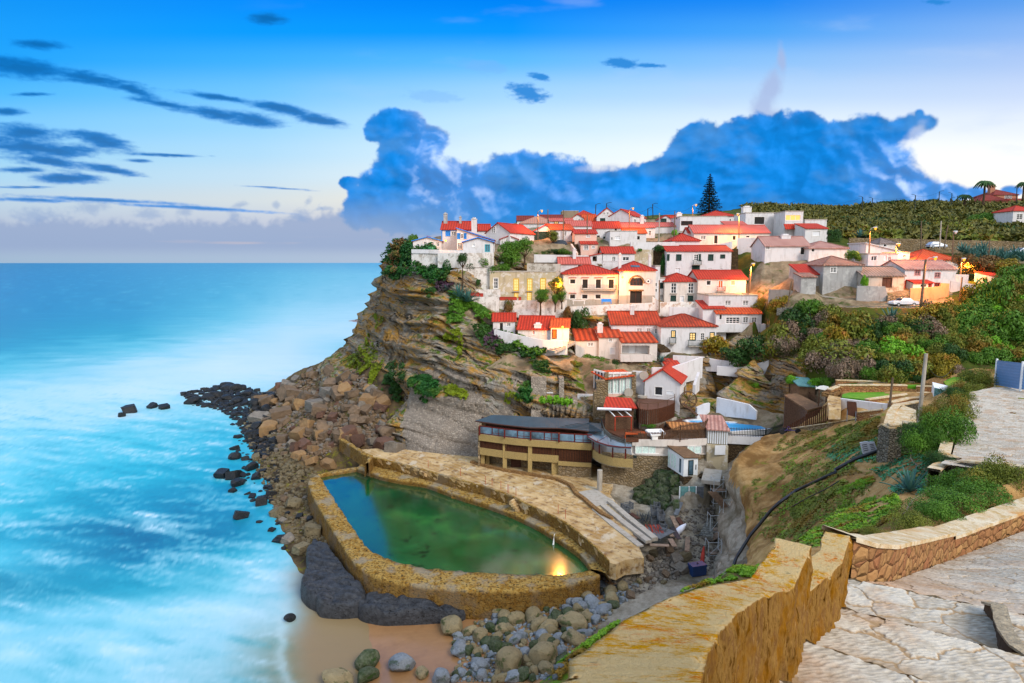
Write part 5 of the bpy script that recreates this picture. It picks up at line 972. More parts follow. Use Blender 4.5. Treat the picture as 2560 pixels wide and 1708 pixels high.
def flag_sheet(name,quad,nu,nv,sc=1.3,seed=1,ripple=.012,warm=None,h=.05,dirt=False):
 """quad: 4 world corners; flagstones with raised rippled faces and sunk joints"""
 a,b,c,d=[np.array(q)for q in quad];U,Vv=np.meshgrid(np.linspace(0,1,nu),np.linspace(0,1,nv));P3=(a*(1-U[...,None])+b*U[...,None])*(1-Vv[...,None])+(d*(1-U[...,None])+c*U[...,None])*Vv[...,None]
 X,Y,Z=P3[...,0],P3[...,1],P3[...,2];wx=X+.5*fbm(X,Y,2,5,.6);wy=Y+.5*fbm(X,Y,7,5,.6);f1,f2,cid=voro(wx*sc*.8+wy*.3,wy*sc*1.1-wx*.25,seed);e=sst(.01,.06,f2-f1)
 if dirt:dd=sst(.55,.85,Vv+.25*fbm(X*1.3,Y*1.3,6,4));e=e*(1-.85*dd)
 rip=ripple*(1.5*np.tanh(2.5*perlin(X*7+Y*3+cid*9,Y*30-X*5+2*fbm(X*2,Y*2,1,2),cid*30))+.9*fbm(X*9,Y*22,1,3))*e;Z=Z+e*(h*.5+h*.8*(cid-.5))+rip+.015*fbm(X*2.2,Y*2.2,8,3)
 st=np.stack([e,np.clip(cid*.8+.45+.45*np.tanh(2.5*perlin(X*7+Y*3+cid*9,Y*30-X*5+2*fbm(X*2,Y*2,1,2),cid*30)),0,1),(np.zeros_like(e)if warm is None else warm(X,Y))],-1)
 idx=np.arange(nu*nv).reshape(nv,nu);Fq=np.stack([idx[:-1,:-1],idx[:-1,1:],idx[1:,1:],idx[1:,:-1]],-1).reshape(-1,4);return tag(npmesh(name,np.stack([X,Y,Z],-1).reshape(-1,3),Fq,'pathstone',colattr={'stone':st.reshape(-1,3)}),kind='structure')
edges=[((2127,1450),(2491,1526),32.05),((2108,1522),(2560,1645),32.45),((2000,1600),(2560,1790),32.85),((1960,1708),(2560,1930),33.3),((1900,1900),(2560,2200),33.8)]
E=[]
for a,b,z in edges:
 p,q=G(*a,z),G(*b,z);d=(q-p).normalized();E.append((p-d*1.3,p+d*9.0,z))
for i,(p,q,z)in enumerate(E):
 p2,q2=(E[i+1][0],E[i+1][1])if i+1<len(E)else(p+Vector((-.4,-1.6,0)),q+Vector((-.4,-1.6,0)))
 flag_sheet('stone_step',[(p.x,p.y,z),(q.x,q.y,z),(q2.x,q2.y,z+.06),(p2.x,p2.y,z+.06)],760,190,1.0,seed=3+i,ripple=.0055,h=.03,dirt=True)
 zl_=E[i-1][2]+.05 if i else z-.32
 m=MB();n=90;top=[p.lerp(q,k/n)+Vector((0,0,.02+.02*math.sin(k*1.7)))for k in range(n+1)]
 m.add([(v.x,v.y+.02*math.sin(k*2.3),v.z)for k,v in enumerate(top)]+[(v.x,v.y+.03,zl_-.3)for v in top],[(k,k+1,n+2+k,n+1+k)for k in range(n)]);tag(m.build('step_riser','rubble'),kind='structure')
bl,br,tr,tl=P(2130,1470,12.0),E[0][1].copy(),Vector((26,21,29.2)),P(2400,1380,18.8)
lp=[P(2120,1458,11.4),P(2231,1455,13.0),P(2381,1400,18.3),P(2560,1328,20.8),P(2800,1250,23)]
rp=[E[0][1]+Vector((-9.2,0.0,-.35)),E[0][1]+Vector((-6.5,0.15,-.45)),Vector((12.5,12.5,31.2)),Vector((19,14,30.3)),Vector((26,16,29.6))]
rp[0]=Vector((E[0][0].x+1.0,E[0][0].y,31.75));rp[1]=Vector((9.2,10.6,31.6))
for i in range(4):flag_sheet('paved_landing',[tuple(rp[i]),tuple(rp[i+1]),tuple(lp[i+1]),tuple(lp[i])],240,240,1.3,seed=21,ripple=.005,h=.03,warm=lambda X,Y:np.clip(.75-.18*(X-7),0,.8)+0*X)
base=[P(2128,1440,12.0),P(2180,1452,12.4),P(2231,1451,13.2),P(2300,1425,15.4),P(2381,1396,18.2)];base2=[P(2381,1396,18.2),P(2470,1360,19.6),P(2560,1325,21),P(2760,1250,23.5)]
def coped(name,pts,h,th,lab,seed,cop='pathcop',body='orangestone',step=.12,over=.05,ch=.10,dn=.5,cat='wall',dh=0):
 pts=resample(pts,step);root=empty(name,pts[0],0,lab,cat);o=pts[0];P2=[p-o for p in pts];n=len(P2)
 for nm,mt,offs,zr,rg in(('stone_face',body,(0,th),(-dn,h),.035),('coping',cop,(-over,th+over),(h+.002,h+ch),.02)):
  V=[]
  for i in range(n):
   d=(P2[min(i+1,n-1)]-P2[max(i-1,0)]);d.z=0;d.normalize();nn=Vector((-d.y,d.x,0));a,b=P2[i]+nn*offs[0],P2[i]+nn*offs[1];nz=14 if nm=='stone_face' else 3;row=[]
   for k in range(nz):row.append((a.x,a.y,a.z+zr[0]+(zr[1]-zr[0])*k/(nz-1)))
   for k in range(1,8):q=a.lerp(b,k/8);row.append((q.x,q.y,q.z+zr[1]))
   for k in range(3):row.append((b.x,b.y,b.z+zr[1]+(zr[0]-zr[1])*k/2))
   V.append(row)
  V=np.array(V);w=V+np.array(o);V[...,:2]+=(rg*np.stack([fbm(w[...,0]*3,w[...,1]*3,w[...,2]*3+seed,4),fbm(w[...,0]*3+9,w[...,1]*3,w[...,2]*3,4)],-1));V[...,2]+=rg*.6*fbm(w[...,0]*2.5,w[...,1]*2.5,4+seed,4)
  a_,b_=V.shape[:2];idx=np.arange(a_*b_).reshape(a_,b_);Fq=np.stack([idx[:-1,:-1],idx[1:,:-1],idx[1:,1:],idx[:-1,1:]],-1).reshape(-1,4)
  ob=npmesh(nm,V.reshape(-1,3),Fq,mt,parent=root,smooth=False)
  me=ob.data
 return root
t=NT('pathcop',.9,.15);v=t.vec(geo=True);c=t.mix(t.ramp(t.noise(2.2,6,.75,v),(.4,0.0),(.6,1.0)),'#b89a68','#d6cab0');c=t.mix(t.ramp(t.noise(1.1,4,.7,v),(.55,0.0),(.65,.8)),c,'#b88030');c=t.mix(t.ramp(t.noise(9,5,.75,t.vec(geo=True,scale=(1,.3,1))),(.60,0.0),(.7,.8)),c,'#5c4c34');t.col(c);t.bump(t.noise(12,5,.7,v),.7,.04);M['pathcop']=t.m
coped('stone_wall',base,.72,.62,'orange stone wall with a pale slab coping, nearest piece beside the yellow parapet',3)
coped('stone_wall',base2,.60,.62,'orange stone wall running off to the right edge, its far lower piece',9)
plain('fadedkerb','#9a8c74',.9,var=.4,vs=8,bump=.8)
pl_=[P(2460,1512,10.3),P(2485,1520,10.0),P(2500,1580,9.2),P(2530,1620,8.7),P(2620,1680,8.2)]
coped('planter_kerb',pl_,.02,.12,'low weathered wooden looking kerb round the weedy planter on the near steps',4,cop='fadedkerb',body='bark',step=.05,ch=.04,dn=.4,cat='kerb')
zpath=lambda x,y:27.15-(y-30)*.042
mp_=[G(x,y,26.7)for x,y in[(2407,1143),(2420,1080),(2430,1030),(2440,985),(2470,975),(2500,968)]]
mp_=[P(2407,1143,35),P(2419,1080,43),P(2437,1030,50),P(2440,985,57),P(2498,972,59.5)];rpt=[P(2800,1190,30),P(2800,1120,38),P(2800,1050,47),P(2800,990,57),P(2800,975,60)]
mp_.insert(0,P(2380,1165,32));rpt.insert(0,P(2800,1230,27))
for i in range(5):flag_sheet('upper_path',[tuple(mp_[i]+Vector((-.6,0,.12))),tuple(rpt[i]+Vector((0,0,.12))),tuple(rpt[i+1]+Vector((0,0,.12))),tuple(mp_[i+1]+Vector((-.6,0,.12)))],300,120,1.9,seed=5,ripple=.003,h=.04)
coped('path_wall',[P(2400,1165,33.2),P(2372,1155,34.5),P(2382,1110,39.5),P(2396,1082,43)],.35,.5,'low pale coped wall curving up the left edge of the upper paved path',5,body='drystone',step=.25,dn=1.7)
coped('path_wall',[P(2345,1222,31.5),P(2362,1208,32.6),P(2400,1198,31.9),P(2480,1208,30.2)],.9,.5,'grey dry stone parapet corner below the upper paved path',7,body='drystone',step=.2,dn=1.2)
coped('path_wall',[P(2484,1200,30.0),P(2560,1215,28.6),P(2700,1235,27)],.75,.5,'grey dry stone parapet reaching the right edge below the upper path',8,body='drystone',step=.2,dn=1.2)
# ------ walls of the village and gardens: (x, ytop, ybase, Y)
def wall(r,pts,mat,lab,th=.45,cop=None,name='wall',dn=.8,group=None):
 T_=[P(*zp(r,x,yt),Y)for x,yt,yb,Y in pts];B_=[P(*zp(r,x,yb),Y)for x,yt,yb,Y in pts]
 o=T_[0];m=MB().ribbon([(p.x-o.x,p.y-o.y)for p in T_],[p.z-dn-o.z for p in B_],[p.z-o.z for p in T_],th)
 if cop:
  root=empty(name,o,0,lab,'wall',group);m.build('wall_face',mat,root)
  MB().ribbon([(p.x-o.x,p.y-o.y)for p in T_],[p.z+.003-o.z for p in T_],[p.z+.12-o.z for p in T_],th+.16,-.08).build('coping',cop,root);return root
 ob=m.build(name,mat,loc=o);return tag(ob,lab,'wall',group)
for a in[(1,[(268,562,590,134),(560,566,596,132),(775,572,602,130.2)],'white','low white terrace wall along the cliff edge below the blue trimmed cottage',.45,None,'wall',.2),(1,[(268,591,720,134.2),(560,597,700,132.2),(775,603,700,130.4)],'oldwhite','weathered stone footing wall half covered by ivy at the cliff edge',.45,None,'wall',1.5),(1,[(525,598,705,131.5),(800,598,705,129.6),(1075,600,690,129.6)],'oldwhite','long stained stone wall right under the cliff-top cottages'),(1,[(622,775,935,130),(800,738,950,129.8),(1056,722,970,129.8)],'oldwhite','tall blotchy white wall left of the tan house'),(1,[(770,957,1030,128.2),(1140,955,1020,127.6)],'oldwhite','low pale terrace wall carrying red planters left of the tan house'),(1,[(860,1030,1110,126.4),(1126,1030,1180,125.8)],'oldwhite','pale square buttressed wall below the red planters'),(1,[(1130,1068,1175,126.6),(1430,1062,1200,126.2),(1792,1060,1195,126.6)],'oldwhite','garden wall below the tan house lit orange on its right half'),(1,[(1470,612,655,140),(2005,622,655,141)],'white','long low white wall in front of the roadside garden chairs'),(1,[(1400,700,790,134),(1730,705,800,134)],'ruin','broken grey wall behind the tan house chimney'),(2,[(168,1047,1260,127),(500,1030,1270,126.4),(985,1008,1200,126.2)],'peelwhite','huge peeling white retaining wall under the two balcony and arch houses'),(2,[(985,945,1080,127.6),(1060,1002,1100,127.4),(1452,1000,1120,127)],'peelwhite','flaking white wall with orange patches below the barred window house'),(2,[(1150,1048,1190,125.2),(1500,1060,1200,125)],'white','white terrace wall with low pale balusters behind the long dark red roof'),(2,[(770,415,480,149),(1205,412,470,150)],'white','long white wall in the middle of the village behind the tan stone wall'),(2,[(808,485,670,144),(992,488,660,144)],'tan','bare tan masonry wall between the balustrade house and the ivy'),(2,[(990,492,690,144.5),(1116,480,700,143.5)],'rubbledark','dark rubble wall hung with ivy beside the large green shuttered house'),(2,[(1815,372,500,152.5),(2205,370,500,149.5)],'white','tall long plain white garden wall right of the long roadside house'),(2,[(1604,442,520,148),(1765,404,520,147)],'white','white wall with a sloping top beside the long brown stair'),(3,[(640,684,730,152),(1130,692,800,150.5),(1500,702,800,149),(2150,716,810,148),(2420,728,840,146)],'rubble','long old stone wall along the upper road below the green hill'),(3,[(-70,1372,1400,114),(370,1358,1400,111),(900,1357,1440,109),(1330,1353,1450,107.4),(1705,1345,1410,106)],'rubblegrey','stone parapet of the lower road with the white parked car'),(3,[(1240,1182,1345,110.6),(1380,1172,1345,110.5),(1538,1162,1345,110.4),(1548,1128,1345,110.4),(1622,1132,1335,110.2)],'orangewall','orange lit plain wall beside the tall lamp post on the lower road'),(3,[(-150,1190,1350,121),(0,1192,1350,118.5),(350,1245,1352,115.5),(700,1300,1356,113),(900,1338,1358,112.2)],'concrete','long sloping stone wall below the wire fence and the grey house'),(3,[(720,1156,1335,112.4),(992,1160,1348,111.4),(1015,1250,1350,111.3)],'grey','grey rendered yard wall below the lichen roof ruin'),(3,[(1018,1250,1350,110.9),(1242,1252,1348,110.7)],'rubble','short rubble wall behind the white parked car'),(3,[(1636,1106,1225,114.2),(1900,1150,1240,112.8),(1840,1190,1300,111),(2125,1168,1300,110.2)],'white','pale pink white wall climbing beside the concrete ramp'),(3,[(1668,1040,1110,118),(1810,1045,1115,117.6)],'white','short white garden wall beside the steps below the right lit lamp'),(5,[(1108,583,650,113.5),(1400,598,690,112.6),(1540,627,700,111.4),(1758,650,705,110)],'white','smooth white wall with a sloping top in front of the curved house'),(5,[(1538,690,730,109.8),(1900,700,765,108),(1905,672,770,108),(2045,632,765,107)],'white','white wall with a stepped end above the rock outcrop'),(5,[(2047,645,765,107),(2350,640,755,105.4)],'rubble','tan stone wall with a small dark doorway right of the stepped white wall'),(5,[(1885,775,850,105.6),(2232,775,845,103.8)],'rubbledark','dark stone wall above the rock outcrop'),(5,[(1535,995,1125,100.2),(1700,1030,1140,98.7),(1850,1065,1155,97.4),(1922,1130,1165,96.6)],'white','white stepped wall behind the blue swimming pool'),(5,[(1345,1095,1170,100.2),(1420,1060,1160,100.6),(1470,1050,1150,100.9)],'white','small white wall with a chimney shaped end beside the wooden stair'),(5,[(905,703,870,107.8),(1085,703,850,108.3),(1255,648,800,109.3),(1400,598,760,111)],'white','tall white wall sloping up behind the water mill house'),(5,[(1345,745,880,106.4),(1300,870,920,104.6)],'white','narrow white channel wall dropping beside the mill house'),(4,[(294,330,410,118),(560,392,480,116.4),(770,432,545,115),(1012,440,530,114.2)],'white','white retaining wall with thin rail posts in front of the low cliff house'),(4,[(1650,736,930,106.8),(1765,740,930,106.4)],'white','white wall carrying a round millstone beside the glazed pavilion'),(4,[(1110,963,1062,107.4),(1292,966,1064,107)],'white','plain white wall panel left of the tall stone chimney'),(6,[(548,1005,1130,78.5),(1012,1062,1135,74)],'white','white sloping wall in front of the lower lawn'),]:wall(*a)
for a in[(6,[(540,880,945,83.5),(1210,882,945,82.8)],'orangestone','coped orange stone wall between the two garden lawns'),(6,[(1293,890,950,82.5),(1640,895,935,80)],'orangestone','short coped stone wall right of the little lawn steps'),(6,[(460,925,972,82.5),(545,890,945,83.4)],'orangestone','short coped stone wall end beside the left lawn steps'),(6,[(515,832,860,88),(1000,845,875,87),(1460,850,870,86)],'orangestone','low coped stone edge along the top of the upper lawn'),(6,[(830,1022,1040,76.8),(1180,975,1010,79.5),(1455,950,975,81.5)],'orangestone','coped stone edging slanting across the lower lawn'),(6,[(1060,1052,1100,73.5),(1240,1010,1050,75),(1450,998,1030,76)],'orangestone','coped stone edging below the narrow grass strip'),(6,[(435,1150,1240,79),(620,1095,1180,78),(830,1110,1160,76)],'orangestone','orange stone wall right of the wooden shed'),(6,[(720,1145,1190,73),(955,1118,1170,71)],'orangestone','low orange stone wall behind the dark notice board'),(6,[(-10,1312,1330,83.5),(500,1240,1262,77.5),(945,1160,1200,70.5)],'rubble','long low kerb wall along the top of the dry slope'),]:wall(*a,cop='pathcop',dn=.5,th=.5)
tw=[(1650,1065),(1400,1030)]
for L,lab,dn in(([(1310,1030,1200,67),(1180,1055,1200,64),(1075,1070,1200,60),(1020,1140,1250,57),(985,1260,1400,52.5)],'grey stone parapet curving down on the far side of the lower path',2.5),([(925,1290,1480,50.5),(960,1265,1490,50),(1035,1300,1480,49)],'grey rounded stone parapet corner above the white information sign',1.2),([(1030,1270,1440,49.2),(1160,1285,1440,49)],'grey stepped parapet piece left of the big utility pole',1.2),([(1165,1250,1400,49.4),(1300,1275,1400,49)],'grey stepped parapet piece meeting the big utility pole',1.2),([(1320,1220,1330,51),(1480,1250,1350,50)],'short grey parapet piece behind the big utility pole',1.0),([(1475,1190,1300,53),(1570,1200,1300,52.5)],'topmost grey parapet piece between the dark bushes',1.0)):
 wall(6,L,'drystone',lab,.5,'pathcop',dn=dn)
poly_slab('lower_path',[P(*zp(6,x,y),Y)for x,y,Y in[(1045,1280,51),(1165,1290,50),(1300,1290,50.5),(1290,1160,58),(1160,1140,60),(1060,1190,56)]],19,'pathcop',.6,.05,kind='structure',fall=lambda x,y:P(*zp(6,1165,1220),54).z)
def lawn(name,pts,mat='lawn'):
 V=[P(*zp(6,x,y),Y)for x,y,Y in pts];A=np.array([[p.x,p.y,1]for p in V]);k,*_=np.linalg.lstsq(A,np.array([p.z for p in V]),rcond=None)
 tag(poly_slab(name,V,min(p.z for p in V)-1.0,mat,.5,.06,fall=lambda x,y:k[0]*x+k[1]*y+k[2]),kind='structure')
lawn('upper_lawn',[(630,878,84),(1208,880,83.4),(1290,892,83),(1570,893,81),(1560,868,84.5),(1000,868,86.5),(640,858,86.8)])
lawn('lower_lawn',[(565,990,79.5),(820,1020,77.4),(1180,975,80),(1455,945,82),(1290,945,82.6),(1208,942,82.8),(640,945,82.8),(575,960,81.6)])
lawn('grass_strip',[(1065,1045,74.5),(1240,1008,76),(1450,990,77),(1455,965,79),(1180,990,78),(1060,1030,76.5)])
lawn('side_lawn',[(1600,885,79),(1720,900,76),(1900,800,80),(2060,770,82),(2060,690,90),(1900,700,90),(1720,715,90),(1750,760,87),(1640,800,85),(1560,860,83)])
lawn('garden_paving',[(440,975,80),(555,1000,79),(560,1090,76),(440,1130,76),(425,1000,79)],'terrace')
for a in(('stone_steps',(1450,862,82),(1620,795,86),8,2.6,'wide curving stone steps at the right end of the lawns'),('stone_steps',(1650,785,86.5),(1700,715,90),8,3.6,'upper flight of curved steps under the dark agave bush'),('stone_steps',(1255,945,82),(1255,910,83),4,2.6,'four little steps between the two lawn walls'),('stone_steps',(430,960,82),(520,895,84.5),5,1.6,'narrow stone steps at the left end of the lawn wall'),('stone_steps',(215,740,101),(420,560,109),14,2.0,'rocky path steps climbing between the bushes')):
 flight(a[0],P(*zp(6,*a[1][:2]),a[1][2]),P(*zp(6,*a[2][:2]),a[2][2]),a[3],a[4],'terracestone',a[5])
flight('stone_steps',P(*zp(2,1775,690),142),P(*zp(2,1778,480),147.5),22,2.0,'rubbledark','long narrow brown stair climbing between two white walls',thick=.8)
flight('stone_steps',P(*zp(4,850,540),113.6),P(*zp(4,1060,440),116.5),9,2.2,'concrete','orange lit stair beside the low cliff house')
flight('stone_steps',P(*zp(4,1975,535),115.5),P(*zp(4,1890,470),118),8,2.2,'rubbledark','grey stair between the striped roof house and the curved house')
flight('stone_steps',P(*zp(2,250,530),147),P(*zp(2,215,410),151),10,1.4,'rubbledark','steep dark stair left of the narrow pink house')
wall(2,[(182,430,520,147.5),(240,520,540,145.5)],'pink','orange pink stair wall left of the narrow pink house')
flight('stone_steps',P(*zp(8,985,650),83),P(*zp(8,1010,545),88),8,2.4,'concrete','pale steps beside the white cabin leading to the paved landing')
m0=empty('balustrade',P(*zp(2,490,640),141),0,'white terrace balustrade with turned balusters below the red roofed house','balustrade');a,b=P(*zp(2,490,640),141)-m0.location,P(*zp(2,650,640),141)-m0.location
MB().box(0,-.12,0,b.x,.12,.12).box(0,-.12,.85,b.x,.12,1.0).build('rail','white',m0)
pr=MB().tube([(0,0,.12),(0,0,.3),(0,0,.5),(0,0,.7),(0,0,.85)],[.07,.11,.06,.09,.07],6)
q0=pr.build('baluster','white',m0)
for k in range(1,13):q=q0.copy();COL.objects.link(q);q.parent=m0;q.location=(b.x*k/13,0,0)
for pts,lab in(([(1328,943,1045,0),(1366,943,1045,0)],'squared stone buttress left of the white balustrade'),([(1398,945,1012,0),(1410,945,1012,0)],'slim stone pier above the dark curving roof'),([(1432,995,1046,0),(1444,995,1046,0)],'narrow stone pier under the plain white wall panel')):
 (xa,yt,yb,_),(xb,_,_,_)=pts;rows=[];n=14
 for k in range(n+1):
  y=yt+(yb-yt)*k/n;a,b=T(xa,y),T(xb,y);Yk=min(a.y,b.y)-.5;rows.append(Yk)
 rows=[rows[0]]+[(rows[i-1]+rows[i]*2+rows[i+1])/4 for i in range(1,n)]+[rows[-1]]
 for i in range(1,n+1):rows[i]=min(rows[i],rows[i-1]-.05)
 m=MB()
 for k in range(n):
  y0,y1=yt+(yb-yt)*k/n,yt+(yb-yt)*(k+1)/n;a,b,c,d=P(xa,y0,rows[k]),P(xb,y0,rows[k]),P(xb,y1,rows[k+1]),P(xa,y1,rows[k+1]);e=Vector((0,4.5,0));m.add([a,b,c,d,a+e,b+e,c+e,d+e],[(0,3,2,1),(0,4,7,3),(1,2,6,5)]+([(0,1,5,4)]if k==0 else[]))
 tag(m.build('buttress','buttress'),lab,'buttress')
 # ------ restaurant complex below the cliff
plain('slate','#33454f',.55,.4,var=.15,vs=.6);plain('zinc','#6c808e',.45,.5,var=.12,vs=1.0);plain('louvre','#4e2c18',.75,var=.35,vs=4);plain('pebble','#a08a58',.95,var=.3,vs=9,bump=.8,bs=14);plain('deckwood','#5c3a28',.6,.3,var=.3,vs=2.5);plain('deckgrey','#6e5c4e',.7,var=.35,vs=3)
plain('fencewood','#5a4230',.85,var=.4,vs=5);plain('plank','#8a7462',.85,var=.35,vs=3);plain('plankgrey','#5c6064',.85,var=.35,vs=3);plain('pooltile',(.03,.36,.72),.15,.6);plain('whitewood',(.72,.76,.78),.6,var=.08);plain('brownroof','#6e543c',.8,var=.35,vs=2);plain('orangetable','#a8481a',.6);plain('canvas',(.70,.72,.80),.5);plain('oxid','#5c8a8a',.7,.3,var=.3,vs=3)
plain('net','#5c5e5c',.9,var=.5,vs=8);plain('bluebox','#1c3a68',.4,.5,var=.1);plain('blackpipe',(.012,.014,.018),.4,.5);plain('purple','#3a2c74',.5);plain('tyre',(.02,.02,.022),.8);plain('carwhite',(.66,.70,.76),.25,.6);plain('carblue',(.40,.46,.56),.25,.6);plain('cardark',(.04,.05,.07),.2,.6);plain('carglass',(.03,.04,.05),.08,.7);plain('fenceblue','#5c84b0',.5,.4,var=.15,vs=.5);plain('foam',(.8,.88,.9),.5)
def corrugated(mb,a,b,z0,z1,n=30,d=.04):
 a,b=Vector(a),Vector(b);e=(b-a);nn=Vector((e.y,-e.x)).normalized()
 for k in range(n):
  p,q,r_=a+e*(k/n),a+e*((k+.5)/n),a+e*((k+1)/n);o=nn*d
  mb.add([(p.x,p.y,z0),((q+o).x,(q+o).y,z0),((q+o).x,(q+o).y,z1),(p.x,p.y,z1)],[(0,1,2,3)]);mb.add([((q+o).x,(q+o).y,z0),(r_.x,r_.y,z0),(r_.x,r_.y,z1),((q+o).x,(q+o).y,z1)],[(0,1,2,3)])
def slats(mb,pts,z0,z1,pitch=.16,w=.09,th=.03,off=0):
 P2=[Vector((p[0],p[1]))for p in pts];n=len(P2);a=z0 if isinstance(z0,list)else[z0]*n;b=z1 if isinstance(z1,list)else[z1]*n
 for i in range(n-1):
  e=P2[i+1]-P2[i];L=e.length;e.normalize();nn=Vector((-e.y,e.x));m=max(1,int(L/pitch))
  for k in range(m):
   t=(k+.25)/m;p=P2[i]+e*L*t+nn*off;q=p+e*w;za,zb=a[i]+(a[i+1]-a[i])*t,b[i]+(b[i+1]-b[i])*t
   mb.add([(p.x,p.y,za),(q.x,q.y,za),(q.x+nn.x*th,q.y+nn.y*th,za),(p.x+nn.x*th,p.y+nn.y*th,za),(p.x,p.y,zb),(q.x,q.y,zb),(q.x+nn.x*th,q.y+nn.y*th,zb),(p.x+nn.x*th,p.y+nn.y*th,zb)],[(4,5,6,7),(0,1,5,4),(1,2,6,5),(2,3,7,6),(3,0,4,7)])
Z0=5.2
pl0=[G(1200,1166,Z0),G(1262,1176,Z0),G(1325,1184,Z0),G(1395,1187,Z0)];pb=[G(1395,1189,Z0),G(1415,1196,Z0),G(1440,1200,Z0),G(1459,1199,Z0),G(1478,1196,Z0)]
front=smooth_line(resample(pl0+[G(1432,1194,Z0),G(1478,1194,Z0)],2.0),2)
root=empty('restaurant',pl0[0],0,'long curved restaurant with dark slate roof, red framed window band and pebbled parapets above the pool terrace','restaurant');O=root.location.copy()
def rp_(L):return[(p.x-O.x,p.y-O.y)for p in L]
def zz(z):return z-O.z
fr=rp_(front);nfr=len(fr);off=lambda d:[(p[0],p[1]+d)for p in fr]
k3=max(i for i,p in enumerate(front)if p.x<pl0[3].x+.3)
MB().ribbon(fr,zz(9.6),zz(10.62),.25,-.35).build('parapet','pebble',root)
MB().ribbon(fr[:k3+1],zz(7.2),zz(8.35),.22,-.05).build('parapet','pebble',root)
MB().ribbon(fr[k3:],zz(6.9),zz(7.55),.25,-.30).build('parapet','pebble',root)
MB().ribbon(fr[k3:],zz(3.6),zz(6.9),.4,-.05).build('stone_base','rubble',root)
MB().ribbon(off(2.6)[:k3+2],zz(4.6),zz(9.6),.3).build('stone_base','rubble',root)
m=MB();slats(m,fr[:k3+1],zz(8.35),zz(9.6),.24,.17,.05,.03);m.build('louvres','louvre',root);m=MB();slats(m,fr[k3:],zz(7.55),zz(9.6),.24,.17,.05,-.1);m.build('louvres','louvre',root)
MB().ribbon(off(.25),zz(7.4),zz(9.6),.1).build('inner_wall','dark',root)
MB().prism([*fr,*[(p[0],p[1]+7.5)for p in fr[::-1]]],zz(9.5),zz(9.62)).build('floor_slab','concrete',root)
for i,q in enumerate([(1207,1165),(1218,1167),(1262,1176),(1325,1184),(1388,1187)]):
 p=G(q[0],q[1],Z0)-O;w=.32 if i!=4 else .55;MB().box(p.x-w,p.y+(.1 if i!=1 else 1.2),zz(4.8),p.x+w,p.y+(.1 if i!=1 else 1.2)+.5,zz(7.2 if i<2 else 9.6)).build('pillar','pebble',root)
MB().box(pl0[2].x-O.x+3.2,.0+pl0[2].y-O.y+.4,zz(8.3),pl0[3].x-O.x,pl0[2].y-O.y+.75,zz(9.6)).build('wall_panel','pebble',root)
for x_,c_ in((1290,'brownp'),(1372,'brownp'),(1465,'shutter')):
 p=G(x_,1180,Z0)-O;MB().box(p.x-.8,p.y+(2.3 if x_<1400 else-.05),zz(5.2),p.x+.8,p.y+(2.42 if x_<1400 else .2),zz(7.1 if x_<1400 else 7)).build('door',c_,root)
fm=MB();gl=MB();pitch=1.0;tot=0
wl=off(.05)
for i in range(len(wl)-1):
 a,b=Vector(wl[i]),Vector(wl[i+1]);L=(b-a).length;e=(b-a)/L;n=max(1,round(L/1.9))
 for k in range(n):
  p,q=a+e*(L*k/n),a+e*(L*(k+1)/n);big=(k+i)%2==0
  fm.box(p.x-.10,min(p.y,q.y)-.05,zz(10.62),p.x+.10,max(p.y,q.y)+.1,zz(11.95))if big else fm.box(p.x-.04,p.y-.03,zz(10.62),p.x+.04,p.y+.06,zz(11.95))
  if not big:mm=p.lerp(q,.5);fm.box(mm.x-.03,mm.y-.03,zz(10.62),mm.x+.03,mm.y+.05,zz(11.95));fm.ribbon([p,q],zz(11.0),zz(11.06),.06)
  g_o=MB().ribbon([p.lerp(q,.04),p.lerp(q,.96)],zz(10.72),zz(11.85),.03,.03);g_o.build('window_pane','glasssky',root)
fm.ribbon(wl,zz(10.62),zz(10.74),.1);fm.ribbon(wl,zz(11.82),zz(11.96),.1);fm.build('window_frame','ironred',root)
MB().ribbon(off(5.5),zz(9.6),zz(12),.2).build('inner_wall','brownp',root)
MB().ribbon([fr[0],(fr[0][0]+1.0,fr[0][1]+7)],zz(4.8),zz(11.9),.3).build('side_wall','rubble',root)
def roof_poly(rt,name,L,zf,zb,mat,nf,seams=None,th=.22):
 """L: pixel outline (front edge first nf points, then back edge right-to-left), different heights"""
 V=[G(*zp(7,x,y),zf)if i<nf else G(*zp(7,x,y),zb)for i,(x,y)in enumerate(L)];V=[p-O for p in V];n=len(V);m=MB();m.add([*V,*[p-Vector((0,0,th))for p in V]],[tuple(range(n)),tuple(range(2*n-1,n-1,-1))]+[(i,n+i,n+(i+1)%n,(i+1)%n)for i in range(n)]);o=m.build(name,mat,rt)
 return o,V
ro,V=roof_poly(root,'roof',[(112,203),(370,238),(640,268),(925,272),(1080,285),(1222,304),(1350,300),(1340,228),(1225,222),(1225,182),(1000,178),(790,170),(500,155),(275,146)],12.15,12.95,'slate',6)
m=MB();
for t in np.linspace(.12,.9,6):m.tube([V[0].lerp(V[13],t),V[3].lerp(V[10],t),V[6].lerp(V[7],t)],.035,4)
for t in(.25,.5,.75):a=V[0].lerp(V[5],t);
m.build('roof_seams','iron',ro)
m=MB();m.tube([p+Vector((0,-.03,-.12))for p in V[:6]],.10,4);m.build('fascia','brownp',ro)
ro,V=roof_poly(root,'roof',[(1190,290),(1215,362),(1300,412),(1415,447),(1530,462),(1638,467),(1642,437),(1520,415),(1400,355),(1355,290)],11.7,12.05,'zinc',6);m=MB()
for(i,j)in((1,9),(2,8),(3,8),(2,9)):m.tube([V[i],V[j]],.04,4)
m.tube([p+Vector((0,0,.0))for p in V[:6]],.11,4);m.build('roof_seams','ironred',ro)
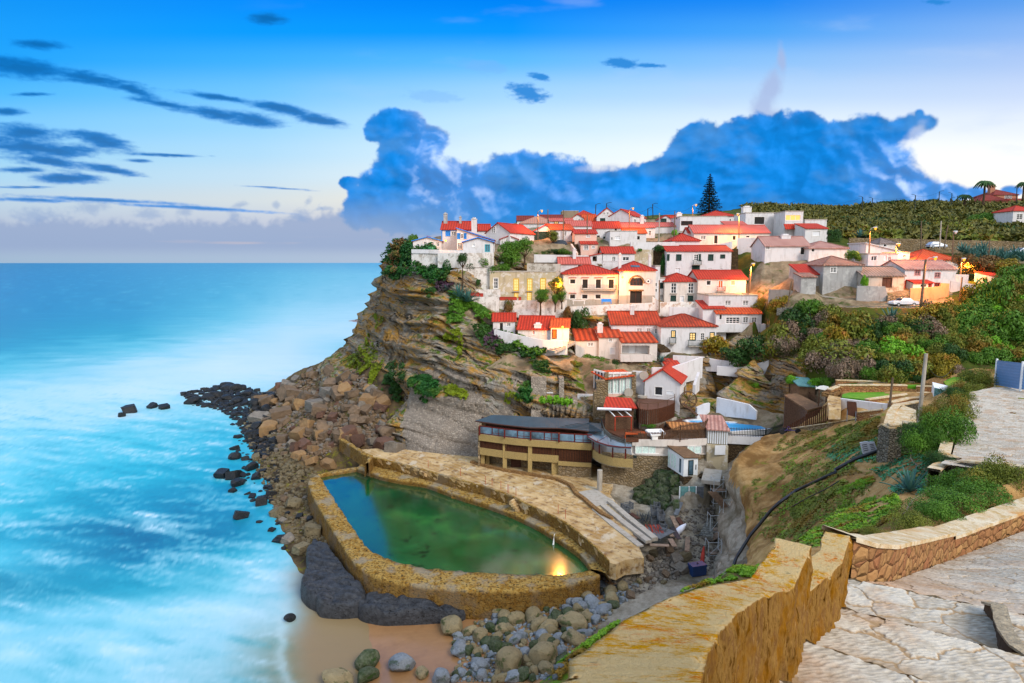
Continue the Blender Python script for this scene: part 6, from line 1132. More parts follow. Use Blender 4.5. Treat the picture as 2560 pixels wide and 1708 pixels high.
bal=[G(*zp(7,x,y),8.3)-O for x,y in[(1222,480),(1228,530),(1255,575),(1320,620),(1400,648),(1500,668),(1652,674)]];bal=smooth_line(resample(bal,.8),3)
MB().ribbon([(p.x,p.y)for p in bal],zz(8.3),zz(9.7),.22).build('balcony_parapet','pebble',root);MB().prism([(p.x,p.y)for p in bal]+[(bal[-1].x,bal[-1].y+4),(bal[0].x+1.5,bal[0].y+6)],zz(8.3),zz(8.45)).build('balcony_floor','concrete',root)
for t in(.1,.26,.42,.58,.78,.98):
 p=bal[int(t*(len(bal)-1))];MB().box(p.x-.09,p.y+.02,zz(9.7),p.x+.09,p.y+.18,zz(11.62)).build('post','ironred',root)
MB().ribbon([(bal[3].x+2.2,bal[3].y+3.0),(bal[len(bal)//2].x+1.5,bal[len(bal)//2].y+2.8),(bal[-1].x,bal[-1].y+1.6)],zz(8.4),zz(11.7),.15).build('inner_wall','whitewood',root)
p=G(1499,1227,Z0)-O;MB().tube([(p.x,p.y,zz(4.8)),(p.x,p.y,zz(8.3))],.38,14).build('column','concrete',root)
W0,W1,W2,W3=P(1503,1200,92.5),P(1578,1200,91.3),P(1655,1180,90.8),P(1762,1180,91.5);up=rp_([W1,W2,W3,W3+Vector((1.5,1.0,0)),W3+Vector((1.8,3.5,0))])
MB().ribbon(rp_([W0,W1,W2,W3]),zz(1.0),zz(9.9),.5,.05).build('stone_base','rubble',root);MB().ribbon(up,zz(11.35),zz(12.35),.4,-.15).build('parapet','cream',root);MB().ribbon(up,zz(9.9),zz(10.15),.4,-.02).build('parapet','cream',root);MB().ribbon(up,zz(10.15),zz(11.35),.2,.2).build('inner_wall','cream',root)
for xa,xb in((1588,1655),(1718,1752)):
 a,b=P(xa,1140,91.2)-O,P(xb,1140,91.2)-O;f=MB();yy=min(a.y,b.y)-.15;f.box(a.x,yy,zz(10.15),b.x,yy+.1,zz(10.25));f.box(a.x,yy,zz(11.25),b.x,yy+.1,zz(11.35));n=4 if xa<1600 else 2
 for k in range(n+1):x=a.x+(b.x-a.x)*k/n;f.box(x-.05,yy,zz(10.25),x+.05,yy+.1,zz(11.25))
 w_=f.build('window','frame',root);MB().box(a.x,yy+.06,zz(10.25),b.x,yy+.09,zz(11.25)).build('pane','curtain',w_)
MB().box(W1.x-O.x+.3,W1.y-O.y-.3+4,zz(9.7),W3.x-O.x,W1.y-O.y+8,zz(12.2)).build('terrace_block','concrete',root)
p=P(1582,1143,91.0)-O;MB().box(p.x,p.y-.5,p.z,p.x+.5,p.y-.2,p.z+.35).build('lamp_box','iron',root);p=P(1397,1104,99)-O;MB().box(p.x,p.y-.5,p.z,p.x+.5,p.y-.1,p.z+.4).build('lamp_box','iron',root)
fz=[P(1563,1107,92.3),P(1600,1109,91.3),P(1655,1110,90.9),P(1700,1110,90.8),P(1762,1108,91.6),P(1768,1100,93)]
def fence(name,pts,z0,z1,lab,mat='fencewood',pitch=.2,w=.12,rail=True,posts=True,cat='fence'):
 o=pts[0];root=empty(name,o,0,lab,cat);q=[(p.x-o.x,p.y-o.y)for p in pts];za=[(z-o.z)for z in z0]if isinstance(z0,list)else[z0-o.z]*len(pts);zb=[(z-o.z)for z in z1]if isinstance(z1,list)else[z1-o.z]*len(pts)
 m=MB();slats(m,q,za,zb,pitch,w);m.build('boards',mat,root);m=MB();m.ribbon(q,[a+.2 for a in za],[a+.28 for a in za],.05,.04);m.ribbon(q,[b-.3 for b in zb],[b-.22 for b in zb],.05,.04);m.build('rail',mat,root)
 if posts:
  for i,(x,y)in enumerate(q):MB().box(x-.06,y+.06,za[i]-.3,x+.06,y+.18,zb[i]+.05).build('post',mat,root)
 return root
fence('wood_fence',fz,12.3,[13.35,13.3,13.5,14.5,14.9,14.9],'brown slatted wooden fence rising to the right along the restaurant roof terrace')
dk=[G(*zp(5,x,y),12.4)for x,y in[(410,1260),(480,1330),(640,1400),(1000,1400),(1180,1320),(1050,1250),(780,1230),(690,1190),(400,1190)]];poly_slab('deck',dk,11.9,'deckwood',.8,.0,kind='structure')
fence('rail_fence',[G(*zp(7,1345,235),12.4),G(*zp(7,1375,330),12.4),G(*zp(7,1440,390),12.4),G(*zp(7,1580,440),12.4)],12.4,13.2,'thin grey netted fence curving round the left of the dining deck','net',.1,.02)
root=empty('pergola',G(*zp(5,540,1318),12.4),0,'open pergola with brown posts and white slanting poles over the dining deck','pergola');o=root.location
a,b,c,d=[G(*zp(5,x,y),z)-o for x,y,z in((540,1182,14.6),(700,1182,14.6),(455,1095,15.7),(600,1095,15.7))]
for nm,q,mt,r_ in(('post',[a*1,Vector((a.x,a.y,0))],'rust',.1),('post',[b,Vector((b.x,b.y,0))],'rust',.1),('beam',[a,b],'rust',.09),('pole',[a,c],'whitewood',.09),('pole',[b,d],'whitewood',.09),('pole',[a.lerp(b,.5),c.lerp(d,.5)],'whitewood',.05)):MB().tube(q,r_,5).build(nm,mt,root)
q0,q1=G(*zp(5,365,1105),15.8)-o,G(*zp(5,698,1112),15.6)-o;MB().tube([q0,q1],.22,6).build('awning_roll','canvas',root)
root=empty('pavilion',P(*zp(5,450,1180),98),0,'dark timber pavilion with a bright red double tile roof behind the pergola','pavilion');o=root.location;m=MB();A_,B_,C_,D_=[P(*zp(5,x,y),Y)-o for x,y,Y in((425,1088,96),(755,1095,96),(700,1000,101),(450,985,101))];slab(m,[A_,A_.lerp(B_,.55),C_.lerp(D_,.4),D_],1);slab(m,[A_.lerp(B_,.55),B_,C_,C_.lerp(D_,.4)],1);m.build('roof','tile',root)
MB().prism([(A_.x+.4,A_.y+.6),(B_.x-.4,B_.y+.6),(C_.x,C_.y),(D_.x,D_.y)],-2.2,A_.z-.1).build('wall','fencewood',root)
top=[(1690,1045),(1720,1105),(1800,1115),(1900,1103),(1990,1078),(2062,1045),(2058,1012),(1900,992),(1720,985)];tv=[G(*zp(4,x,y),15.7)for x,y in top]
root=empty('timber_building',tv[0],0,'rounded slatted timber building with a railed deck on its roof beside the mill house','building');o=root.location;q=[(p.x-o.x,p.y-o.y)for p in tv]
MB().prism(q,12.5-o.z,15.5-o.z).build('wall','darkstone',root);m=MB();slats(m,q[:7],13.4-o.z,15.72-o.z,.3,.22,.05,-.08);m.build('slats','louvre',root);MB().prism([(x*1.0,y)for x,y in q],15.51-o.z,15.6-o.z).build('deck','deckwood',root)
m=MB();m.tube([(x,y,16.65-o.z)for x,y in q[:7]],.05,4)
for x,y in q[:7]:m.tube([(x,y,15.6-o.z),(x,y,16.7-o.z)],.05,4)
m.build('railing','fencewood',root);p=G(*zp(4,1795,1190),13.8)-o;f=MB().box(p.x-.55,p.y-.25,p.z,p.x+.55,p.y-.1,p.z+1.5).build('window','frame',root);MB().box(p.x-.45,p.y-.28,p.z+.1,p.x+.45,p.y-.252,p.z+1.4).build('pane','curtain',f)
MB().ribbon([(p.x-tv[0].x,p.y-tv[0].y)for p in[G(*zp(4,x,y),13.4)for x,y in[(1700,1205),(1850,1222),(1960,1215),(2085,1180)]]],12.3-o.z,13.3-o.z,.8).build('plinth','concrete',root)
flight('wooden_stair',P(*zp(4,2290,1175),99),P(*zp(4,2145,1050),100),10,1.2,'fencewood','steep wooden stair right of the rounded timber building','stair',thick=.12)
p=P(*zp(4,2200,1020),101.5);root=empty('mill_wheel',p,0,'dark wooden water wheel against the mill house wall','water wheel');m=MB();R=1.35
for dy in(0,.5):m.tube([(R*math.cos(t),dy,R*math.sin(t))for t in np.linspace(0,2*math.pi,25)],.07,5,False)
m.build('rim','fencewood',root)
for k in range(10):t=2*math.pi*k/10;MB().tube([(0,.25,0),(R*math.cos(t),.25,R*math.sin(t))],.045,4).build('spoke','fencewood',root)
for x,y,Y,lab in((1760,778,106.2,'round millstone hung on the white wall'),(1610,945,105.5,'round millstone leaning below the glazed pavilion'),(1745,995,104.5,'millstone lying as a table on the mill yard')):
 p=P(*zp(4,x,y),Y);m=MB();n=20;R=.75;ax=[(R*math.cos(2*math.pi*k/n),R*math.sin(2*math.pi*k/n))for k in range(n)]
 if 'lying' in lab:m.prism(ax,0,.35)
 else:m.add([(a,-.25,b)for a,b in ax]+[(a,0,b)for a,b in ax],[tuple(range(n)),tuple(range(2*n-1,n-1,-1))]+[(i,n+i,n+(i+1)%n,(i+1)%n)for i in range(n)]);m.add([(a*.2,-.27,b*.2)for a,b in ax],[tuple(range(n))])
 tag(m.build('millstone','concrete',loc=p),lab,'millstone')
root=empty('glass_pavilion',P(*zp(4,1275,905),109),0,'glazed dining pavilion with pale green curtains under a pale red tile roof','pavilion');o=root.location
a,b,c,d=[P(*zp(4,x,y),Y)-o for x,y,Y in((1272,900,109),(1392,935,105.6),(1660,905,106),(1640,900,111))]
MB().prism([(b.x,b.y),(c.x,c.y),(d.x,d.y),(a.x,a.y)],-1.5,-.3).build('plinth','pink',root)
m=MB();hz=3.4;fr_=[(a,b),(b,c)]
for p,q in fr_:
 for k in range(5):r_=p.lerp(q,k/4);m.box(r_.x-.07,r_.y-.07,-.3,r_.x+.07,r_.y+.07,hz)
 m.ribbon([(p.x,p.y),(q.x,q.y)],hz-.3,hz,.12);m.ribbon([(p.x,p.y),(q.x,q.y)],-.3,-.15,.12)
m.build('frame','frame',root);MB().ribbon([(b.x,b.y+.25),(c.x,c.y+.25)],-.2,hz-.3,.04).build('curtain','curtain',root);MB().ribbon([(a.x+.2,a.y+.1),(b.x+.1,b.y+.2)],-.2,hz-.3,.04).build('window_pane','glassblue',root);m=MB();slats(m,[(b.x,b.y+.15),(c.x,c.y+.15)],-.2,hz-.3,.5,.12,.08);m.build('curtain_folds','white',root)
A_,B_,C_,D_=[P(*zp(4,x,y),Y)-o for x,y,Y in((1380,812,105.0),(1672,775,105.5),(1560,716,111.5),(1242,738,110))];m=MB();slab(m,[A_,B_,C_,D_],1,.2);m.build('roof','tileor',root);MB().box(b.x-.3,b.y-.2,-1.5,b.x+.35,b.y+.2,hz).build('pillar','rubble',root);MB().box(c.x-.3,c.y-.2,-1.5,c.x+.35,c.y+.2,hz).build('pillar','rubble',root)
p=P(*zp(4,1335,1180),103);m=MB();m.prism([(p.x-1.1,p.y),(p.x+1.1,p.y),(p.x+1.1,p.y+1.4),(p.x-1.1,p.y+1.4)],11,17.0);m.prism([(p.x-.6,p.y+.2),(p.x+.6,p.y+.2),(p.x+.6,p.y+1.2),(p.x-.6,p.y+1.2)],17.001,P(*zp(4,1320,850),103).z);z_=P(*zp(4,1320,850),103).z;m.box(p.x-.75,p.y+.1,z_+.002,p.x+.75,p.y+1.3,z_+.3);tag(m.build('stone_chimney','rubble'),'tall tapering stone chimney left of the red pavilion roof','chimney')
root=empty('white_balustrade',P(*zp(4,810,950),109),0,'white stepped balustrade with wooden infill on the cliff ledge','balustrade');o=root.location
for i,(x0,x1,y,y2)in enumerate([(810,870,945,955),(870,965,985,1000),(945,975,950,960),(970,1065,985,1000),(1045,1115,950,962)]):
 a,b=P(*zp(4,x0,y),109)-o,P(*zp(4,x1,y2),109)-o;MB().box(a.x,0,b.z,b.x,.3,a.z).build('rail','white',root)
for x0,x1 in((875,945),(975,1045)):a,b=P(*zp(4,x0,960),109)-o,P(*zp(4,x1,988),109)-o;m=MB();slats(m,[(a.x,.1),(b.x,.1)],b.z,a.z,.18,.08);m.build('infill','brownp',root)
sw=[(1200,1222),(1290,1212),(1450,1212),(1560,1222),(1650,1237),(1900,1236),(2080,1240),(2120,1252),(2180,1296),(2020,1318),(1680,1340),(1440,1300),(1250,1245)];ps=[G(*zp(5,x,y),13.0)for x,y in sw]
m=MB();m.add([(p.x,p.y,12.96)for p in ps],[tuple(range(len(ps)))]);tag(m.build('swimming_pool_water','pooltile'),kind='structure')
root=MB().ribbon(ps+[ps[0]],12.4,13.14,.45,-.42).build('pool_rim','frame');root.name='swimming_pool';tag(root,'white rounded rim of the bright blue swimming pool','swimming pool')
dkp=[(1080,1228),(1250,1190),(1345,1165),(1420,1150),(1530,1112),(1700,1120),(1920,1165),(2140,1215),(2235,1300),(2180,1296),(2120,1252),(2080,1240),(1900,1236),(1650,1237),(1560,1222),(1450,1212),(1290,1212),(1200,1222),(1250,1245),(1200,1250)];poly_slab('pool_deck',[G(*zp(5,x,y),13.03)for x,y in dkp],12.3,'deckwood',.6,.02,kind='structure')
a,b=P(*zp(5,1640,1370),91.0),P(*zp(5,2018,1378),90.0);tag(MB().ribbon([a,b],11.7,12.95,.5).build('pool_wall','white'),'smooth white outer wall below the swimming pool fence','wall');tag(MB().ribbon([a+Vector((0,.3,0)),b+Vector((0,.3,0))],8.5,11.7,.6).build('stone_wall','rubbledark'),'dark stone wall under the white pool wall','wall')
fence('pool_fence',[a+Vector((0,-.02,0)),b,G(*zp(5,2190,1310),13.2)],12.9,14.2,'dark slatted fence along the front of the blue swimming pool','iron',.22,.07)
root=empty('changing_hut',P(*zp(5,1440,1445),91.3),0,'small hut with pale slatted walls, pink tiled roof and a stone ground floor','hut');o=root.location;b=P(*zp(5,1643,1445),90.5)-o;zt=P(*zp(5,1440,1300),91.3).z-o.z
MB().prism([(0,.1),(b.x,b.y+.1),(b.x,b.y+4),(0,4)],0,zt).build('wall','concrete',root);m=MB();slats(m,[(0,0),(b.x,b.y)],.05,zt,.3,.18,.06);m.build('slats','whitewood',root);MB().prism([(-.05,-.3),(b.x,b.y-.3),(b.x,b.y+4),(-.05,4)],-5,-.05).build('ground_floor','tan',root);m=MB();slab(m,[(-.2,-.3,zt),(b.x+.2,b.y-.3,zt),(b.x+.2,b.y+3.6,zt+1.3),(-.2,3.6,zt+1.3)],1);m.build('roof','tilefade',root);c=P(*zp(5,1510,1550),90.5)-o;d=P(*zp(5,1615,1462),90.5)-o;MB().box(c.x,c.y-.3,c.z,d.x,c.y-.15,d.z).build('shutter','shutter',root)
m=MB();slab(m,[P(*zp(5,1100,1302),93.5),P(*zp(5,1442,1298),92.5),P(*zp(5,1442,1243),96.5),P(*zp(5,1036,1230),98)],1,.2);tag(m.build('tile_canopy','tiletan'),'orange tan ribbed tile canopy between the deck and the swimming pool','canopy')
root=empty('hedge_planter',P(*zp(5,785,1310),96),0,'slatted planter with a clipped green hedge beside the white hot tub','planter');o=root.location;b=P(*zp(5,1040,1310),95.5)-o;m=MB();slats(m,[(0,0),(b.x*.75,b.y),(b.x,b.y+1.5)],-.4,.8,.2,.13,.05);m.build('boards','fencewood',root)
p=G(*zp(5,900,1366),12.45);a=[G(*zp(5,x,y),13.0)for x,y in[(850,1318),(985,1312),(1022,1355),(905,1368)]];m=MB();m.prism([(q.x,q.y)for q in a][::-1],12.35,12.9);m.ribbon(a+[a[0]],12.9,13.15,.25);tag(m.build('hot_tub','frame'),'square white hot tub at the corner of the dining deck','hot tub')
a=[G(*zp(5,x,y),13.1)for x,y in[(640,1330),(830,1328),(850,1345),(640,1350)]];m=MB();m.prism([(q.x,q.y)for q in a][::-1],12.95,13.1);
for q in a:m.box(q.x-.06,q.y-.06,12.4,q.x+.06,q.y+.06,12.95)
tag(m.build('long_table','orangetable'),'long orange brown table beside the white hot tub','table')
root=empty('wooden_shed',P(*zp(6,235,1260),84.5),0,'long wooden shed with a flat brown board roof beside the swimming pool','shed');o=root.location
rq=[P(*zp(6,x,y),Y)-o for x,y,Y in((0,968,91),(232,1118,84.5),(378,1080,86),(130,952,93))];m=MB();m.add([*rq,*[p-Vector((0,0,.2))for p in rq]],[(0,1,2,3),(7,6,5,4)]+[(i,4+i,4+(i+1)%4,(i+1)%4)for i in range(4)]);m.build('roof','brownroof',root)
MB().prism([(rq[0].x+.2,rq[0].y+.2),(rq[1].x,rq[1].y+.3),(rq[2].x-.2,rq[2].y),(rq[3].x,rq[3].y)],[-3.5]*4,[rq[0].z-.22,rq[1].z-.22,rq[2].z-.22,rq[3].z-.22]).build('wall','plankgrey',root);m=MB();slats(m,[(rq[0].x+.1,rq[0].y),(rq[1].x,rq[1].y+.1),(rq[2].x,rq[2].y-.1)],[-3,-3,-3],[rq[0].z-.25,rq[1].z-.25,rq[2].z-.25],.3,.2,.06);m.build('boards','fencewood',root)
fence('shed_fence',[P(*zp(6,0,1300),83),P(*zp(6,220,1235),81.5),P(*zp(6,432,1180),80)],[P(*zp(6,0,1320),83).z-.3,P(*zp(6,220,1290),81.5).z,P(*zp(6,432,1240),80).z],[P(*zp(6,0,1285),83).z,P(*zp(6,220,1160),81.5).z,P(*zp(6,432,1050),80).z],'tall reddish slatted fence in front of the wooden shed','louvre',.22,.15)
fence('rail_fence',[P(*zp(6,55,900),97),P(*zp(6,250,985),92),P(*zp(6,420,1080),87)],[P(*zp(6,55,910),97).z-.3,P(*zp(6,250,1010),92).z,P(*zp(6,420,1120),87).z],[P(*zp(6,55,850),97).z,P(*zp(6,250,940),92).z,P(*zp(6,420,1035),87).z],'brown rail fence running behind the wooden shed roof','fencewood',.35,.1)
root=empty('kiosk',P(*zp(6,150,960),93),0,'little brown wooden kiosk with a pale green roof beside the garden stair','kiosk');o=root.location;a=P(*zp(6,305,960),92)-o;zt=P(*zp(6,150,870),93).z-o.z;MB().prism([(0,0),(a.x,a.y),(a.x,a.y+3),(0,3)],-1,zt).build('wall','brownroof',root);m=MB();slab(m,[(-.4,-.4,zt),(a.x+.4,a.y-.4,zt),(a.x+.3,a.y+3.2,zt+.7),(-.4,3.2,zt+.7)],1);m.build('roof','oxid',root)
root=empty('fish_sign',P(*zp(6,385,1040),86),0,'white fish shaped board on two brown posts above the shed fence','sign');o=root.location;c=P(*zp(6,390,905),86)-o;m=MB();L=[(-1.1,.35),(-.9,.1),(-.6,.3),(0,.38),(.6,.25),(1.1,-.05),(.9,-.35),(.3,-.3),(-.4,-.15),(-.85,-.05),(-1.05,-.15)];n=len(L);m.add([(c.x+x,c.y,c.z+z)for x,z in L]+[(c.x+x,c.y+.12,c.z+z)for x,z in L],[tuple(range(n)),tuple(range(2*n-1,n-1,-1))]+[(i,n+i,n+(i+1)%n,(i+1)%n)for i in range(n)]);m.build('fish_board','whitewood',root)
for dx in(-.5,.5):MB().tube([(c.x+dx,c.y+.2,-2),(c.x+dx,c.y+.2,c.z+.1)],.09,5).build('post','fencewood',root)
root=empty('notice_board',P(*zp(6,670,1215),72),0,'tall dark brown notice board propped on posts above the dry slope','board');o=root.location;q=[P(*zp(6,x,y),72)-o for x,y in((625,1165),(722,1195),(710,1040),(622,1032))];m=MB();m.add([*q,*[p+Vector((0,.15,0))for p in q]],[(0,1,2,3),(7,6,5,4)]+[(i,4+i,4+(i+1)%4,(i+1)%4)for i in range(4)]);m.build('panel','brownp',root)
for x in(615,700):a=P(*zp(6,x,1230),71.5)-o;b=P(*zp(6,x+15,1100),72)-o;MB().tube([a,b+Vector((0,.2,0))],.05,5).build('leg','plankgrey',root)
A_,B_,C_=P(*zp(6,2060,870),62),P(*zp(6,2310,915),58),P(2700,985,54);root=empty('site_fence',A_,0,'blue white corrugated metal site fence closing the upper path','fence');o=root.location
for p,q in((A_,B_),(B_,C_)):
 m=MB();n=9;h=2.45
 for k in range(n):
  z0,z1=h*k/n,h*(k+1)/n;m.add([(p.x-o.x,p.y-o.y,p.z-o.z+z0),(q.x-o.x,q.y-o.y,q.z-o.z+z0),(q.x-o.x,q.y-o.y-.06,q.z-o.z+(z0+z1)/2),(p.x-o.x,p.y-o.y-.06,p.z-o.z+(z0+z1)/2),(q.x-o.x,q.y-o.y,q.z-o.z+z1),(p.x-o.x,p.y-o.y,p.z-o.z+z1)],[(0,1,2,3),(3,2,4,5)])
 m.build('panel','fenceblue',root);MB().box(p.x-o.x-.07,p.y-o.y-.12,p.z-o.z-.3,p.x-o.x+.07,p.y-o.y+.02,p.z-o.z+2.6).build('post','whitewood',root)
root=empty('tool_cabin',P(*zp(6,1462,1030),73),0,'pale blue corrugated metal cabin beside the bushes on the lawn edge','cabin');o=root.location;a,b=P(*zp(6,1572,1045),71.5)-o,P(*zp(6,1600,1020),74)-o;h=P(*zp(6,1462,897),73).z-o.z;m=MB();corrugated(m,(0,0),(a.x,a.y),-.4,h,12);m.build('front','oxid',root);MB().prism([(0,.05),(a.x,a.y+.05),(b.x,b.y),(b.x-a.x,b.y-a.y+1)],-.4,h-.01).build('body','whitewood',root);MB().tube([(1.0,-.3,-.5),(1.0,-.3,h*.8)],.05,5).build('post','brownp',root)
root=empty('white_cabin',P(*zp(8,742,612),86.5),R_(14),'white timber cabin with a brown board roof standing over the mossy outflow','cabin');h=2.75;w=2.2;L=5.2
MB().box(0,0,0,w,L,h).build('wall','whitewood',root);m=MB();m.add([(-.25,-.3,h+.03),(w+.25,-.3,h-.15),(w+.25,L+.3,h+.15),(-.25,L+.3,h+.45),(-.25,-.3,h+.18),(w+.25,-.3,h),(w+.25,L+.3,h+.3),(-.25,L+.3,h+.6)],[(0,3,2,1),(4,5,6,7),(0,1,5,4),(1,2,6,5),(2,3,7,6),(3,0,4,7)]);m.build('roof','brownroof',root)
f=MB().box(.7,-.06,.1,1.5,-.002,2.3).build('door','iron',root);MB().box(.82,-.08,.3,1.38,-.061,2.15).build('pane','glassblue',f);MB().box(1.85,-.1,.9,1.92,-.003,1.6).build('handle','iron',root);MB().box(-.05,.7,.3,-.002,1.15,2.3).build('window','glassblue',root)
for yy in(2.2,3.0,4.0):MB().box(-.04,yy,.4,-.002,yy+.5,2.3).build('window','curtain',root)
MB().box(-.1,-.4,-4.0,w+1.2,4.5,-.05).build('plinth','rubbledark',root)
root=empty('metal_gate',P(*zp(8,706,850),82),0,'three leaved corrugated metal gate on the ledge above the outflow stairs','gate');o=root.location;xs=[0,82,145,217]
for k in range(3):
 a,b=P(*zp(8,706+xs[k],850),82)-o,P(*zp(8,706+xs[k+1]-4,850),82)-o;h=P(*zp(8,706,702),82).z-o.z;m=MB();n=14
 for j in range(n):m.add([(a.x,0,h*j/n),(b.x,0,h*j/n),(b.x,-.06,h*(j+.6)/n),(a.x,-.06,h*(j+.6)/n)],[(0,1,2,3)]);m.add([(a.x,-.06,h*(j+.6)/n),(b.x,-.06,h*(j+.6)/n),(b.x,0,h*(j+1)/n),(a.x,0,h*(j+1)/n)],[(0,1,2,3)])
 m.box(a.x,.01,0,b.x,.06,h);m.build('leaf','oxid' if k<2 else 'plankgrey',root);MB().box(a.x-.05,-.1,-.05,a.x+.05,.08,h+.05).build('post','whitewood',root)
tag(MB().box(P(1690,1262,83).x,82.1,2.0,P(1762,1262,83).x,88,P(1700,1261,82).z).build('ledge','ravine'),'rock ledge carrying the corrugated metal gate','ledge')
flight('outflow_stair',P(*zp(8,900,1140),76),P(*zp(8,905,925),82.2),11,2.9,'rubblegrey','worn grey stair climbing from the ravine to the metal gate')
a,b=P(*zp(8,795,1310),73),P(*zp(8,815,920),82);tag(MB().ribbon([a,b],[a.z-1.5,b.z-2],[a.z+.5,b.z+.4],.55).build('stair_wall','plank'),'straight pale side wall of the ravine stair','wall')
root=empty('scaffold',P(*zp(8,1080,1400),73),0,'tall steel scaffold with plank decks in the narrow ravine','scaffold');o=root.location
for k,(x0,x1,Y,zb,zt)in enumerate([(960,1080,73.5,1430,1200),(1075,1170,73,1430,1150),(975,1080,77,1250,960),(1085,1195,76.5,1240,820),(1000,1110,82,1060,640)]):
 a,b=P(*zp(8,x0,zb),Y)-o,P(*zp(8,x1,zb),Y)-o;h=P(*zp(8,x0,zt),Y).z-o.z;m=MB();z0=a.z-2
 for x in(a.x,b.x):
  for dy in(0,1.3):m.tube([(x,a.y+dy,z0),(x,a.y+dy,h)],.045,5)
 n=max(2,int((h-a.z)/1.6))
 for j in range(n+1):
  z=a.z+(h-a.z)*j/n;m.tube([(a.x,a.y,z),(b.x,a.y,z)],.03,4);m.tube([(a.x,a.y,z),(a.x,a.y+1.3,z)],.03,4);m.tube([(b.x,a.y,z),(b.x,a.y+1.3,z)],.03,4)
  if j<n:m.tube([(a.x if j%2 else b.x,a.y,z),(b.x if j%2 else a.x,a.y,z+(h-a.z)/n)],.025,4)
 m.build('frame','steel',root)
 for j in((1,)if k<2 else(n-1,)):z=a.z+(h-a.z)*j/n+.04;MB().box(a.x,a.y+.15,z,b.x,a.y+1.15,z+.06).build('plank','plank',root)
for q in[((975,1180),(1160,1040)),((1000,745),(1190,960)),((880,1130),(920,1265)),((960,1400),(1050,1300))]:
 a,b=P(*zp(8,*q[0]),76),P(*zp(8,*q[1]),78);d=Vector((.55,0,0));m=MB();m.add([a-d,a+d,b+d,b-d,a-d-Vector((0,0,.08)),a+d-Vector((0,0,.08)),b+d-Vector((0,0,.08)),b-d-Vector((0,0,.08))],[(0,1,2,3),(7,6,5,4),(0,4,5,1),(1,5,6,2),(2,6,7,3),(3,7,4,0)]);tag(m.build('board','plank' if q[0][0]!=880 else 'plankgrey'),{975:'wide pale board slanting up across the scaffold',1000:'long pinkish board ramp at the top of the scaffold',880:'grey board lying on the ravine stair',960:'pale board at the foot of the scaffold'}[q[0][0]],'board')
def on(r,x,y,z=None):p=T(*zp(r,x,y));return p if p else P(*zp(r,x,y),80)
cr=empty('crate',(0,0,0));m=MB()
for i in range(4):
 z=.06+i*.22
 m.box(-.8,-.4,z,.8,-.36,z+.14).box(-.8,.36,z,.8,.4,z+.14).box(-.8,-.36,z,-.76,.36,z+.14).box(.76,-.36,z,.8,.36,z+.14)
m.build('slats','plankgrey',cr);MB().box(-.76,-.36,.02,.76,.36,.06).build('bottom','plankgrey',cr)
for sx in(-1,1):
 for sy in(-1,1):MB().box(sx*.76-.05,sy*.36-.05,0,sx*.76+.05,sy*.36+.05,.95).build('corner_post','plankgrey',cr)
spots=[(205,985,.5,'open grey slatted crate at the left end of the heap'),(240,940,.5,'grey slatted crate behind the leftmost open one'),(505,985,1.4,'upright crate standing highest on the heap'),(480,1060,1.5,'dark stacked crate below the upright one'),(540,1080,1.5,'dark stacked crate second from the right'),(480,1105,1.4,'lowest dark crate in the middle of the heap'),(550,1120,1.5,'lowest crate at the right of the heap'),(560,1215,1.2,'long crate of rusty fittings on the wooden jetty')]
for i,(x,y,a,lab)in enumerate(spots):
 c=cr if i==0 else copy_tree(cr);p=on(8,x,y);p.z=max(p.z,4.6)+(.9 if i in(2,3,4)else 0);c.location=p;c.rotation_euler=(0,0,a);tag(c,lab,'crate','old crates heaped beside the curved steps')
p=on(8,390,1040);m=MB()
for k in range(26):a=Vector((RNG.uniform(-1.5,1.5),RNG.uniform(-1,1),.2));m.tube([p+a,p+a+Vector((RNG.uniform(-.8,1.4),RNG.uniform(-.6,.6),RNG.uniform(.5,1.7)))],.05,4)
tag(m.build('stick_pile','plankgrey'),'tangled pile of grey sticks and battens in the middle of the heap','pile')
p=on(8,490,1230);p.z=4.9;m=MB()
for k in range(16):a=Vector((RNG.uniform(-.9,.9),RNG.uniform(-1.2,-.6),.3));m.tube([p+a,p+a+Vector((RNG.uniform(-.4,.4),2.2,.15))],.04,4)
tag(m.build('rod_pile','rust'),'bundle of rusty orange rods on the jetty boards','pile')
for i,(x0,y0,x1,y1,mt,lab)in enumerate([(620,1310,660,1410,'plank','pale board hanging over the end of the heap'),(440,1355,610,1395,'plank','long board along the foot of the heap'),(600,1200,640,1290,'plank','wide brown board right of the rusty rods'),(290,1255,425,1165,'plank','long thin board leaning out over the paved terrace'),(640,985,690,1110,'plank','brown board leaning behind the crates'),(690,1000,745,1090,'brownp','reddish board leaning at the right of the heap'),(640,1130,700,1330,'blackpipe','black plank lying beside the white net bundle'),(675,980,720,870,'plankgrey','dark planks propped under the metal gate'),(270,1020,340,1085,'brownp','small dark red door panel lying on the heap'),(420,1180,600,1290,'plankgrey','jetty of grey boards under the rods')]):
 p,q=on(8,x0,y0),on(8,x1,y1);p.z=max(p.z,4.7)+.3+.02*i;q.z=max(q.z,4.7)+.34+.02*i;d=(q-p);s=Vector((-d.y,d.x,0)).normalized()*(.3 if i!=9 else 1.6);m=MB();t_=Vector((0,0,.08));m.add([p-s,p+s,q+s,q-s,p-s-t_,p+s-t_,q+s-t_,q-s-t_],[(0,1,2,3),(7,6,5,4),(0,4,5,1),(1,5,6,2),(2,6,7,3),(3,7,4,0)]);tag(m.build('board',mt),lab,'board')
p,q=on(8,650,1170),on(8,765,1100);tag(MB().tube([p+Vector((0,0,.3)),p.lerp(q,.3)+Vector((0,0,.6)),p.lerp(q,.7)+Vector((0,0,.8)),q+Vector((0,0,1.0))],[.25,.45,.35,.08],8).build('net_bundle','canvas',smooth=True),'white bundled net lying right of the crate heap','net')
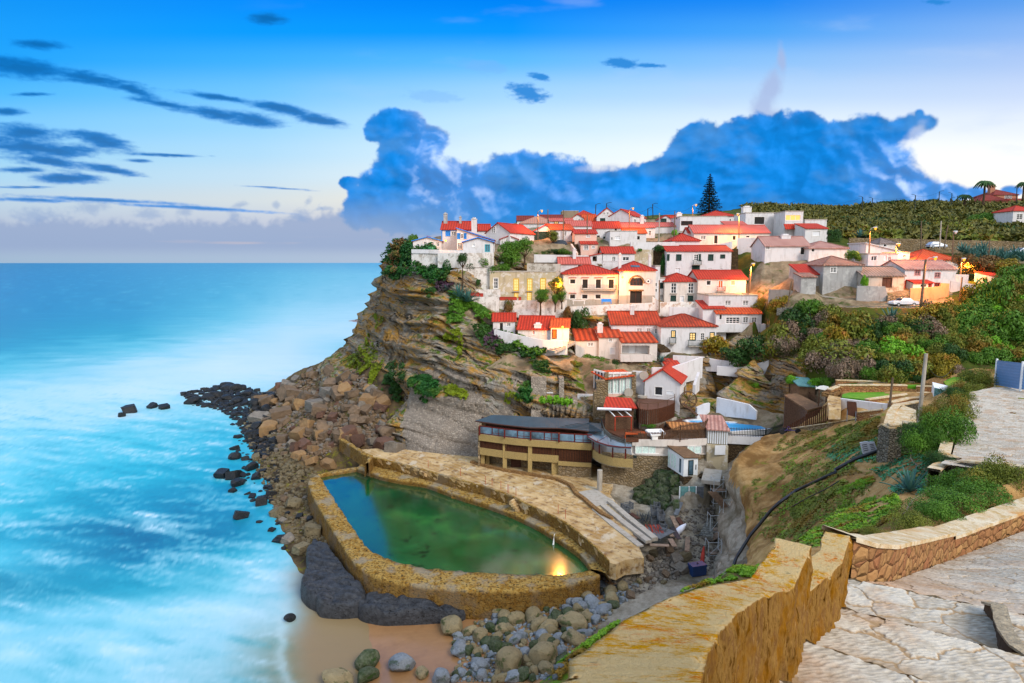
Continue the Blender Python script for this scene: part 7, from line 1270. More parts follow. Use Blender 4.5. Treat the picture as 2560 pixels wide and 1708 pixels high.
p=on(8,865,1480);root=empty('tool_box',p,.3,'dark blue metal tool box at the bottom of the ravine','box');MB().box(-.9,-.5,0,.9,.5,1.0).build('body','bluebox',root);MB().box(-.95,-.55,1.001,.95,.55,1.25).build('lid','bluebox',root);MB().tube([(-.1,0,1.25),(0,0,1.4),(.1,0,1.25)],.05,5).build('handle','brownp',root)
p=on(8,905,1410);tag(MB().tube([p,p+Vector((.3,.6,1.2)),p+Vector((.5,1.0,2.0))],[.28,.22,.08],7).build('red_cloth','redp'),'red bundle leaning behind the blue tool box','cloth')
pp=[(8,1190,1404),(8,1215,1330),(8,1260,1262),(8,1340,1132),(8,1450,1002),(8,1530,905),(8,1600,842),(8,1750,735),(8,1950,642),(8,2100,572),(9,500,370),(9,700,265),(9,900,190),(9,1100,100),(9,1300,8)]
def lay(L,up,sm=2):
 up=up*2.2
 q=[];last=None
 for e in L:
  p=T(*zp(*e));q.append(p)
 Ys=[p.y for p in q];
 for _ in range(sm):Ys=[Ys[0]]+[min(Ys[i],(Ys[i-1]+Ys[i+1])/2+1.0)for i in range(1,len(Ys)-1)]+[Ys[-1]]
 return[P(*zp(*e),y-up-(2.6 if len(L)>12 and i<7 else 0))for i,(e,y)in enumerate(zip(L,Ys))]
q=lay(pp,.5);tag(MB().tube(resample(q,1.0),.15,10).build('black_pipe','blackpipe',smooth=True),'thick black pipe snaking down the dry slope into the ravine','pipe')
q=lay([(6,1300,1330),(6,1400,1275),(6,1500,1225),(6,1650,1150),(6,1700,1110)],.4,0);tag(MB().tube(q,.07,8).build('black_pipe','blackpipe'),'thin upper end of the black pipe reaching a white support','pipe')
for L,lab in(([(8,1560,940),(8,1700,885),(8,1850,800),(8,2000,730),(8,2130,650)],'thin dark cable lying below the black pipe'),([(8,1670,740),(8,1750,690),(8,1900,630),(8,2020,550)],'thin dark cable lying above the black pipe')):tag(MB().tube(lay(L,.2,1),.045,5).build('cable','blackpipe'),lab,'cable')
root=empty('info_sign',T(*zp(9,800,225)),0,'pair of white information boards on thin legs on the dry slope','sign');o=root.location
for k,L in enumerate([[(745,105),(820,92),(848,200),(775,218)],[(822,100),(885,97),(912,180),(850,200)]]):
 q=[P(*zp(9,x,y),o.y-.1)-o for x,y in L];n=4;m=MB();m.add([*q,*[p+Vector((0,.08,0))for p in q]],[(3,2,1,0),(4,5,6,7)]+[(i,(i+1)%4,4+(i+1)%4,4+i)for i in range(4)]);pn=m.build('panel','canvas',root);m=MB()
 for j in range(4):u=.2+.17*j;a=q[0].lerp(q[3],u),q[1].lerp(q[2],u);b0,b1=a[0].lerp(a[1],.15),a[0].lerp(a[1],.8);m.add([b0+Vector((0,-.02,0)),b1+Vector((0,-.02,0)),b1+Vector((0,-.02,-.07)),b0+Vector((0,-.02,-.07))],[(0,1,2,3)])
 m.build('lettering','plankgrey',pn)
 for t_ in(.15,.85):a=q[3].lerp(q[2],t_);MB().tube([a+Vector((0,.1,.3)),(a.x,a.y+.1,a.z-.9)],.03,5).build('leg','frame',root)
p=T(*zp(6,60,1350));root=empty('beach_cart',p,0,'small purple framed three wheeled cart parked at the top of the dry slope','cart')
for x,y in((-1.2,-.3),(-.5,.5),(1.0,0)):
 MB().tube([(x,y-.1,.35),(x,y+.1,.35)],.36,12).build('wheel','tyre',root)
MB().tube([(-1.2,-.2,.4),(-.5,0,.5),(.2,0,.45),(1.0,0,.4)],.05,5).tube([(-.5,0,.5),(-.3,0,1.0),(.2,0,.45)],.04,5).build('frame','purple',root)
def lamp_post(r,xt,yt,xb,yb,Y,lab,lit=True,arm=.8,wood=True,side=1,mat=None,rr=.12,energy=260):
 B_=P(*zp(r,xb,yb),Y);Tt=P(*zp(r,xt,yt),Y);root=empty('street_lamp',B_,0,lab,'street lamp','street lamps of the village');t_=Tt-B_
 MB().tube([(0,0,-1.0),t_*.5,t_],[rr*1.2,rr,rr*.8],7).build('pole',mat or('pole' if wood else 'steel'),root);h=t_+Vector((side*arm,-.25,.25));MB().tube([t_*.97,t_+Vector((side*arm*.4,-.1,.25)),h],.05,5).build('arm','steel',root)
 hd=MB().tube([h+Vector((-side*.3,0,.08)),h+Vector((side*.4,0,.04))],[.12,.2],8).build('lamp_head','steel',root)
 MB().tube([h+Vector((0,0,.0)),h+Vector((side*.15,0,-.12)),h+Vector((side*.3,0,.0))],[.14,.34,.14],8).build('bulb','lamplit' if lit else 'frame',hd)
 if lit:
  ld=bpy.data.lights.new('lamp_light','SPOT');ld.spot_size=2.75;ld.spot_blend=.6;lo=bpy.data.objects.new('lamp_light',ld);COL.objects.link(lo);lo.parent=root;lo.location=h+Vector((side*.15,-.1,-.42));ld.energy=energy*4.5;ld.color=(1,.33,.06);ld.shadow_soft_size=.25
 return root
lamp_post(1,1507,195,1507,492,156,'lit orange street lamp on a tall wooden pole, leftmost of the skyline',energy=900)
lamp_post(2,757,92,757,285,172,'lit street lamp on an orange pole before the large gabled house',energy=900)
lamp_post(2,1375,58,1378,165,180,'lit street lamp just left of the tall pine',energy=900)
lamp_post(2,1832,150,1832,365,155,'lit street lamp standing against the long roadside house',side=-1,arm=.3,energy=2200)
lamp_post(2,1945,640,1928,935,128,'tallest and nearest lit street lamp, beside the cream house',arm=.35,rr=.2,energy=3200)
lamp_post(3,842,600,834,840,127,'lit street lamp over the sloping pink wall',energy=2600)
lamp_post(3,1095,760,1098,860,126.5,'lit street lamp half hidden by the small flat roofed annex',arm=.3,energy=1600)
lamp_post(3,1388,895,1342,1342,108.5,'tall lit street lamp leaning beside the orange wall and the parked car',rr=.2,arm=1.3,energy=1800)
lamp_post(3,1735,905,1733,1000,119,'lit street lamp at the right of the white hip roofed house',arm=.2,energy=1800)
lamp_post(3,1660,640,1650,870,124,'unlit lamp post with a small round head above the orange bushes',lit=False,arm=.1)
for r,xt,yt,xb,yb,Y,lab in((1,1605,172,1605,335,172,'bare pole behind the mottled roof'),(1,1760,178,1752,470,156,'bare wooden pole beside the roadside tree'),(1,1990,225,1990,378,150,'bare pole over the narrow pink house'),(2,1052,128,1048,405,151,'bare grey pole in the middle of the upper village'),(2,1203,110,1195,370,158,'bare pole right of the middle one'),(2,1051,785,1051,1055,127,'thin brown pole in front of the narrow shed with green shutters'),(3,1540,520,1527,745,136,'pale pole above the blue parked car'),(3,1605,560,1570,750,137,'leaning brown pole right of the blue parked car'),(3,1345,520,1343,810,148,'thin dark pole left of the blue parked car'),(3,2015,700,2010,880,126,'thin brown pole among the blue agaves'),(3,1745,1070,1708,1395,107,'leaning brown pole on the lower road parapet'),(3,75,1110,30,1350,114,'leaning thin pole left of the little green bin'),(6,1392,565,1308,1330,49,'big grey utility pole standing before the turret parapet'),(6,1065,800,1030,1095,71,'short wooden pole with cables at the end of the lawns')):
 a,b=P(*zp(r,xt,yt),Y),P(*zp(r,xb,yb),Y);rr=.14 if Y>60 else .16;o=MB().tube([b-Vector((0,0,1))-b,a-b],[rr,rr*.8],8).build('utility_pole','pole' if 'grey' not in lab and 'pale' not in lab else 'concrete',loc=b);tag(o,lab,'pole','poles without lamps')
for i,(r,xt,yt,xb,yb,Y,s)in enumerate([(2,985,42,992,175,215,1),(2,430,45,425,140,215,1),(2,535,35,530,80,215,1),(2,938,85,940,150,215,1),(3,65,340,68,400,258,1),(3,375,350,372,470,225,-1),(3,770,285,768,420,230,-1),(3,868,297,866,380,245,-1),(3,1288,268,1282,400,235,-1),(3,1522,232,1518,345,250,1),(3,1645,250,1642,370,245,-1),(3,1630,298,1628,345,255,1),(3,1700,275,1698,345,255,1),(3,2282,195,2278,300,250,1)]):
 a,b=P(*zp(r,xt,yt),Y),P(*zp(r,xb,yb),Y);root=empty('skyline_pole',b,0,'thin dark pole with a short lamp arm on the skyline, number %s from the left'%['third','first','second','fourth','fifth','sixth','seventh','eighth','ninth','tenth','twelfth','eleventh','thirteenth','last'][i],'pole','skyline poles');root['label']=root['label'].replace('number ','');MB().tube([(0,0,-1.5),a-b],.15,6).build('pole','iron',root);MB().tube([a-b,a-b+Vector((s*.9,-.2,.3)),a-b+Vector((s*1.6,-.3,.25))],.07,4).build('arm','iron',root)
def cable(L,Y,sag,lab):
 q=[P(*zp(*e),Y)for e in L];out=[]
 for a,b in zip(q[:-1],q[1:]):out+=[a.lerp(b,t)-Vector((0,0,sag*4*t*(1-t)))for t in np.linspace(0,1,9)[:-1]]
 tag(MB().tube(out+[q[-1]],.03,3,False).build('power_line','iron'),lab,'power line')
cable([(3,0,380),(3,375,352),(3,770,290),(3,868,300),(3,1288,272),(3,1522,236),(3,1645,255),(3,1700,272),(3,1900,275)],245,.8,'thin cable strung along the skyline poles above the green hill')
cable([(2,990,50),(2,1203,105),(2,1375,60)],200,.8,'thin cable crossing the sky left of the pine');cable([(2,540,50),(2,757,100),(2,938,90),(2,990,55)],200,.8,'thin cable crossing the sky over the large gabled house')
cable([(6,240,110),(6,500,440),(6,1050,830)],88,3.0,'pair of thin cables falling from the road to the short wooden pole');cable([(6,250,140),(6,540,490),(6,1050,838)],88,3.0,'lower thin cable falling from the road to the short wooden pole');cable([(6,1385,625),(6,1650,715)],60,1.2,'cable hanging from the big grey utility pole')
for r,x,y,Y,e,lab in((1,1715,875,126.8,1500,'bright yellow wall lamp at the right end of the tan house'),(4,965,305,113.6,900,'bright yellow lamp on the front of the low cliff house'),(2,690,758,127.6,700,'bright yellow lamp on the left of the arched window house'),(1,604,478,132.5,260,'small warm lamp on the blue trimmed cottage')):
 p=P(*zp(r,x,y),Y);root=empty('wall_lamp',p,0,lab,'lamp','lit wall lamps');MB().tube([(0,.8,.2),(0,.1,.2)],.04,5).build('bracket','iron',root);MB().tube([(0,0,-.2),(0,0,0),(0,0,.2)],[.08,.24,.1],8).build('bulb','lampyellow',root)
 ld=bpy.data.lights.new('wall_light','POINT');lo=bpy.data.objects.new('wall_light',ld);COL.objects.link(lo);lo.parent=root;lo.location=(0,-.9,-.5);ld.energy=e*2.2;ld.color=(1,.38,.06);ld.shadow_soft_size=.2
def car(p,rz,L,body,lab,hatch=False,scale=1.0):
 root=empty('parked_car',p,rz,lab,'car','parked cars');W=.86
 if hatch:prof=[(-2.0,.35),(-2.02,.75),(-1.85,.95),(-1.35,1.4),(-.9,1.5),(.2,1.5),(.9,1.05),(1.8,.88),(2.0,.7),(2.0,.35)];gls=[(-1.45,1.0),(-1.2,1.38),(.15,1.42),(.75,1.05)]
 else:prof=[(-2.2,.38),(-2.22,.78),(-1.9,.92),(-1.25,.97),(-.75,1.38),(.35,1.40),(.95,.98),(1.9,.84),(2.2,.68),(2.2,.38)];gls=[(-1.1,1.0),(-.7,1.32),(.3,1.34),(.78,1.0)]
 n=len(prof);V=[];
 for s,ins in((-W,1),(-W*.97,0),(W*.97,0),(W,1)):
  for x,z in prof:k=1 if z<1.0 else .82;V.append((x,s*k,z))
 m=MB();m.add(V,[tuple(range(n))[::-1],tuple(range(3*n,4*n))]+[(j*n+i,j*n+(i+1)%n,(j+1)*n+(i+1)%n,(j+1)*n+i)for j in range(3)for i in range(n)]);b=m.build('body',body,root);bv=b.modifiers.new('b','BEVEL');bv.width=.05;bv.segments=2
 for s in(-1,1):MB().add([(x,s*(W*(.98 if z<1.1 else .83)+.012),z)for x,z in gls],[(0,1,2,3)if s>0 else(3,2,1,0)]).build('side_window','carglass',root)
 MB().add([(.98 if not hatch else .93,-.68,1.0),(.98 if not hatch else .93,.68,1.0),(.40 if not hatch else .26,.62,1.37),(.40 if not hatch else .26,-.62,1.37)],[(0,1,2,3)]).build('windscreen','carglass',root)
 for x in(-1.35,1.35):
  for s in(-1,1):w_=MB().tube([(x,s*(W-.14),.32),(x,s*(W+.03),.32)],.32,14).build('wheel','tyre',root);MB().tube([(x,s*(W+.03),.32),(x,s*(W+.045),.32)],.18,10).build('rim','steel',w_)
 for s in(-1,1):MB().box(2.15 if not hatch else 1.95,s*.62-.15,.62,2.23 if not hatch else 2.02,s*.62+.15,.76).build('headlight','frame',root)
 for s in(-1,1):MB().box(-2.25 if not hatch else-2.05,s*.62-.15,.65,-2.19 if not hatch else-2.0,s*.62+.15,.8).build('tail_light','redp',root)
 root.scale=(scale,)*3;return root
car(P(*zp(3,1165,1354),109.2),R_(182),1,'carwhite','white saloon car parked on the lower road beside the orange wall')
car(P(*zp(3,1490,788),147),R_(2),1,'carblue','pale blue hatchback parked in front of the long stone road wall',True,1.0)
car(P(*zp(1,1712,535),151),R_(170),1,'cardark','dark car parked under the roadside tree left of the pink house',True)
car(P(*zp(3,2330,850),133),R_(184),1,'carwhite','white car at the right edge half hidden by agaves')
for x,y,c,lab in((890,1005,'redp','red planter box on the pale terrace wall, the wider one'),(955,1010,'redp','smaller red planter beside the wider one'),(1215,1045,'redp','long red planter box in front of the tan house'),(1330,1045,'redp','round red pot right of the long planter')):
 p=P(*zp(1,x,y+15),127.0);w={890:.8,955:.3,1215:1.6,1330:.25}[x];m=MB();m.prism([(-w,-.25),(w,-.25),(w*1.1,.25),(-w*1.1,.25)],0,.55);m.box(-w-.05,-.32,.551,w+.05,.32,.65);tag(m.build('planter',c,loc=p),lab,'planter','red planters near the tan house')
root=empty('garden_table',P(*zp(2,262,1022),127.6),0,'white garden table among dark chairs on the balcony house terrace','table');MB().box(-1.3,-.5,.7,1.3,.5,.78).build('top','frame',root);[MB().box(x-.05,-.05+y,0,x+.05,.05+y,.7).build('leg','frame',root)for x in(-1.1,1.1)for y in(-.4,.4)]
root=empty('bench',P(*zp(2,533,1018),128.0),0,'pale blue bench against the balcony house wall','bench');MB().box(-1.0,-.3,.4,1.0,.2,.48).build('seat','bluep',root);MB().box(-1.0,.2,.5,1.0,.26,1.0).build('backrest','bluep',root);[MB().box(x-.05,y,0,x+.05,y+.08,.4).build('leg','bluep',root)for x in(-.9,.9)for y in(-.28,.1)]
p=P(*zp(3,250,1352),111.4);m=MB();m.prism([(-.3,-.25),(.3,-.25),(.3,.25),(-.3,.25)],0,1.0);m.box(-.34,-.3,1.001,.34,.3,1.12);tag(m.build('waste_bin','leafbright',loc=p),'small green waste bin on the lower road','bin')
root=empty('sun_emblem',P(*zp(2,943,797),129.0),0,'small red sun shaped tile emblem on the arched window house','emblem');m=MB();n=12
for k in range(n):t=2*math.pi*k/n;d_=.09;m.add([(math.cos(t-d_)*.42,0,math.sin(t-d_)*.42),(math.cos(t)*.75,0,math.sin(t)*.75),(math.cos(t+d_)*.42,0,math.sin(t+d_)*.42)],[(0,1,2)])
m.build('rays','redp',root);MB().tube([(0,0,0),(0,.05,0)],.42,16).build('disc','frame',root);MB().tube([(0,-.03,0),(0,-.001,0)],.2,12).build('centre','iron',root)
# ------ rocks
def ico(sub):
 import bmesh
 bm=bmesh.new();bmesh.ops.create_icosphere(bm,subdivisions=sub,radius=1);V=np.array([v.co[:]for v in bm.verts]);Fq=np.array([[v.index for v in f.verts]for f in bm.faces]);bm.free();return V,Fq
ICO={k:ico(k)for k in(1,2,3,4,5)}
def rock_geo(seed,sub=4,ang=True,npl=14):
 r=np.random.default_rng(seed);V,Fq=ICO[sub];V=V.copy()
 if ang:
  base=[np.array(n)for n in((1,0,0),(-1,0,0),(0,1,0),(0,-1,0),(0,0,1),(0,0,-1))];Q=r.normal(size=(3,3))*.16
  pl=[((n+Q@n)/np.linalg.norm(n+Q@n),r.uniform(.45,.7))for n in base]+[((lambda q:q/np.linalg.norm(q))(r.normal(size=3)),r.uniform(.66,.86))for _ in range(npl)]
 else:pl=[((lambda q:q/np.linalg.norm(q))(r.normal(size=3)),r.uniform(.60,.88))for _ in range(11)]
 for n,d in pl:
  k=V@n;o=np.maximum(k-d,0);V-=n[None]*(o*(.97 if ang else .8))[:,None]
 n=fbm(V[:,0]*1.6+seed,V[:,1]*1.6,V[:,2]*1.6,4);n2=fbm(V[:,0]*6+seed,V[:,1]*6,V[:,2]*6,3);L=np.linalg.norm(V,axis=1)[:,None];V=V*(1+(.07 if ang else .05)*n[:,None]+(.03 if ang else .015)*n2[:,None]);return V,Fq
ANG=[];RND=[]
def protos(mats,n,ang,sub=4):
 out=[]
 for i in range(n):
  V,Fq=rock_geo(100+i*7+len(mats),sub,ang);me=npmesh('tmp',V,Fq,mats[i%len(mats)],smooth=not ang);out.append(me.data);bpy.data.objects.remove(me)
 return out
PR={k:protos([m],5,ang)for k,m,ang in(('brown','rockbrown',True),('ochre','rockochre',True),('grey','rockgrey',True),('red','rockred',True),('black','rockblack',True),('holes','rockholes',True))}
PR.update({k:protos([m],5,False)for k,m in(('sgrey','stonegrey'),('stan','stonetan'),('sgreen','stonegreen'),('rblack','rockblack'))})
def pick(poly,n,rng,mind=0):
 xs=[p[0]for p in poly];ys=[p[1]for p in poly];out=[];tries=0
 while len(out)<n and tries<n*60:
  tries+=1;x,y=rng.uniform(min(xs),max(xs)),rng.uniform(min(ys),max(ys))
  if not bool(inpoly(np.array(x),np.array(y),poly)):continue
  if mind and any(abs(x-a)<mind and abs(y-b)<mind*.6 for a,b in out):continue
  out.append((x,y))
 return out
rr=np.random.default_rng(11)
def place_rock(kind,p,size,lab,grp,flat=(.9,.8),sink=.25,rz=None,name='boulder',tilt=.45):
 me=PR[kind][rr.integers(5)];o=bpy.data.objects.new(name,me);COL.objects.link(o);s=size/2/.72;o.scale=(s*rr.uniform(.9,1.25),s*rr.uniform(*flat)if flat[0]<flat[1]else s*rr.uniform(flat[1],flat[0]),s*rr.uniform(.6,.85));o.rotation_euler=(rr.uniform(-tilt,tilt),rr.uniform(-tilt,tilt),rz if rz is not None else rr.uniform(0,6.28));o.location=(p[0],p[1],p[2]+s*(.55-sink));return tag(o,lab,'boulder' if name=='boulder' else 'stone',grp)
def ppt(px,py,zmin=.0):
 p=T(px,py)
 if p is None or p.z<zmin:p=G(px,py,zmin)
 return p
for x,y,w,k,lab in[(735,965,36,'grey','tall dark boulder at the very top left of the rock pile'),(705,965,34,'red','reddish block at the seaward tip of the rock pile'),(668,1005,48,'brown','squared brown block at the upper left end of the rock pile'),(705,1032,48,'brown','sharp edged brown block below the squared one'),(790,1010,50,'grey','long grey slab boulder leaning in the middle of the pile'),(825,980,46,'grey','long pale slab boulder high on the pile'),(865,965,34,'red','dark reddish boulder under the mossy slope'),(752,1080,56,'ochre','large ochre boulder in the lower middle of the pile'),(800,1085,40,'ochre','medium ochre boulder right of the large ochre one'),(858,1078,34,'red','upright dark reddish boulder near the cliff corner'),(900,1100,44,'red','round brown boulder by the cliff foot'),(960,1108,60,'red','long rounded brown boulder lying by the terrace end'),(985,1122,54,'grey','low grey brown boulder beside the terrace end'),(780,1150,36,'ochre','rounded ochre boulder left of the curving wall'),(820,1158,36,'ochre','ochre boulder touching the head of the pool'),(747,1138,34,'ochre','smaller ochre boulder beside the black rocks'),(735,1255,44,'holes','grey pitted boulder beside the pool wall, upper'),(785,1325,48,'holes','largest pitted grey boulder outside the pool wall'),(755,1368,46,'holes','long slanting pitted boulder at the edge of the surf'),(720,1345,36,'grey','grey boulder standing in the surf near the pitted ones'),(690,1280,36,'holes','brown pitted boulder at the waterline'),(655,1250,46,'black','dark wet boulder at the waterline below the black rocks'),(585,1184,48,'rblack','long low black rock awash in the surf'),(590,1205,40,'black','black slanting rock awash in the surf'),(581,1224,26,'black','squared black rock in the surf'),(603,1284,46,'rblack','lowest long black rock in the surf'),(588,1118,26,'black','pointed black rock left of the black rock bank'),(555,1181,46,'rblack','flat black rock farthest out in the surf'),(323,1020,46,'rblack','outermost large black rock of the reef'),(381,1013,30,'rblack','second black rock of the reef from its outer end'),(409,1016,30,'rblack','third black rock of the reef from its outer end'),(305,1036,24,'rblack','small outermost black rock in the foam'),(608,1200,22,'black','small black rock between the surf boulders'),(640,1190,34,'black','black rock by the waterline above the brown ones')]:
 k='black' if k=='rblack' else k;p=ppt(x,y+w*.25,-.1);place_rock(k,p,w*p.y/F*(.85 if k=='black' else 1.05),lab,'large boulders',name='boulder',tilt=.3 if 'long' not in lab else .12)
for x,y,w,k,lab in[(1128,1562,56,'stan','grey brown angular stone standing alone in the wet sand'),(1270,1652,70,'stan','largest tan boulder on the pebble beach'),(1360,1636,66,'stan','second largest tan boulder near the slope foot'),(920,1648,50,'sgreen','mossy flat stone in the wet sand'),(1008,1655,52,'sgrey','blocky grey stone in the wet sand'),(918,1686,46,'sgreen','low mossy stone below the flat mossy one'),(845,1692,54,'stan','brown block at the bottom edge of the wet sand'),(1054,1680,30,'stan','small upright tan stone in the wet sand'),(1256,1525,42,'stan','ochre boulder against the foot of the pool wall'),(1150,1625,38,'sgrey','pale flat stone between sand and pebbles'),(1102,1690,44,'sgrey','pale stone at the bottom edge of the beach'),(1430,1555,52,'stan','rounded tan boulder below the mossy slope'),(1200,1585,40,'stan','tan stone at the left of the pebbles'),(725,1544,22,'rblack','small dark stone circled by foam'),(1290,1545,36,'stan','tan stone just below the pool wall')]:
 p=ppt(x,y+w*.3,.05);place_rock(k,p,w*p.y/F*1.05,lab,'large beach stones',name='beach_stone',tilt=.25,sink=.2)
def desc(px,py):
 if py<1000:return 'high on the rock pile below the mossy slope'
 if px<690:return 'at the waterline of the rock pile'
 if py>1180:return 'beside the outer pool wall'
 return 'in the middle of the rock pile' if px<830 else 'near the foot of the cliff'
TAL=[(650,1000),(700,975),(790,925),(850,915),(905,935),(960,1010),(985,1105),(930,1125),(850,1110),(800,1150),(770,1165),(740,1130),(690,1120),(650,1060)]
SHORE=[(625,1010),(690,1060),(740,1150),(800,1185),(765,1210),(790,1300),(850,1400),(815,1440),(760,1385),(690,1290),(660,1220),(630,1140),(612,1060)]
SURF=[(560,1040),(620,1060),(660,1180),(700,1290),(740,1390),(700,1380),(640,1300),(600,1230),(575,1120)]
BLACK=[(455,985),(545,968),(690,985),(690,1010),(640,1075),(690,1110),(660,1160),(620,1120),(595,1060),(560,1030),(480,1015)]
for poly,n,kinds,s0,s1 in((TAL,120,['brown','brown','grey','ochre','red','brown'],16,52),(SHORE,46,['holes','grey','black','brown'],12,28),(BLACK,44,['black','rblack'],14,34),(SURF,26,['black','rblack','black'],12,34)):
 for x,y in pick(poly,n,rr,8):
  k=kinds[rr.integers(len(kinds))];p=ppt(x,y,-.25 if k in('black','rblack')else 0);w=s0+(s1-s0)*rr.uniform()**1.8;col_={'brown':'brown','grey':'grey','ochre':'ochre','red':'dark reddish','holes':'pitted grey brown','black':'black angular','rblack':'black wet'}[k]
  w_='small' if w<s0+(s1-s0)*.2 else 'medium sized' if w<s0+(s1-s0)*.6 else 'big'
  place_rock(k,p,w*p.y/F,'%s %s boulder %s'%(w_,col_,desc(x,y)if poly not in(BLACK,SURF)else 'of the dark reef and shore bank'),'boulders %s'%(desc(x,y)if poly not in(BLACK,SURF)else 'of the dark reef'))
SURF=[(560,1040),(620,1060),(660,1180),(700,1290),(740,1390),(700,1380),(640,1300),(600,1230),(575,1120)]
PEB=[(1130,1600),(1180,1560),(1230,1545),(1300,1520),(1420,1490),(1560,1455),(1610,1450),(1570,1500),(1500,1560),(1450,1620),(1395,1700),(1120,1706),(1150,1650)]
for x,y in pick(PEB,150,rr,11):
 k=['sgrey','sgrey','stan','stan','sgreen'][rr.integers(5)];p=ppt(x,y,.05);w=16+24*rr.uniform()**1.6;place_rock(k,p,w*p.y/F,'%s %s stone on the pebble beach under the pool wall'%('small' if w<22 else 'medium sized' if w<30 else 'big',{'sgrey':'blue grey rounded','stan':'tan rounded','sgreen':'mossy green'}[k]),'rounded stones of the pebble beach',name='beach_stone',sink=.2,tilt=.3)
RAV=[(1450,1440),(1530,1395),(1620,1400),(1680,1350),(1720,1380),(1740,1430),(1660,1460),(1560,1500),(1470,1480)]
for x,y in pick(RAV,34,rr,12):
 k=['grey','brown','grey','holes'][rr.integers(4)];p=ppt(x,y,.05);w=14+34*rr.uniform()**2;place_rock(k,p,w*p.y/F,'%s %s broken rock at the mouth of the gully'%('small' if w<20 else 'medium sized' if w<30 else 'big',{'grey':'grey','brown':'brown','holes':'pitted'}[k]),'broken rocks at the mouth of the gully')
def scatter_rocks(name,poly,n,s0,s1,mat,sub,ang,zmin=0,lab=None,lift=.2,seed=1):
 r=np.random.default_rng(seed);pr=[rock_geo(500+seed*10+i,sub,ang)for i in range(6)];Vs=[];Fs=[];c=0
 for x,y in pick(poly,n,r):
  p=ppt(x,y,zmin);w=(s0+(s1-s0)*r.uniform()**2)*p.y/F/1.44;V,Fq=pr[r.integers(6)];a=r.uniform(0,6.28);Q=np.array([[math.cos(a),-math.sin(a),0],[math.sin(a),math.cos(a),0],[0,0,1]]);b=r.uniform(-.5,.5);Q=Q@np.array([[1,0,0],[0,math.cos(b),-math.sin(b)],[0,math.sin(b),math.cos(b)]]);W_=(V*np.array([1,r.uniform(.6,1),r.uniform(.5,.9)])*w)@Q.T+np.array(p)+np.array([0,0,w*lift]);Vs.append(W_);Fs.append(Fq+c);c+=len(V)
 o=npmesh(name,np.concatenate(Vs),np.concatenate(Fs),mat,smooth=not ang);tag(o,lab,None,None,'stuff');o['category']='rocks';return o
scatter_rocks('rubble_stones',TAL,1300,5,15,'rockbrown',2,True,0,'loose small brown rubble between the big boulders',seed=1)
scatter_rocks('rubble_stones',TAL,600,5,15,'rockgrey',2,True,0,'loose small grey rubble between the big boulders',seed=2)
scatter_rocks('rubble_stones',SHORE,900,5,16,'rockholes',2,True,0,'loose pitted rubble along the outer foot of the pool wall',seed=3)
scatter_rocks('reef_stones',BLACK,1100,5,18,'rockblack',2,True,-.15,'dark wet rubble of the reef and shore bank',seed=4)
scatter_rocks('pebbles',PEB,1500,4,13,'stonegrey',2,False,.03,'grey pebbles between the larger beach stones',seed=5)
scatter_rocks('pebbles',PEB,700,4,13,'stonetan',2,False,.03,'tan pebbles between the larger beach stones',seed=6)
scatter_rocks('gully_rubble',RAV,700,4,14,'rockgrey',2,True,0,'loose grey rubble at the mouth of the gully',seed=31)
scatter_rocks('gully_rubble',[(1700,1280),(1790,1250),(1795,1420),(1740,1440),(1700,1360)],300,4,12,'rockgrey',2,True,0,'grey rubble on the gully floor beside the scaffold',seed=32)
scatter_rocks('reef_stones',[(600,1040),(690,1120),(700,1250),(650,1260),(590,1140)],90,5,18,'rockblack',2,True,-.2,'scattered dark stones awash along the shore',seed=8)
# ------ vegetation
def leaves(C,N,size,r,asp=1.0,droop=0.0):
 n=len(C);t=r.normal(size=(n,3));t-=N*(t*N).sum(1)[:,None];t/=np.linalg.norm(t,axis=1)[:,None]+1e-9;b=np.cross(N,t);s=(size*r.uniform(.6,1.35,n))[:,None]
 V=np.stack([C-t*s*asp,C-b*s*.55,C+t*s*asp,C+b*s*.55],1).reshape(-1,3);return V,np.arange(4*n).reshape(n,4)
def crown_geo(seed,n,lobes=8,leaf=.07,hemi=True,flat=.8,spread=.62,fill=.3):
 r=np.random.default_rng(seed);L=[]
 for i in range(lobes):
  a=r.uniform(0,6.28);k=spread*math.sqrt(r.uniform(0,1));z=r.uniform(.15,.72)if hemi else r.uniform(-.45,.6);L.append((math.cos(a)*k,math.sin(a)*k,z*flat,r.uniform(.26,.46)))
 L.append((0,0,.35*flat,.5));L=np.array(L);idx=r.integers(0,len(L),n);d=r.normal(size=(n,3));d/=np.linalg.norm(d,axis=1)[:,None];d[:,2]=np.where(r.uniform(size=n)<.6,np.abs(d[:,2]),d[:,2]);rad=L[idx,3]*(1-fill*r.uniform(size=n)**2)*(1+.18*fbm(d[:,0]*3+idx,d[:,1]*3,d[:,2]*3,3));C=L[idx,:3]+d*rad[:,None]+r.normal(size=(n,3))*.02
 N=d+r.normal(size=(n,3))*.55;N/=np.linalg.norm(N,axis=1)[:,None];keep=C[:,2]>(-.05 if hemi else-.9);return leaves(C[keep],N[keep],leaf,r)
BP={}
def bush_proto(kind,mat,n,leaf,k=4,**kw):
 BP[kind]=[]
 for i in range(k):
  V,Fq=crown_geo(hash(kind)%97 if False else sum(map(ord,kind))+i*13,n,leaf=leaf,**kw);o=npmesh('tmp',V,Fq,mat,smooth=False);BP[kind].append(o.data);bpy.data.objects.remove(o)
for k,m_ in(('green','leafgreen'),('dark','leafdark'),('olive','leafolive'),('yellow','leafyellow'),('ivy','leafivy'),('pink','leafpink'),('bright','leafbright'),('brown','leafbrown')):bush_proto(k,m_,2600,.055)
for k,m_ in(('ngreen','leafolive'),('nbright','leafgreen'),('ndark','leafdark')):bush_proto(k,m_,9000,.026,k=3,lobes=16,spread=.72)
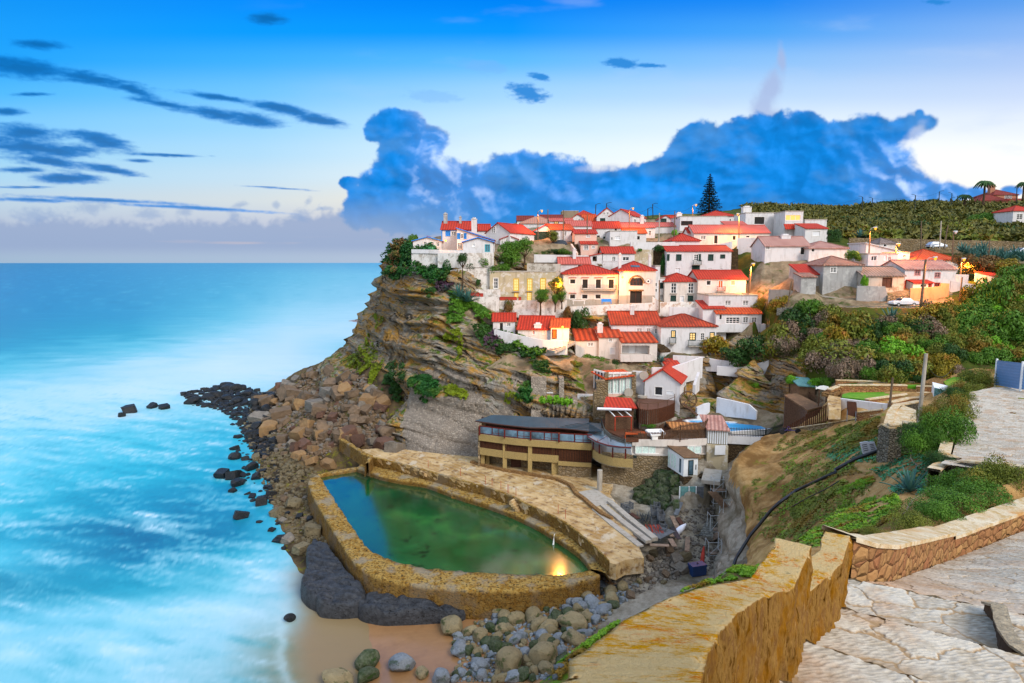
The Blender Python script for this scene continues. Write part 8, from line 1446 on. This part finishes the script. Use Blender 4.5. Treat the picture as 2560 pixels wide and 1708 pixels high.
for k,m_ in(('tgreen','leafgreen'),('tdark','leafdark'),('tolive','leafolive')):bush_proto(k,m_,5200,.045,k=2,hemi=False,lobes=14,spread=.6)
vr=np.random.default_rng(21)
def bush(kind,px,py,wpx,hpx,lab,grp=None,Y=None,name='shrub'):
 p=P(px,py,Y)if Y else T(px,py)
 if p is None:return
 d=p.y/F;me=BP[kind][vr.integers(len(BP[kind]))];o=bpy.data.objects.new(name,me);COL.objects.link(o);w=wpx*d/1.75;o.location=(p.x,p.y+w*.35,p.z-.15*hpx*d);o.scale=(w,w*vr.uniform(.8,1.1),hpx*d/.92);o.rotation_euler=(0,0,vr.uniform(0,6.28));return tag(o,lab,'shrub',grp)
def tree(kind,px,py,wpx,hpx,trunk,lab,Y=None,mt='bark'):
 """crown sits on a tapering forked trunk; trunk = px height of bare stem"""
 p=P(px,py,Y)if Y else T(px,py);d=p.y/F;root=empty('tree',p,0,lab,'tree');H_=hpx*d;tr=trunk*d;w=wpx*d/1.8;m=MB();m.tube([(0,0,-.8),(.03*w,0,tr*.5),(0,0,tr+H_*.25)],[.07*w+.08,.05*w+.06,.03*w+.03],8)
 for k in range(6):a=k*1.05+px;m.tube([(0,0,tr+.02*k*H_),(math.cos(a)*w*.35,math.sin(a)*w*.35,tr+H_*.3),(math.cos(a)*w*.6,math.sin(a)*w*.6,tr+H_*.55)],[.03*w+.04,.02*w+.03,.015],5)
 m.build('trunk',mt,root);me=BP[kind][vr.integers(len(BP[kind]))];c=bpy.data.objects.new('crown',me);COL.objects.link(c);c.parent=root;c.scale=(w,w*.9,H_/1.75);c.location=(0,0,tr+H_*.5);c.rotation_euler=(0,0,px);return root
slope_poly=[(1990,800),(2060,790),(2200,798),(2390,778),(2440,735),(2560,690),(2600,900),(2480,905),(2380,925),(2330,945),(2130,945),(2085,925),(2020,880),(1940,870),(1960,820)]
def kind_at(x,y):
 v=fbm(np.array(x/90.0),np.array(y/50.0),3.3,3);v2=fbm(np.array(x/60.0),np.array(y/60.0),8.3,2)
 if x>2400:return['green','bright','green','olive'][int(abs(v2)*40)%4]
 return 'yellow' if v>.18 else 'pink' if v2>.12 else 'olive' if v>-.05 else 'green' if v2>-.12 else 'dark'
words={'yellow':'yellow orange','pink':'pale tipped grey green','olive':'olive green','green':'fresh green','dark':'dark green','bright':'bright green','brown':'brownish','ivy':'deep green'}
for x,y,w,h,k,lab in[(2150,855,130,90,'olive','big rounded olive green bush in the middle of the scrub slope'),(2160,915,190,70,'olive','wide low bush wall behind the upper lawn'),(2260,905,130,70,'bright','fresh green bush right of the big rounded one'),(2290,940,110,60,'olive','olive bush at the lawn end'),(2040,912,110,60,'olive','olive bush above the rocky path steps'),(1960,885,110,90,'olive','large olive bush left of the rocky path'),(1900,890,120,60,'dark','dark bush above the white stepped wall'),(1850,905,100,46,'dark','dark low bush over the white sloping wall'),(1800,885,90,60,'yellow','yellowish bush under the white stepped house'),(2000,830,110,70,'dark','dark orange tipped bush at the top of the rocky path'),(1950,775,60,46,'yellow','round yellow green bush beside the road wall'),(1905,780,50,40,'yellow','yellow bush beside the pink slope'),(2030,790,90,50,'green','green bush hanging over the road parapet foot'),(2330,800,90,56,'yellow','orange yellow bush under the road parapet'),(2500,770,110,100,'green','tall bright green bush at the right end of the lower road'),(2540,720,100,70,'green','bright green bush mass at the right edge'),(2440,830,120,70,'green','broad green bush at the right'),(2530,850,130,90,'green','dense green bush at the right edge above the site fence')]:bush(k,x,y,w,h,lab,'shrubs of the scrub slope')
for x,y in sorted(pick(slope_poly,120,vr,24),key=lambda q:q[1]):
 k=kind_at(x,y);w=vr.uniform(46,92);bush(k,x,y+14,w,w*vr.uniform(.55,.75),'%s %s shrub on the %s of the scrub slope'%('small' if w<60 else 'medium' if w<78 else 'large',words[k],'right side' if x>2400 else 'upper part' if y<830 else 'lower part'),'shrubs of the scrub slope')
tree('tgreen',*zp(1,1210,790),82,78,4,'largest bright green tree at the cliff top right of the white cottage',132.5);tree('tgreen',*zp(1,1375,680),52,56,6,'second green tree just right of the largest one',136);tree('tolive',*zp(1,1660,545),44,34,10,'orange tinted roadside tree beside the parked dark car',150.5)
tree('tdark',*zp(1,770,955),34,40,52,'slender tree on thin bare stems before the blotchy white wall',127.5);tree('tgreen',*zp(1,1530,1200),50,40,26,'green tree in front of the tan house, left one',124.8);tree('tolive',*zp(1,1690,1040),48,50,4,'orange lit bush tree under the bright wall lamp',126);tree('tgreen',*zp(1,1675,1140),24,34,6,'small green tree below the bright wall lamp',125.2);tree('tgreen',*zp(1,1740,1110),26,34,4,'small green tree next to the balcony house corner',125.6)
for r,x,y,w,h,k,Y,lab in[(1,920,905,16,16,'dark',128.6,'small round shrub growing from the blotchy white wall'),(1,590,840,46,50,'ivy',131,'dense ivy bush at the corner of the cliff-top green'),(1,850,740,60,34,'dark',131,'dark bush on the ledge below the cliff-top cottages'),(1,960,725,70,26,'green',130.6,'green bush on top of the blotchy wall'),(1,1110,780,60,30,'green',130,'low green bush at the foot of the largest tree'),(1,1230,1180,30,36,'brown',125.4,'thin dry shrub on the garden wall below the tan house'),(1,1900,1340,56,62,'dark',124.2,'dark green and red creeper bush hanging left of the peeling white wall'),(1,1800,1250,40,40,'brown',124.6,'brown bush on the bank right of the low cliff house'),(2,535,1250,16,20,'brown',124,'little dry bush beside the striped roof chimney'),(1,1660,608,50,16,'dark',141.5,'dark hedge behind the garden chairs'),(1,1760,610,60,16,'green',141.5,'green hedge right of the garden chairs'),(1,280,490,26,26,'green',141,'green bush at the far left of the cliff-top cottage'),(1,1510,560,28,24,'olive',152,'olive bush beside the lamp pole'),(2,1208,345,20,16,'bright',166,'bright bush beside the big white box house'),(2,1045,505,34,20,'dark',143.6,'ivy clump on the tan masonry wall'),(2,860,500,14,8,'green',143.6,'tiny plant on top of the tan masonry wall'),(2,1100,690,18,50,'ivy',142.6,'ivy hanging beside the large green shuttered house'),(3,520,700,48,32,'dark',150,'dark round bush behind the roller shutter house'),(3,450,718,14,16,'dark',148,'small dark round bush beside the roller shutter house'),(3,790,1160,22,34,'bright',113.4,'bright green bush between the grey house and the ruin'),(3,700,890,44,26,'green',128,'creeper with red flowers on the yard wall'),(3,1250,990,20,10,'green',122,'tiny green plant behind the pink tiled roof'),(3,1980,540,70,36,'green',200,'round green bush high on the hill'),(3,2130,545,60,30,'dark',200,'dark bush beside the round green hill bush'),(3,1930,1000,90,44,'brown',118,'orange brown bush mass below the agaves'),(3,2150,1010,90,40,'yellow',117,'yellow brown bush right of the orange mass'),(3,2060,960,70,36,'brown',120,'brown bush under the blue agaves'),(3,1820,950,70,30,'brown',121,'orange lit bush right of the lit lamp'),(4,1250,640,50,20,'green',115.2,'green hedge along the foot of the striped roof house'),(4,1380,665,40,20,'green',114.6,'second green hedge along the striped roof house'),(4,1470,690,24,22,'dark',114,'round dark shrub beside the open ground floor'),(4,760,740,40,24,'olive',113.6,'green plant patch on the stepped cliff wall'),(4,1100,690,34,18,'olive',113,'olive plant patch left of the pavilion roof'),(4,1190,1180,26,28,'ivy',106,'dark green bush beside the tall stone chimney'),(4,600,1050,30,50,'ivy',110,'dark ivy patch in the cliff gully'),(5,880,1290,44,9,'green',95.2,'clipped hedge in the slatted planter'),(5,1850,880,40,20,'olive',104.5,'olive plant on the rock outcrop'),(5,1930,890,40,22,'bright',104,'leafy plant on the rock outcrop under the dark wall'),(6,90,850,40,22,'bright',95,'leafy flowering bush above the wooden shed'),(6,320,900,50,30,'bright',92,'bright bush behind the green roofed kiosk'),(6,440,890,34,30,'green',90,'green bush left of the garden wall steps'),(6,310,770,66,26,'olive',97,'olive bush below the rocky path'),(5,2290,830,40,20,'olive',100,'olive bush at the wall above the shed'),(6,1610,750,24,26,'dark',88,'dark spiky bush at the curved steps')]:bush(k,*zp(r,x,y),w,h,lab,None,Y)
for i,(x,y,w,h,k,Y,lab)in enumerate([(1480,1260,75,50,'ngreen',46,'low olive bush beside the big grey pole'),(1560,1230,80,52,'ngreen',48,'olive bush between turret and upper path'),(1700,1240,90,80,'ngreen',47,'large olive bush on the left edge of the upper path'),(1800,1110,60,56,'ngreen',54,'olive bush half way along the upper path edge'),(1740,1020,80,40,'ndark',60,'dark low bush beside the pale blue cabin'),(1830,980,80,46,'ngreen',60,'bush mass near the site fence, middle'),(1960,920,90,60,'ngreen',62,'bush mass leaning against the site fence'),(1900,880,60,50,'ndark',64,'dark bush behind the site fence bush'),(1330,1480,90,70,'ndark',41,'dark bush under the black pipe'),(1450,1560,110,90,'nbright',38,'large soft green bush below the upper path wall'),(1620,1440,130,110,'nbright',38.5,'tallest soft green bush beside the pale coped wall'),(1400,1400,80,50,'nbright',43,'green bush right of the stone turret'),(1560,1700,80,50,'ndark',33,'dark bush at the corner of the dry stone parapet')]):bush(k,*zp(6,x,y),w,h,lab,'bushes along the upper path',Y)
for i,(x,y,w,h,k,Y,lab)in enumerate([(1650,700,120,80,'nbright',25,'feathery green bush under the grey dry stone wall, left'),(1850,620,130,90,'nbright',24,'feathery green bush under the grey dry stone wall, middle'),(2050,620,140,90,'ngreen',23,'feathery olive bush before the orange wall'),(2250,580,140,100,'ngreen',23,'feathery bush reaching the right edge'),(1750,790,150,60,'nbright',21,'low feathery bush just behind the orange wall'),(1500,850,130,60,'nbright',20,'low green bush over the bend of the orange wall'),(1250,960,110,60,'ngreen',18.5,'small olive bush at the left end of the orange wall'),(2000,700,160,60,'nbright',22,'wide low bush along the top of the orange wall'),(920,1060,70,40,'ngreen',17.5,'little olive plant beside the yellow parapet')]):bush(k,*zp(9,x,y),w,h,lab,'feathery bushes behind the orange wall',Y)
PXg,PYg=proj(DX,DY,DZ)
def cover(name,polys,mat,n,size,lift,lab,rng=(80,175),seed=5,up=.6,noise=None,nsc=2.0,asp=1.0):
 r=np.random.default_rng(seed);m=np.zeros(PXg.shape,bool)
 for poly in polys:m|=inpoly(PXg,PYg,poly)
 m&=(DY>rng[0])&(DY<rng[1]);i,j=np.where(m)
 if not len(i):print('EMPTY',name);return
 gxv=np.gradient(DX,axis=1)[i,j],np.gradient(DY,axis=1)[i,j],np.gradient(DZ,axis=1)[i,j];gyv=np.gradient(DX,axis=0)[i,j],np.gradient(DY,axis=0)[i,j],np.gradient(DZ,axis=0)[i,j];A_=np.stack(gxv,-1);B_=np.stack(gyv,-1);N=np.cross(A_,B_);N/=np.linalg.norm(N,axis=1)[:,None]+1e-9;N*=np.sign(N[:,2:3]+1e-6)
 Pn=np.stack([DX[i,j],DY[i,j],DZ[i,j]],-1);v=-Pn+np.array([0,0,EYE]);vis=(N*v).sum(1)>0;w=vis*np.linalg.norm(np.cross(A_,B_),axis=1)**.5;w/=w.sum();k=r.choice(len(i),n,p=w);C=Pn[k]+A_[k]*r.uniform(-.5,.5,(n,1))+B_[k]*r.uniform(-.5,.5,(n,1))
 nn=fbm(C[:,0]/nsc,C[:,1]/nsc,C[:,2]/nsc,4)
 if noise is not None:keep=nn>noise;C,k,nn=C[keep],k[keep],nn[keep]
 dist=np.linalg.norm(C-np.array([0,0,EYE]),axis=1);Nn=N[k];C=C+Nn*(lift*(r.uniform(0,1,len(C))*.35+np.clip(nn*1.4+.5,0,1.2)))[:,None];L=Nn+np.array([0,0,up])+r.normal(size=C.shape)*.6;L/=np.linalg.norm(L,axis=1)[:,None];V,Fq=leaves(C,L,size,r,asp);o=npmesh(name,V,Fq,mat,smooth=False);o['category']='ground cover';return tag(o,lab,None,None,'stuff')
zz13=lambda L:[zp(13,*q)for q in L]
cover('ivy',[zz13([(400,30),(500,30),(560,75),(740,105),(820,150),(840,220),(810,330),(700,370),(620,290),(560,270),(410,310),(330,250),(325,180),(340,90)])],'leafivy',26000,.28,1.6,'thick ivy hanging over the cliff edge under the cottages',seed=1,nsc=4)
cover('ivy',[zz13([(620,130),(690,95),(740,105),(720,150),(650,190),(600,250),(590,220)])],'leafmint',3000,.26,2.0,'bluish green patch of creeper on the cliff-top ivy',seed=2)
cover('dry_creeper',[zz13([(430,60),(500,40),(500,70),(440,160),(390,280),(370,270),(380,180)])],'leafbrown',3500,.26,1.9,'rusty brown strip of creeper on the cliff-top ivy',seed=3)
cover('cliff_grass',[zz13([(820,400),(900,430),(1000,480),(1110,545),(1160,640),(1180,700),(1100,720),(1060,640),(1000,540),(940,560),(920,660),(830,670),(810,600),(840,520)])],'leafgreen',12000,.26,.9,'green grass and creeper trail hanging down the middle of the cliff',seed=4,nsc=3)
cover('cliff_scrub',[zz13([(1010,720),(1130,700),(1250,770),(1400,800),(1500,815),(1590,890),(1500,930),(1400,940),(1380,880),(1280,880),(1220,900),(1180,850),(1080,830),(1060,780)])],'leafdark',12000,.26,1.2,'dark scrub along the ledge under the low white cliff house',seed=5,nsc=3)
cover('cliff_scrub',[zz13([(1280,780),(1500,815),(1590,890),(1500,925),(1430,900)])],'leafgreen',3500,.26,1.4,'greener scrub at the right end of the cliff ledge',seed=6)
cover('pink_scrub',[zz13([(720,350),(800,310),(850,360),(830,400),(740,420)]),zz13([(1090,760),(1180,740),(1250,780),(1180,860),(1090,820)])],'leafpurple',3000,.26,1.2,'purple tinged scrub at the cliff corner',seed=7)
cover('moss',[zz13([(185,740),(170,800),(0,960),(10,1000),(130,1050),(200,1000),(260,870)]),zz13([(240,900),(320,900),(300,1000),(200,1160),(200,1100)])],'leafmoss',14000,.24,.35,'yellow green moss and grass on the talus slope',seed=8,nsc=3,noise=-.12)
cover('moss',[zz13([(225,590),(290,575),(340,620),(320,700),(250,680)]),zz13([(780,750),(900,700),(935,760),(920,900),(890,950),(890,800),(800,800)]),zz13([(790,1150),(880,1140),(970,1190),(960,1250),(860,1240),(790,1200)]),zz13([(1240,1220),(1300,1190),(1390,1250),(1370,1290),(1280,1270)])],'leafmoss',8000,.22,.5,'bright moss patches on the cliff ledges',seed=9)
cover('cliff_grass',[zz13([(500,1140),(560,1080),(690,1060),(720,1130),(760,1200),(700,1250),(650,1280),(560,1180)]),zz13([(1380,1160),(1460,1120),(1470,1250),(1420,1290),(1370,1220)])],'leafivy',9000,.24,.8,'green grass tuft hanging from the lower cliff masonry',seed=10)
cover('clipped_grass',[[zp(4,*q)for q in((725,1015),(900,1005),(1055,1045),(1050,1070),(850,1050),(730,1040))]],'leafbright',3500,.2,.5,'bright strip of grass on the cliff terrace under the balustrade',seed=11)
cover('cliff_plants',[zz13([(620,400),(720,380),(700,470),(620,480)]),zz13([(1490,960),(1600,960),(1620,1050),(1560,1040),(1490,1010)]),zz13([(350,940),(470,960),(480,1100),(430,1280),(380,1250),(300,1180)])],'leafdark',8000,.24,.5,'dark plants rooted in the cliff cracks',seed=12,noise=-.1)
z9=lambda L:[zp(9,*q)for q in L];z8=lambda L:[zp(8,*q)for q in L]
cover('ice_plant',[z9([(150,1050),(400,900),(600,680),(1100,620),(1160,700),(1060,860),(850,970),(650,1010),(390,1000),(340,1140)])],'leafsucc',26000,.085,.10,'bright green and red ice plant carpet on the near slope',rng=(9,60),seed=13,noise=-.10,nsc=1.2)
cover('ice_plant',[z9([(560,560),(850,430),(900,480),(650,620),(480,640)])],'leafsucc',7000,.10,.12,'smaller ice plant patch above the large carpet',rng=(12,70),seed=14,noise=-.15,nsc=1.5)
cover('slope_weeds',[z9([(500,100),(900,60),(1250,180),(1550,330),(1550,600),(1100,620),(900,400),(700,300),(400,280)])],'leafmint',9000,.11,.12,'thin bluish green weeds on the slope under the turret',rng=(18,75),seed=15,noise=-.02,nsc=1.6)
cover('slope_grass',[[zp(6,*q)for q in((330,1400),(600,1280),(950,1180),(930,1300),(920,1480),(500,1560),(200,1460))],z9([(60,700),(500,400),(600,500),(300,800),(100,1000)])],'leafolive',26000,.15,.12,'patchy dry grass on the open slope',rng=(20,85),seed=16,noise=-.06,nsc=2.2)
cover('slope_grass',[[(1960,1090),(2200,1050),(2190,1200),(2150,1300),(1990,1400),(1900,1330),(1880,1200)]],'leafolive',34000,.12,.10,'thin dry grass tufts over the whole near slope',rng=(18,85),seed=26,noise=.03,nsc=3)
cover('slope_grass',[[(2000,1090),(2200,1050),(2190,1200),(2150,1300),(1990,1400),(1950,1330),(1950,1200)]],'leafsucc',12000,.10,.10,'scattered green tufts over the near slope',rng=(18,85),seed=27,noise=.10,nsc=2)
cover('verge_plants',[[(1470,1600),(1560,1530),(1680,1460),(1790,1425),(1900,1405),(1900,1440),(1780,1460),(1660,1496),(1560,1550),(1480,1615),(1400,1700),(1385,1690)]],'leafsucc',16000,.045,.06,'bright green low plants along the outside of the yellow parapet',rng=(5,20),seed=17,noise=-.12,nsc=.7)
scatter_rocks('mossy_rocks',z8([(300,840),(420,700),(520,560),(690,620),(705,700),(690,880),(560,900),(400,860)]),160,12,40,'stonegreen',3,True,0,'wet mossy rocks round the outflow under the white cabin',seed=18)
cover('reeds',[[(1850,520),(2075,520),(2345,508),(2560,505),(2560,610),(2400,600),(2200,600),(2100,590),(2000,560),(1900,555)]],'reed',26000,.8,1.3,'tall olive reeds covering the hill behind the village',rng=(150,300),seed=19,up=-.2,asp=1.5,nsc=8)
cover('reeds',[[(2330,560),(2480,560),(2500,620),(2350,600)],[(1900,560),(2050,570),(2250,590),(2250,610),(2060,595),(1900,575)]],'leafolive',6000,.5,1.6,'darker reed thicket above the stone road wall',rng=(140,230),seed=20,up=-.2,asp=1.6,nsc=6)
cover('hill_scrub',[[(1960,540),(2200,540),(2500,545),(2560,600),(2300,575),(2100,560)]],'leafdark',7000,.5,1.2,'dark scrub patches on the hill',rng=(150,260),seed=22,noise=.1,nsc=12)
for i,(x,y,w,h)in enumerate([(1988,524,20,10),(2010,524,26,14),(2035,525,26,12),(2140,520,26,10),(2165,518,34,10),(2212,513,40,14),(2250,512,38,14),(2300,511,50,12),(2330,509,30,14),(2428,514,26,10),(2480,512,30,10)]):bush('dark',x,y,w,h,'dark wind shaped bush on the skyline, number %d from the left'%(i+1),'skyline bushes',258)
p=P(1772,540,205);root=empty('tall_pine',p,0,'tall dark Norfolk style pine standing alone on the skyline','tree');Ht=P(1772,434,205).z-p.z;MB().tube([(0,0,-1),(0,0,Ht*.5),(0,0,Ht)],[.35,.2,.04],8).build('trunk','bark',root);Vs=[];Fs=[];c=0;r=np.random.default_rng(4);bm_=MB()
for k in range(24):
 u=k/23;z=Ht*(.06+.92*u);R=(1-u)**.85*4.6*r.uniform(.82,1.1)+.15
 for b in range(8):
  a=b*6.283/8+k*.4+r.uniform(-.15,.15);Rb=R*r.uniform(.75,1.05);n=max(6,int(Rb*16));t=np.linspace(.08,1,n);up=(.05+.22*u)*Rb;C=np.stack([np.cos(a)*t*Rb,np.sin(a)*t*Rb,z+up*t**1.5-.15*Rb*t],-1)+r.normal(size=(n,3))*.07;N=r.normal(size=(n,3))*.4+np.array([0,0,1]);N/=np.linalg.norm(N,axis=1)[:,None];V,Fq=leaves(C,N,.24,r);Vs.append(V);Fs.append(Fq+c);c+=len(V)
npmesh('crown',np.concatenate(Vs),np.concatenate(Fs),'leafpine',parent=root,smooth=False)
def palm(px,py,Y,h,R,lab):
 p=P(px,py,Y);root=empty('palm_tree',p,0,lab,'tree');MB().tube([(0,0,-1),(.1,0,h*.5),(0,0,h)],[.45,.35,.4],8).build('trunk','bark',root);m=MB()
 for k in range(22):
  a=k*2.4;e=.2+.9*((k*7)%11)/11;pts=[Vector((math.cos(a)*R*t,math.sin(a)*R*t,h+R*(e*t-(.55+e)*t*t)))for t in np.linspace(0,1,7)];s=Vector((-math.sin(a),math.cos(a),0))
  for i in range(6):
   w0,w1=[.5*math.sin(math.pi*min(1,(j+.6)/7))*R/4 for j in(i,i+1)];q0,q1=pts[i],pts[i+1];dz=Vector((0,0,-.25));m.add([q0,q1,q1+s*w1+dz,q0+s*w0+dz],[(0,1,2,3)]);m.add([q0,q1,q1-s*w1+dz,q0-s*w0+dz],[(0,1,2,3)])
 m.build('crown','leafdark',root)
palm(*zp(3,1950,350),245,8,3.6,'large palm in front of the hilltop villa');palm(*zp(3,1765,360),250,3.5,2.9,'lower palm left of the hilltop villa');palm(*zp(3,2335,330),250,7,2.8,'palm at the right edge of the skyline')
def agave_mesh(seed,n=26,droop=.5,w=.09):
 r=np.random.default_rng(seed);m=MB()
 for k in range(n):
  a=k*2.4+r.uniform(-.2,.2);e=.25+1.15*(k/n);L=r.uniform(.8,1.1);s=Vector((-math.sin(a),math.cos(a),0));pr=[]
  for t in np.linspace(0,1,6):x=L*t*math.cos(e);z=L*t*math.sin(e)-droop*(1-k/n)*t*t*.4;pr.append((Vector((math.cos(a)*x,math.sin(a)*x,z)),w*(1-t)**.7*(.5+min(1,t*3)*.5)+.004))
  for(q0,w0),(q1,w1)in zip(pr[:-1],pr[1:]):m.add([q0-s*w0,q0+Vector((0,0,-.03)),q1+Vector((0,0,-.03)),q1-s*w1],[(0,1,2,3)]);m.add([q0+s*w0,q0+Vector((0,0,-.03)),q1+Vector((0,0,-.03)),q1+s*w1],[(0,1,2,3)])
 o=m.build('tmp','leafagave');d=o.data;bpy.data.objects.remove(o);return d
AG=[agave_mesh(i)for i in range(3)]
def agave(px,py,Y,R,lab,grp=None):p=P(px,py,Y)if Y else T(px,py);o=bpy.data.objects.new('agave',AG[int(px)%3]);COL.objects.link(o);o.location=p;o.scale=(R,)*3;o.rotation_euler=(0,0,px);tag(o,lab,'agave',grp)
agave(*zp(1,735,1040),126.5,3.2,'large blue agave at the cliff corner, left one');agave(*zp(1,820,1075),125.8,3.2,'large blue agave at the cliff corner, right one');agave(*zp(1,610,965),127.5,1.6,'smaller blue agave by the purple scrub');agave(*zp(9,1230,590),None,1.5,'single green agave with pointed leaves on the near slope');agave(*zp(6,1050,260),103,3.0,'blue agave among the shrubs of the scrub slope');agave(*zp(4,1940,650),112.8,1.6,'small agave on the bank under the curved house');agave(*zp(3,740,670),146,2.0,'pale agave beside the lit lamp over the pink wall')
for i,(x,y)in enumerate([(1790,830),(1850,850),(1900,820),(1960,860),(2010,900),(1880,880),(2070,900),(2130,860),(2200,880),(2260,840),(2310,870),(2340,900),(1740,810),(1950,800),(2040,850),(2160,900)]):agave(*zp(3,x,y+14),132-(y-800)*.06,2.3,'blue grey agave in the long row under the upper stone wall','row of blue agaves')
for L,lab in(([(1245,220),(1240,270),(1300,340),(1380,380),(1415,420),(1390,470),(1440,520),(1510,560)],'bleached winding dead branch on the slope'),([(1430,450),(1430,560),(1400,600),(1260,680),(1180,820),(1090,920)],'long pale dead branch reaching down the slope'),([(1510,580),(1475,640),(1500,700),(1530,760)],'short dead branch by the feathery bushes'),([(1560,860),(1590,790),(1690,730)],'dark bare twig in the low bush')):
 q=[T(*zp(9,*e))for e in L];q=[a+Vector((0,0,.08))for a in q if a];tag(MB().tube(q,.05,5).build('dead_branch','deckgrey' if 'dark' in lab else 'plank'),lab,'branch')
 # ------ final bookkeeping
for o in SC.objects:
 if o.parent is None and 'category' in o and 'kind' not in o:o['kind']='thing'
 if 'label' in o:
  w=o['label'].split()
  if len(w)>16:o['label']=' '.join(w[:16])
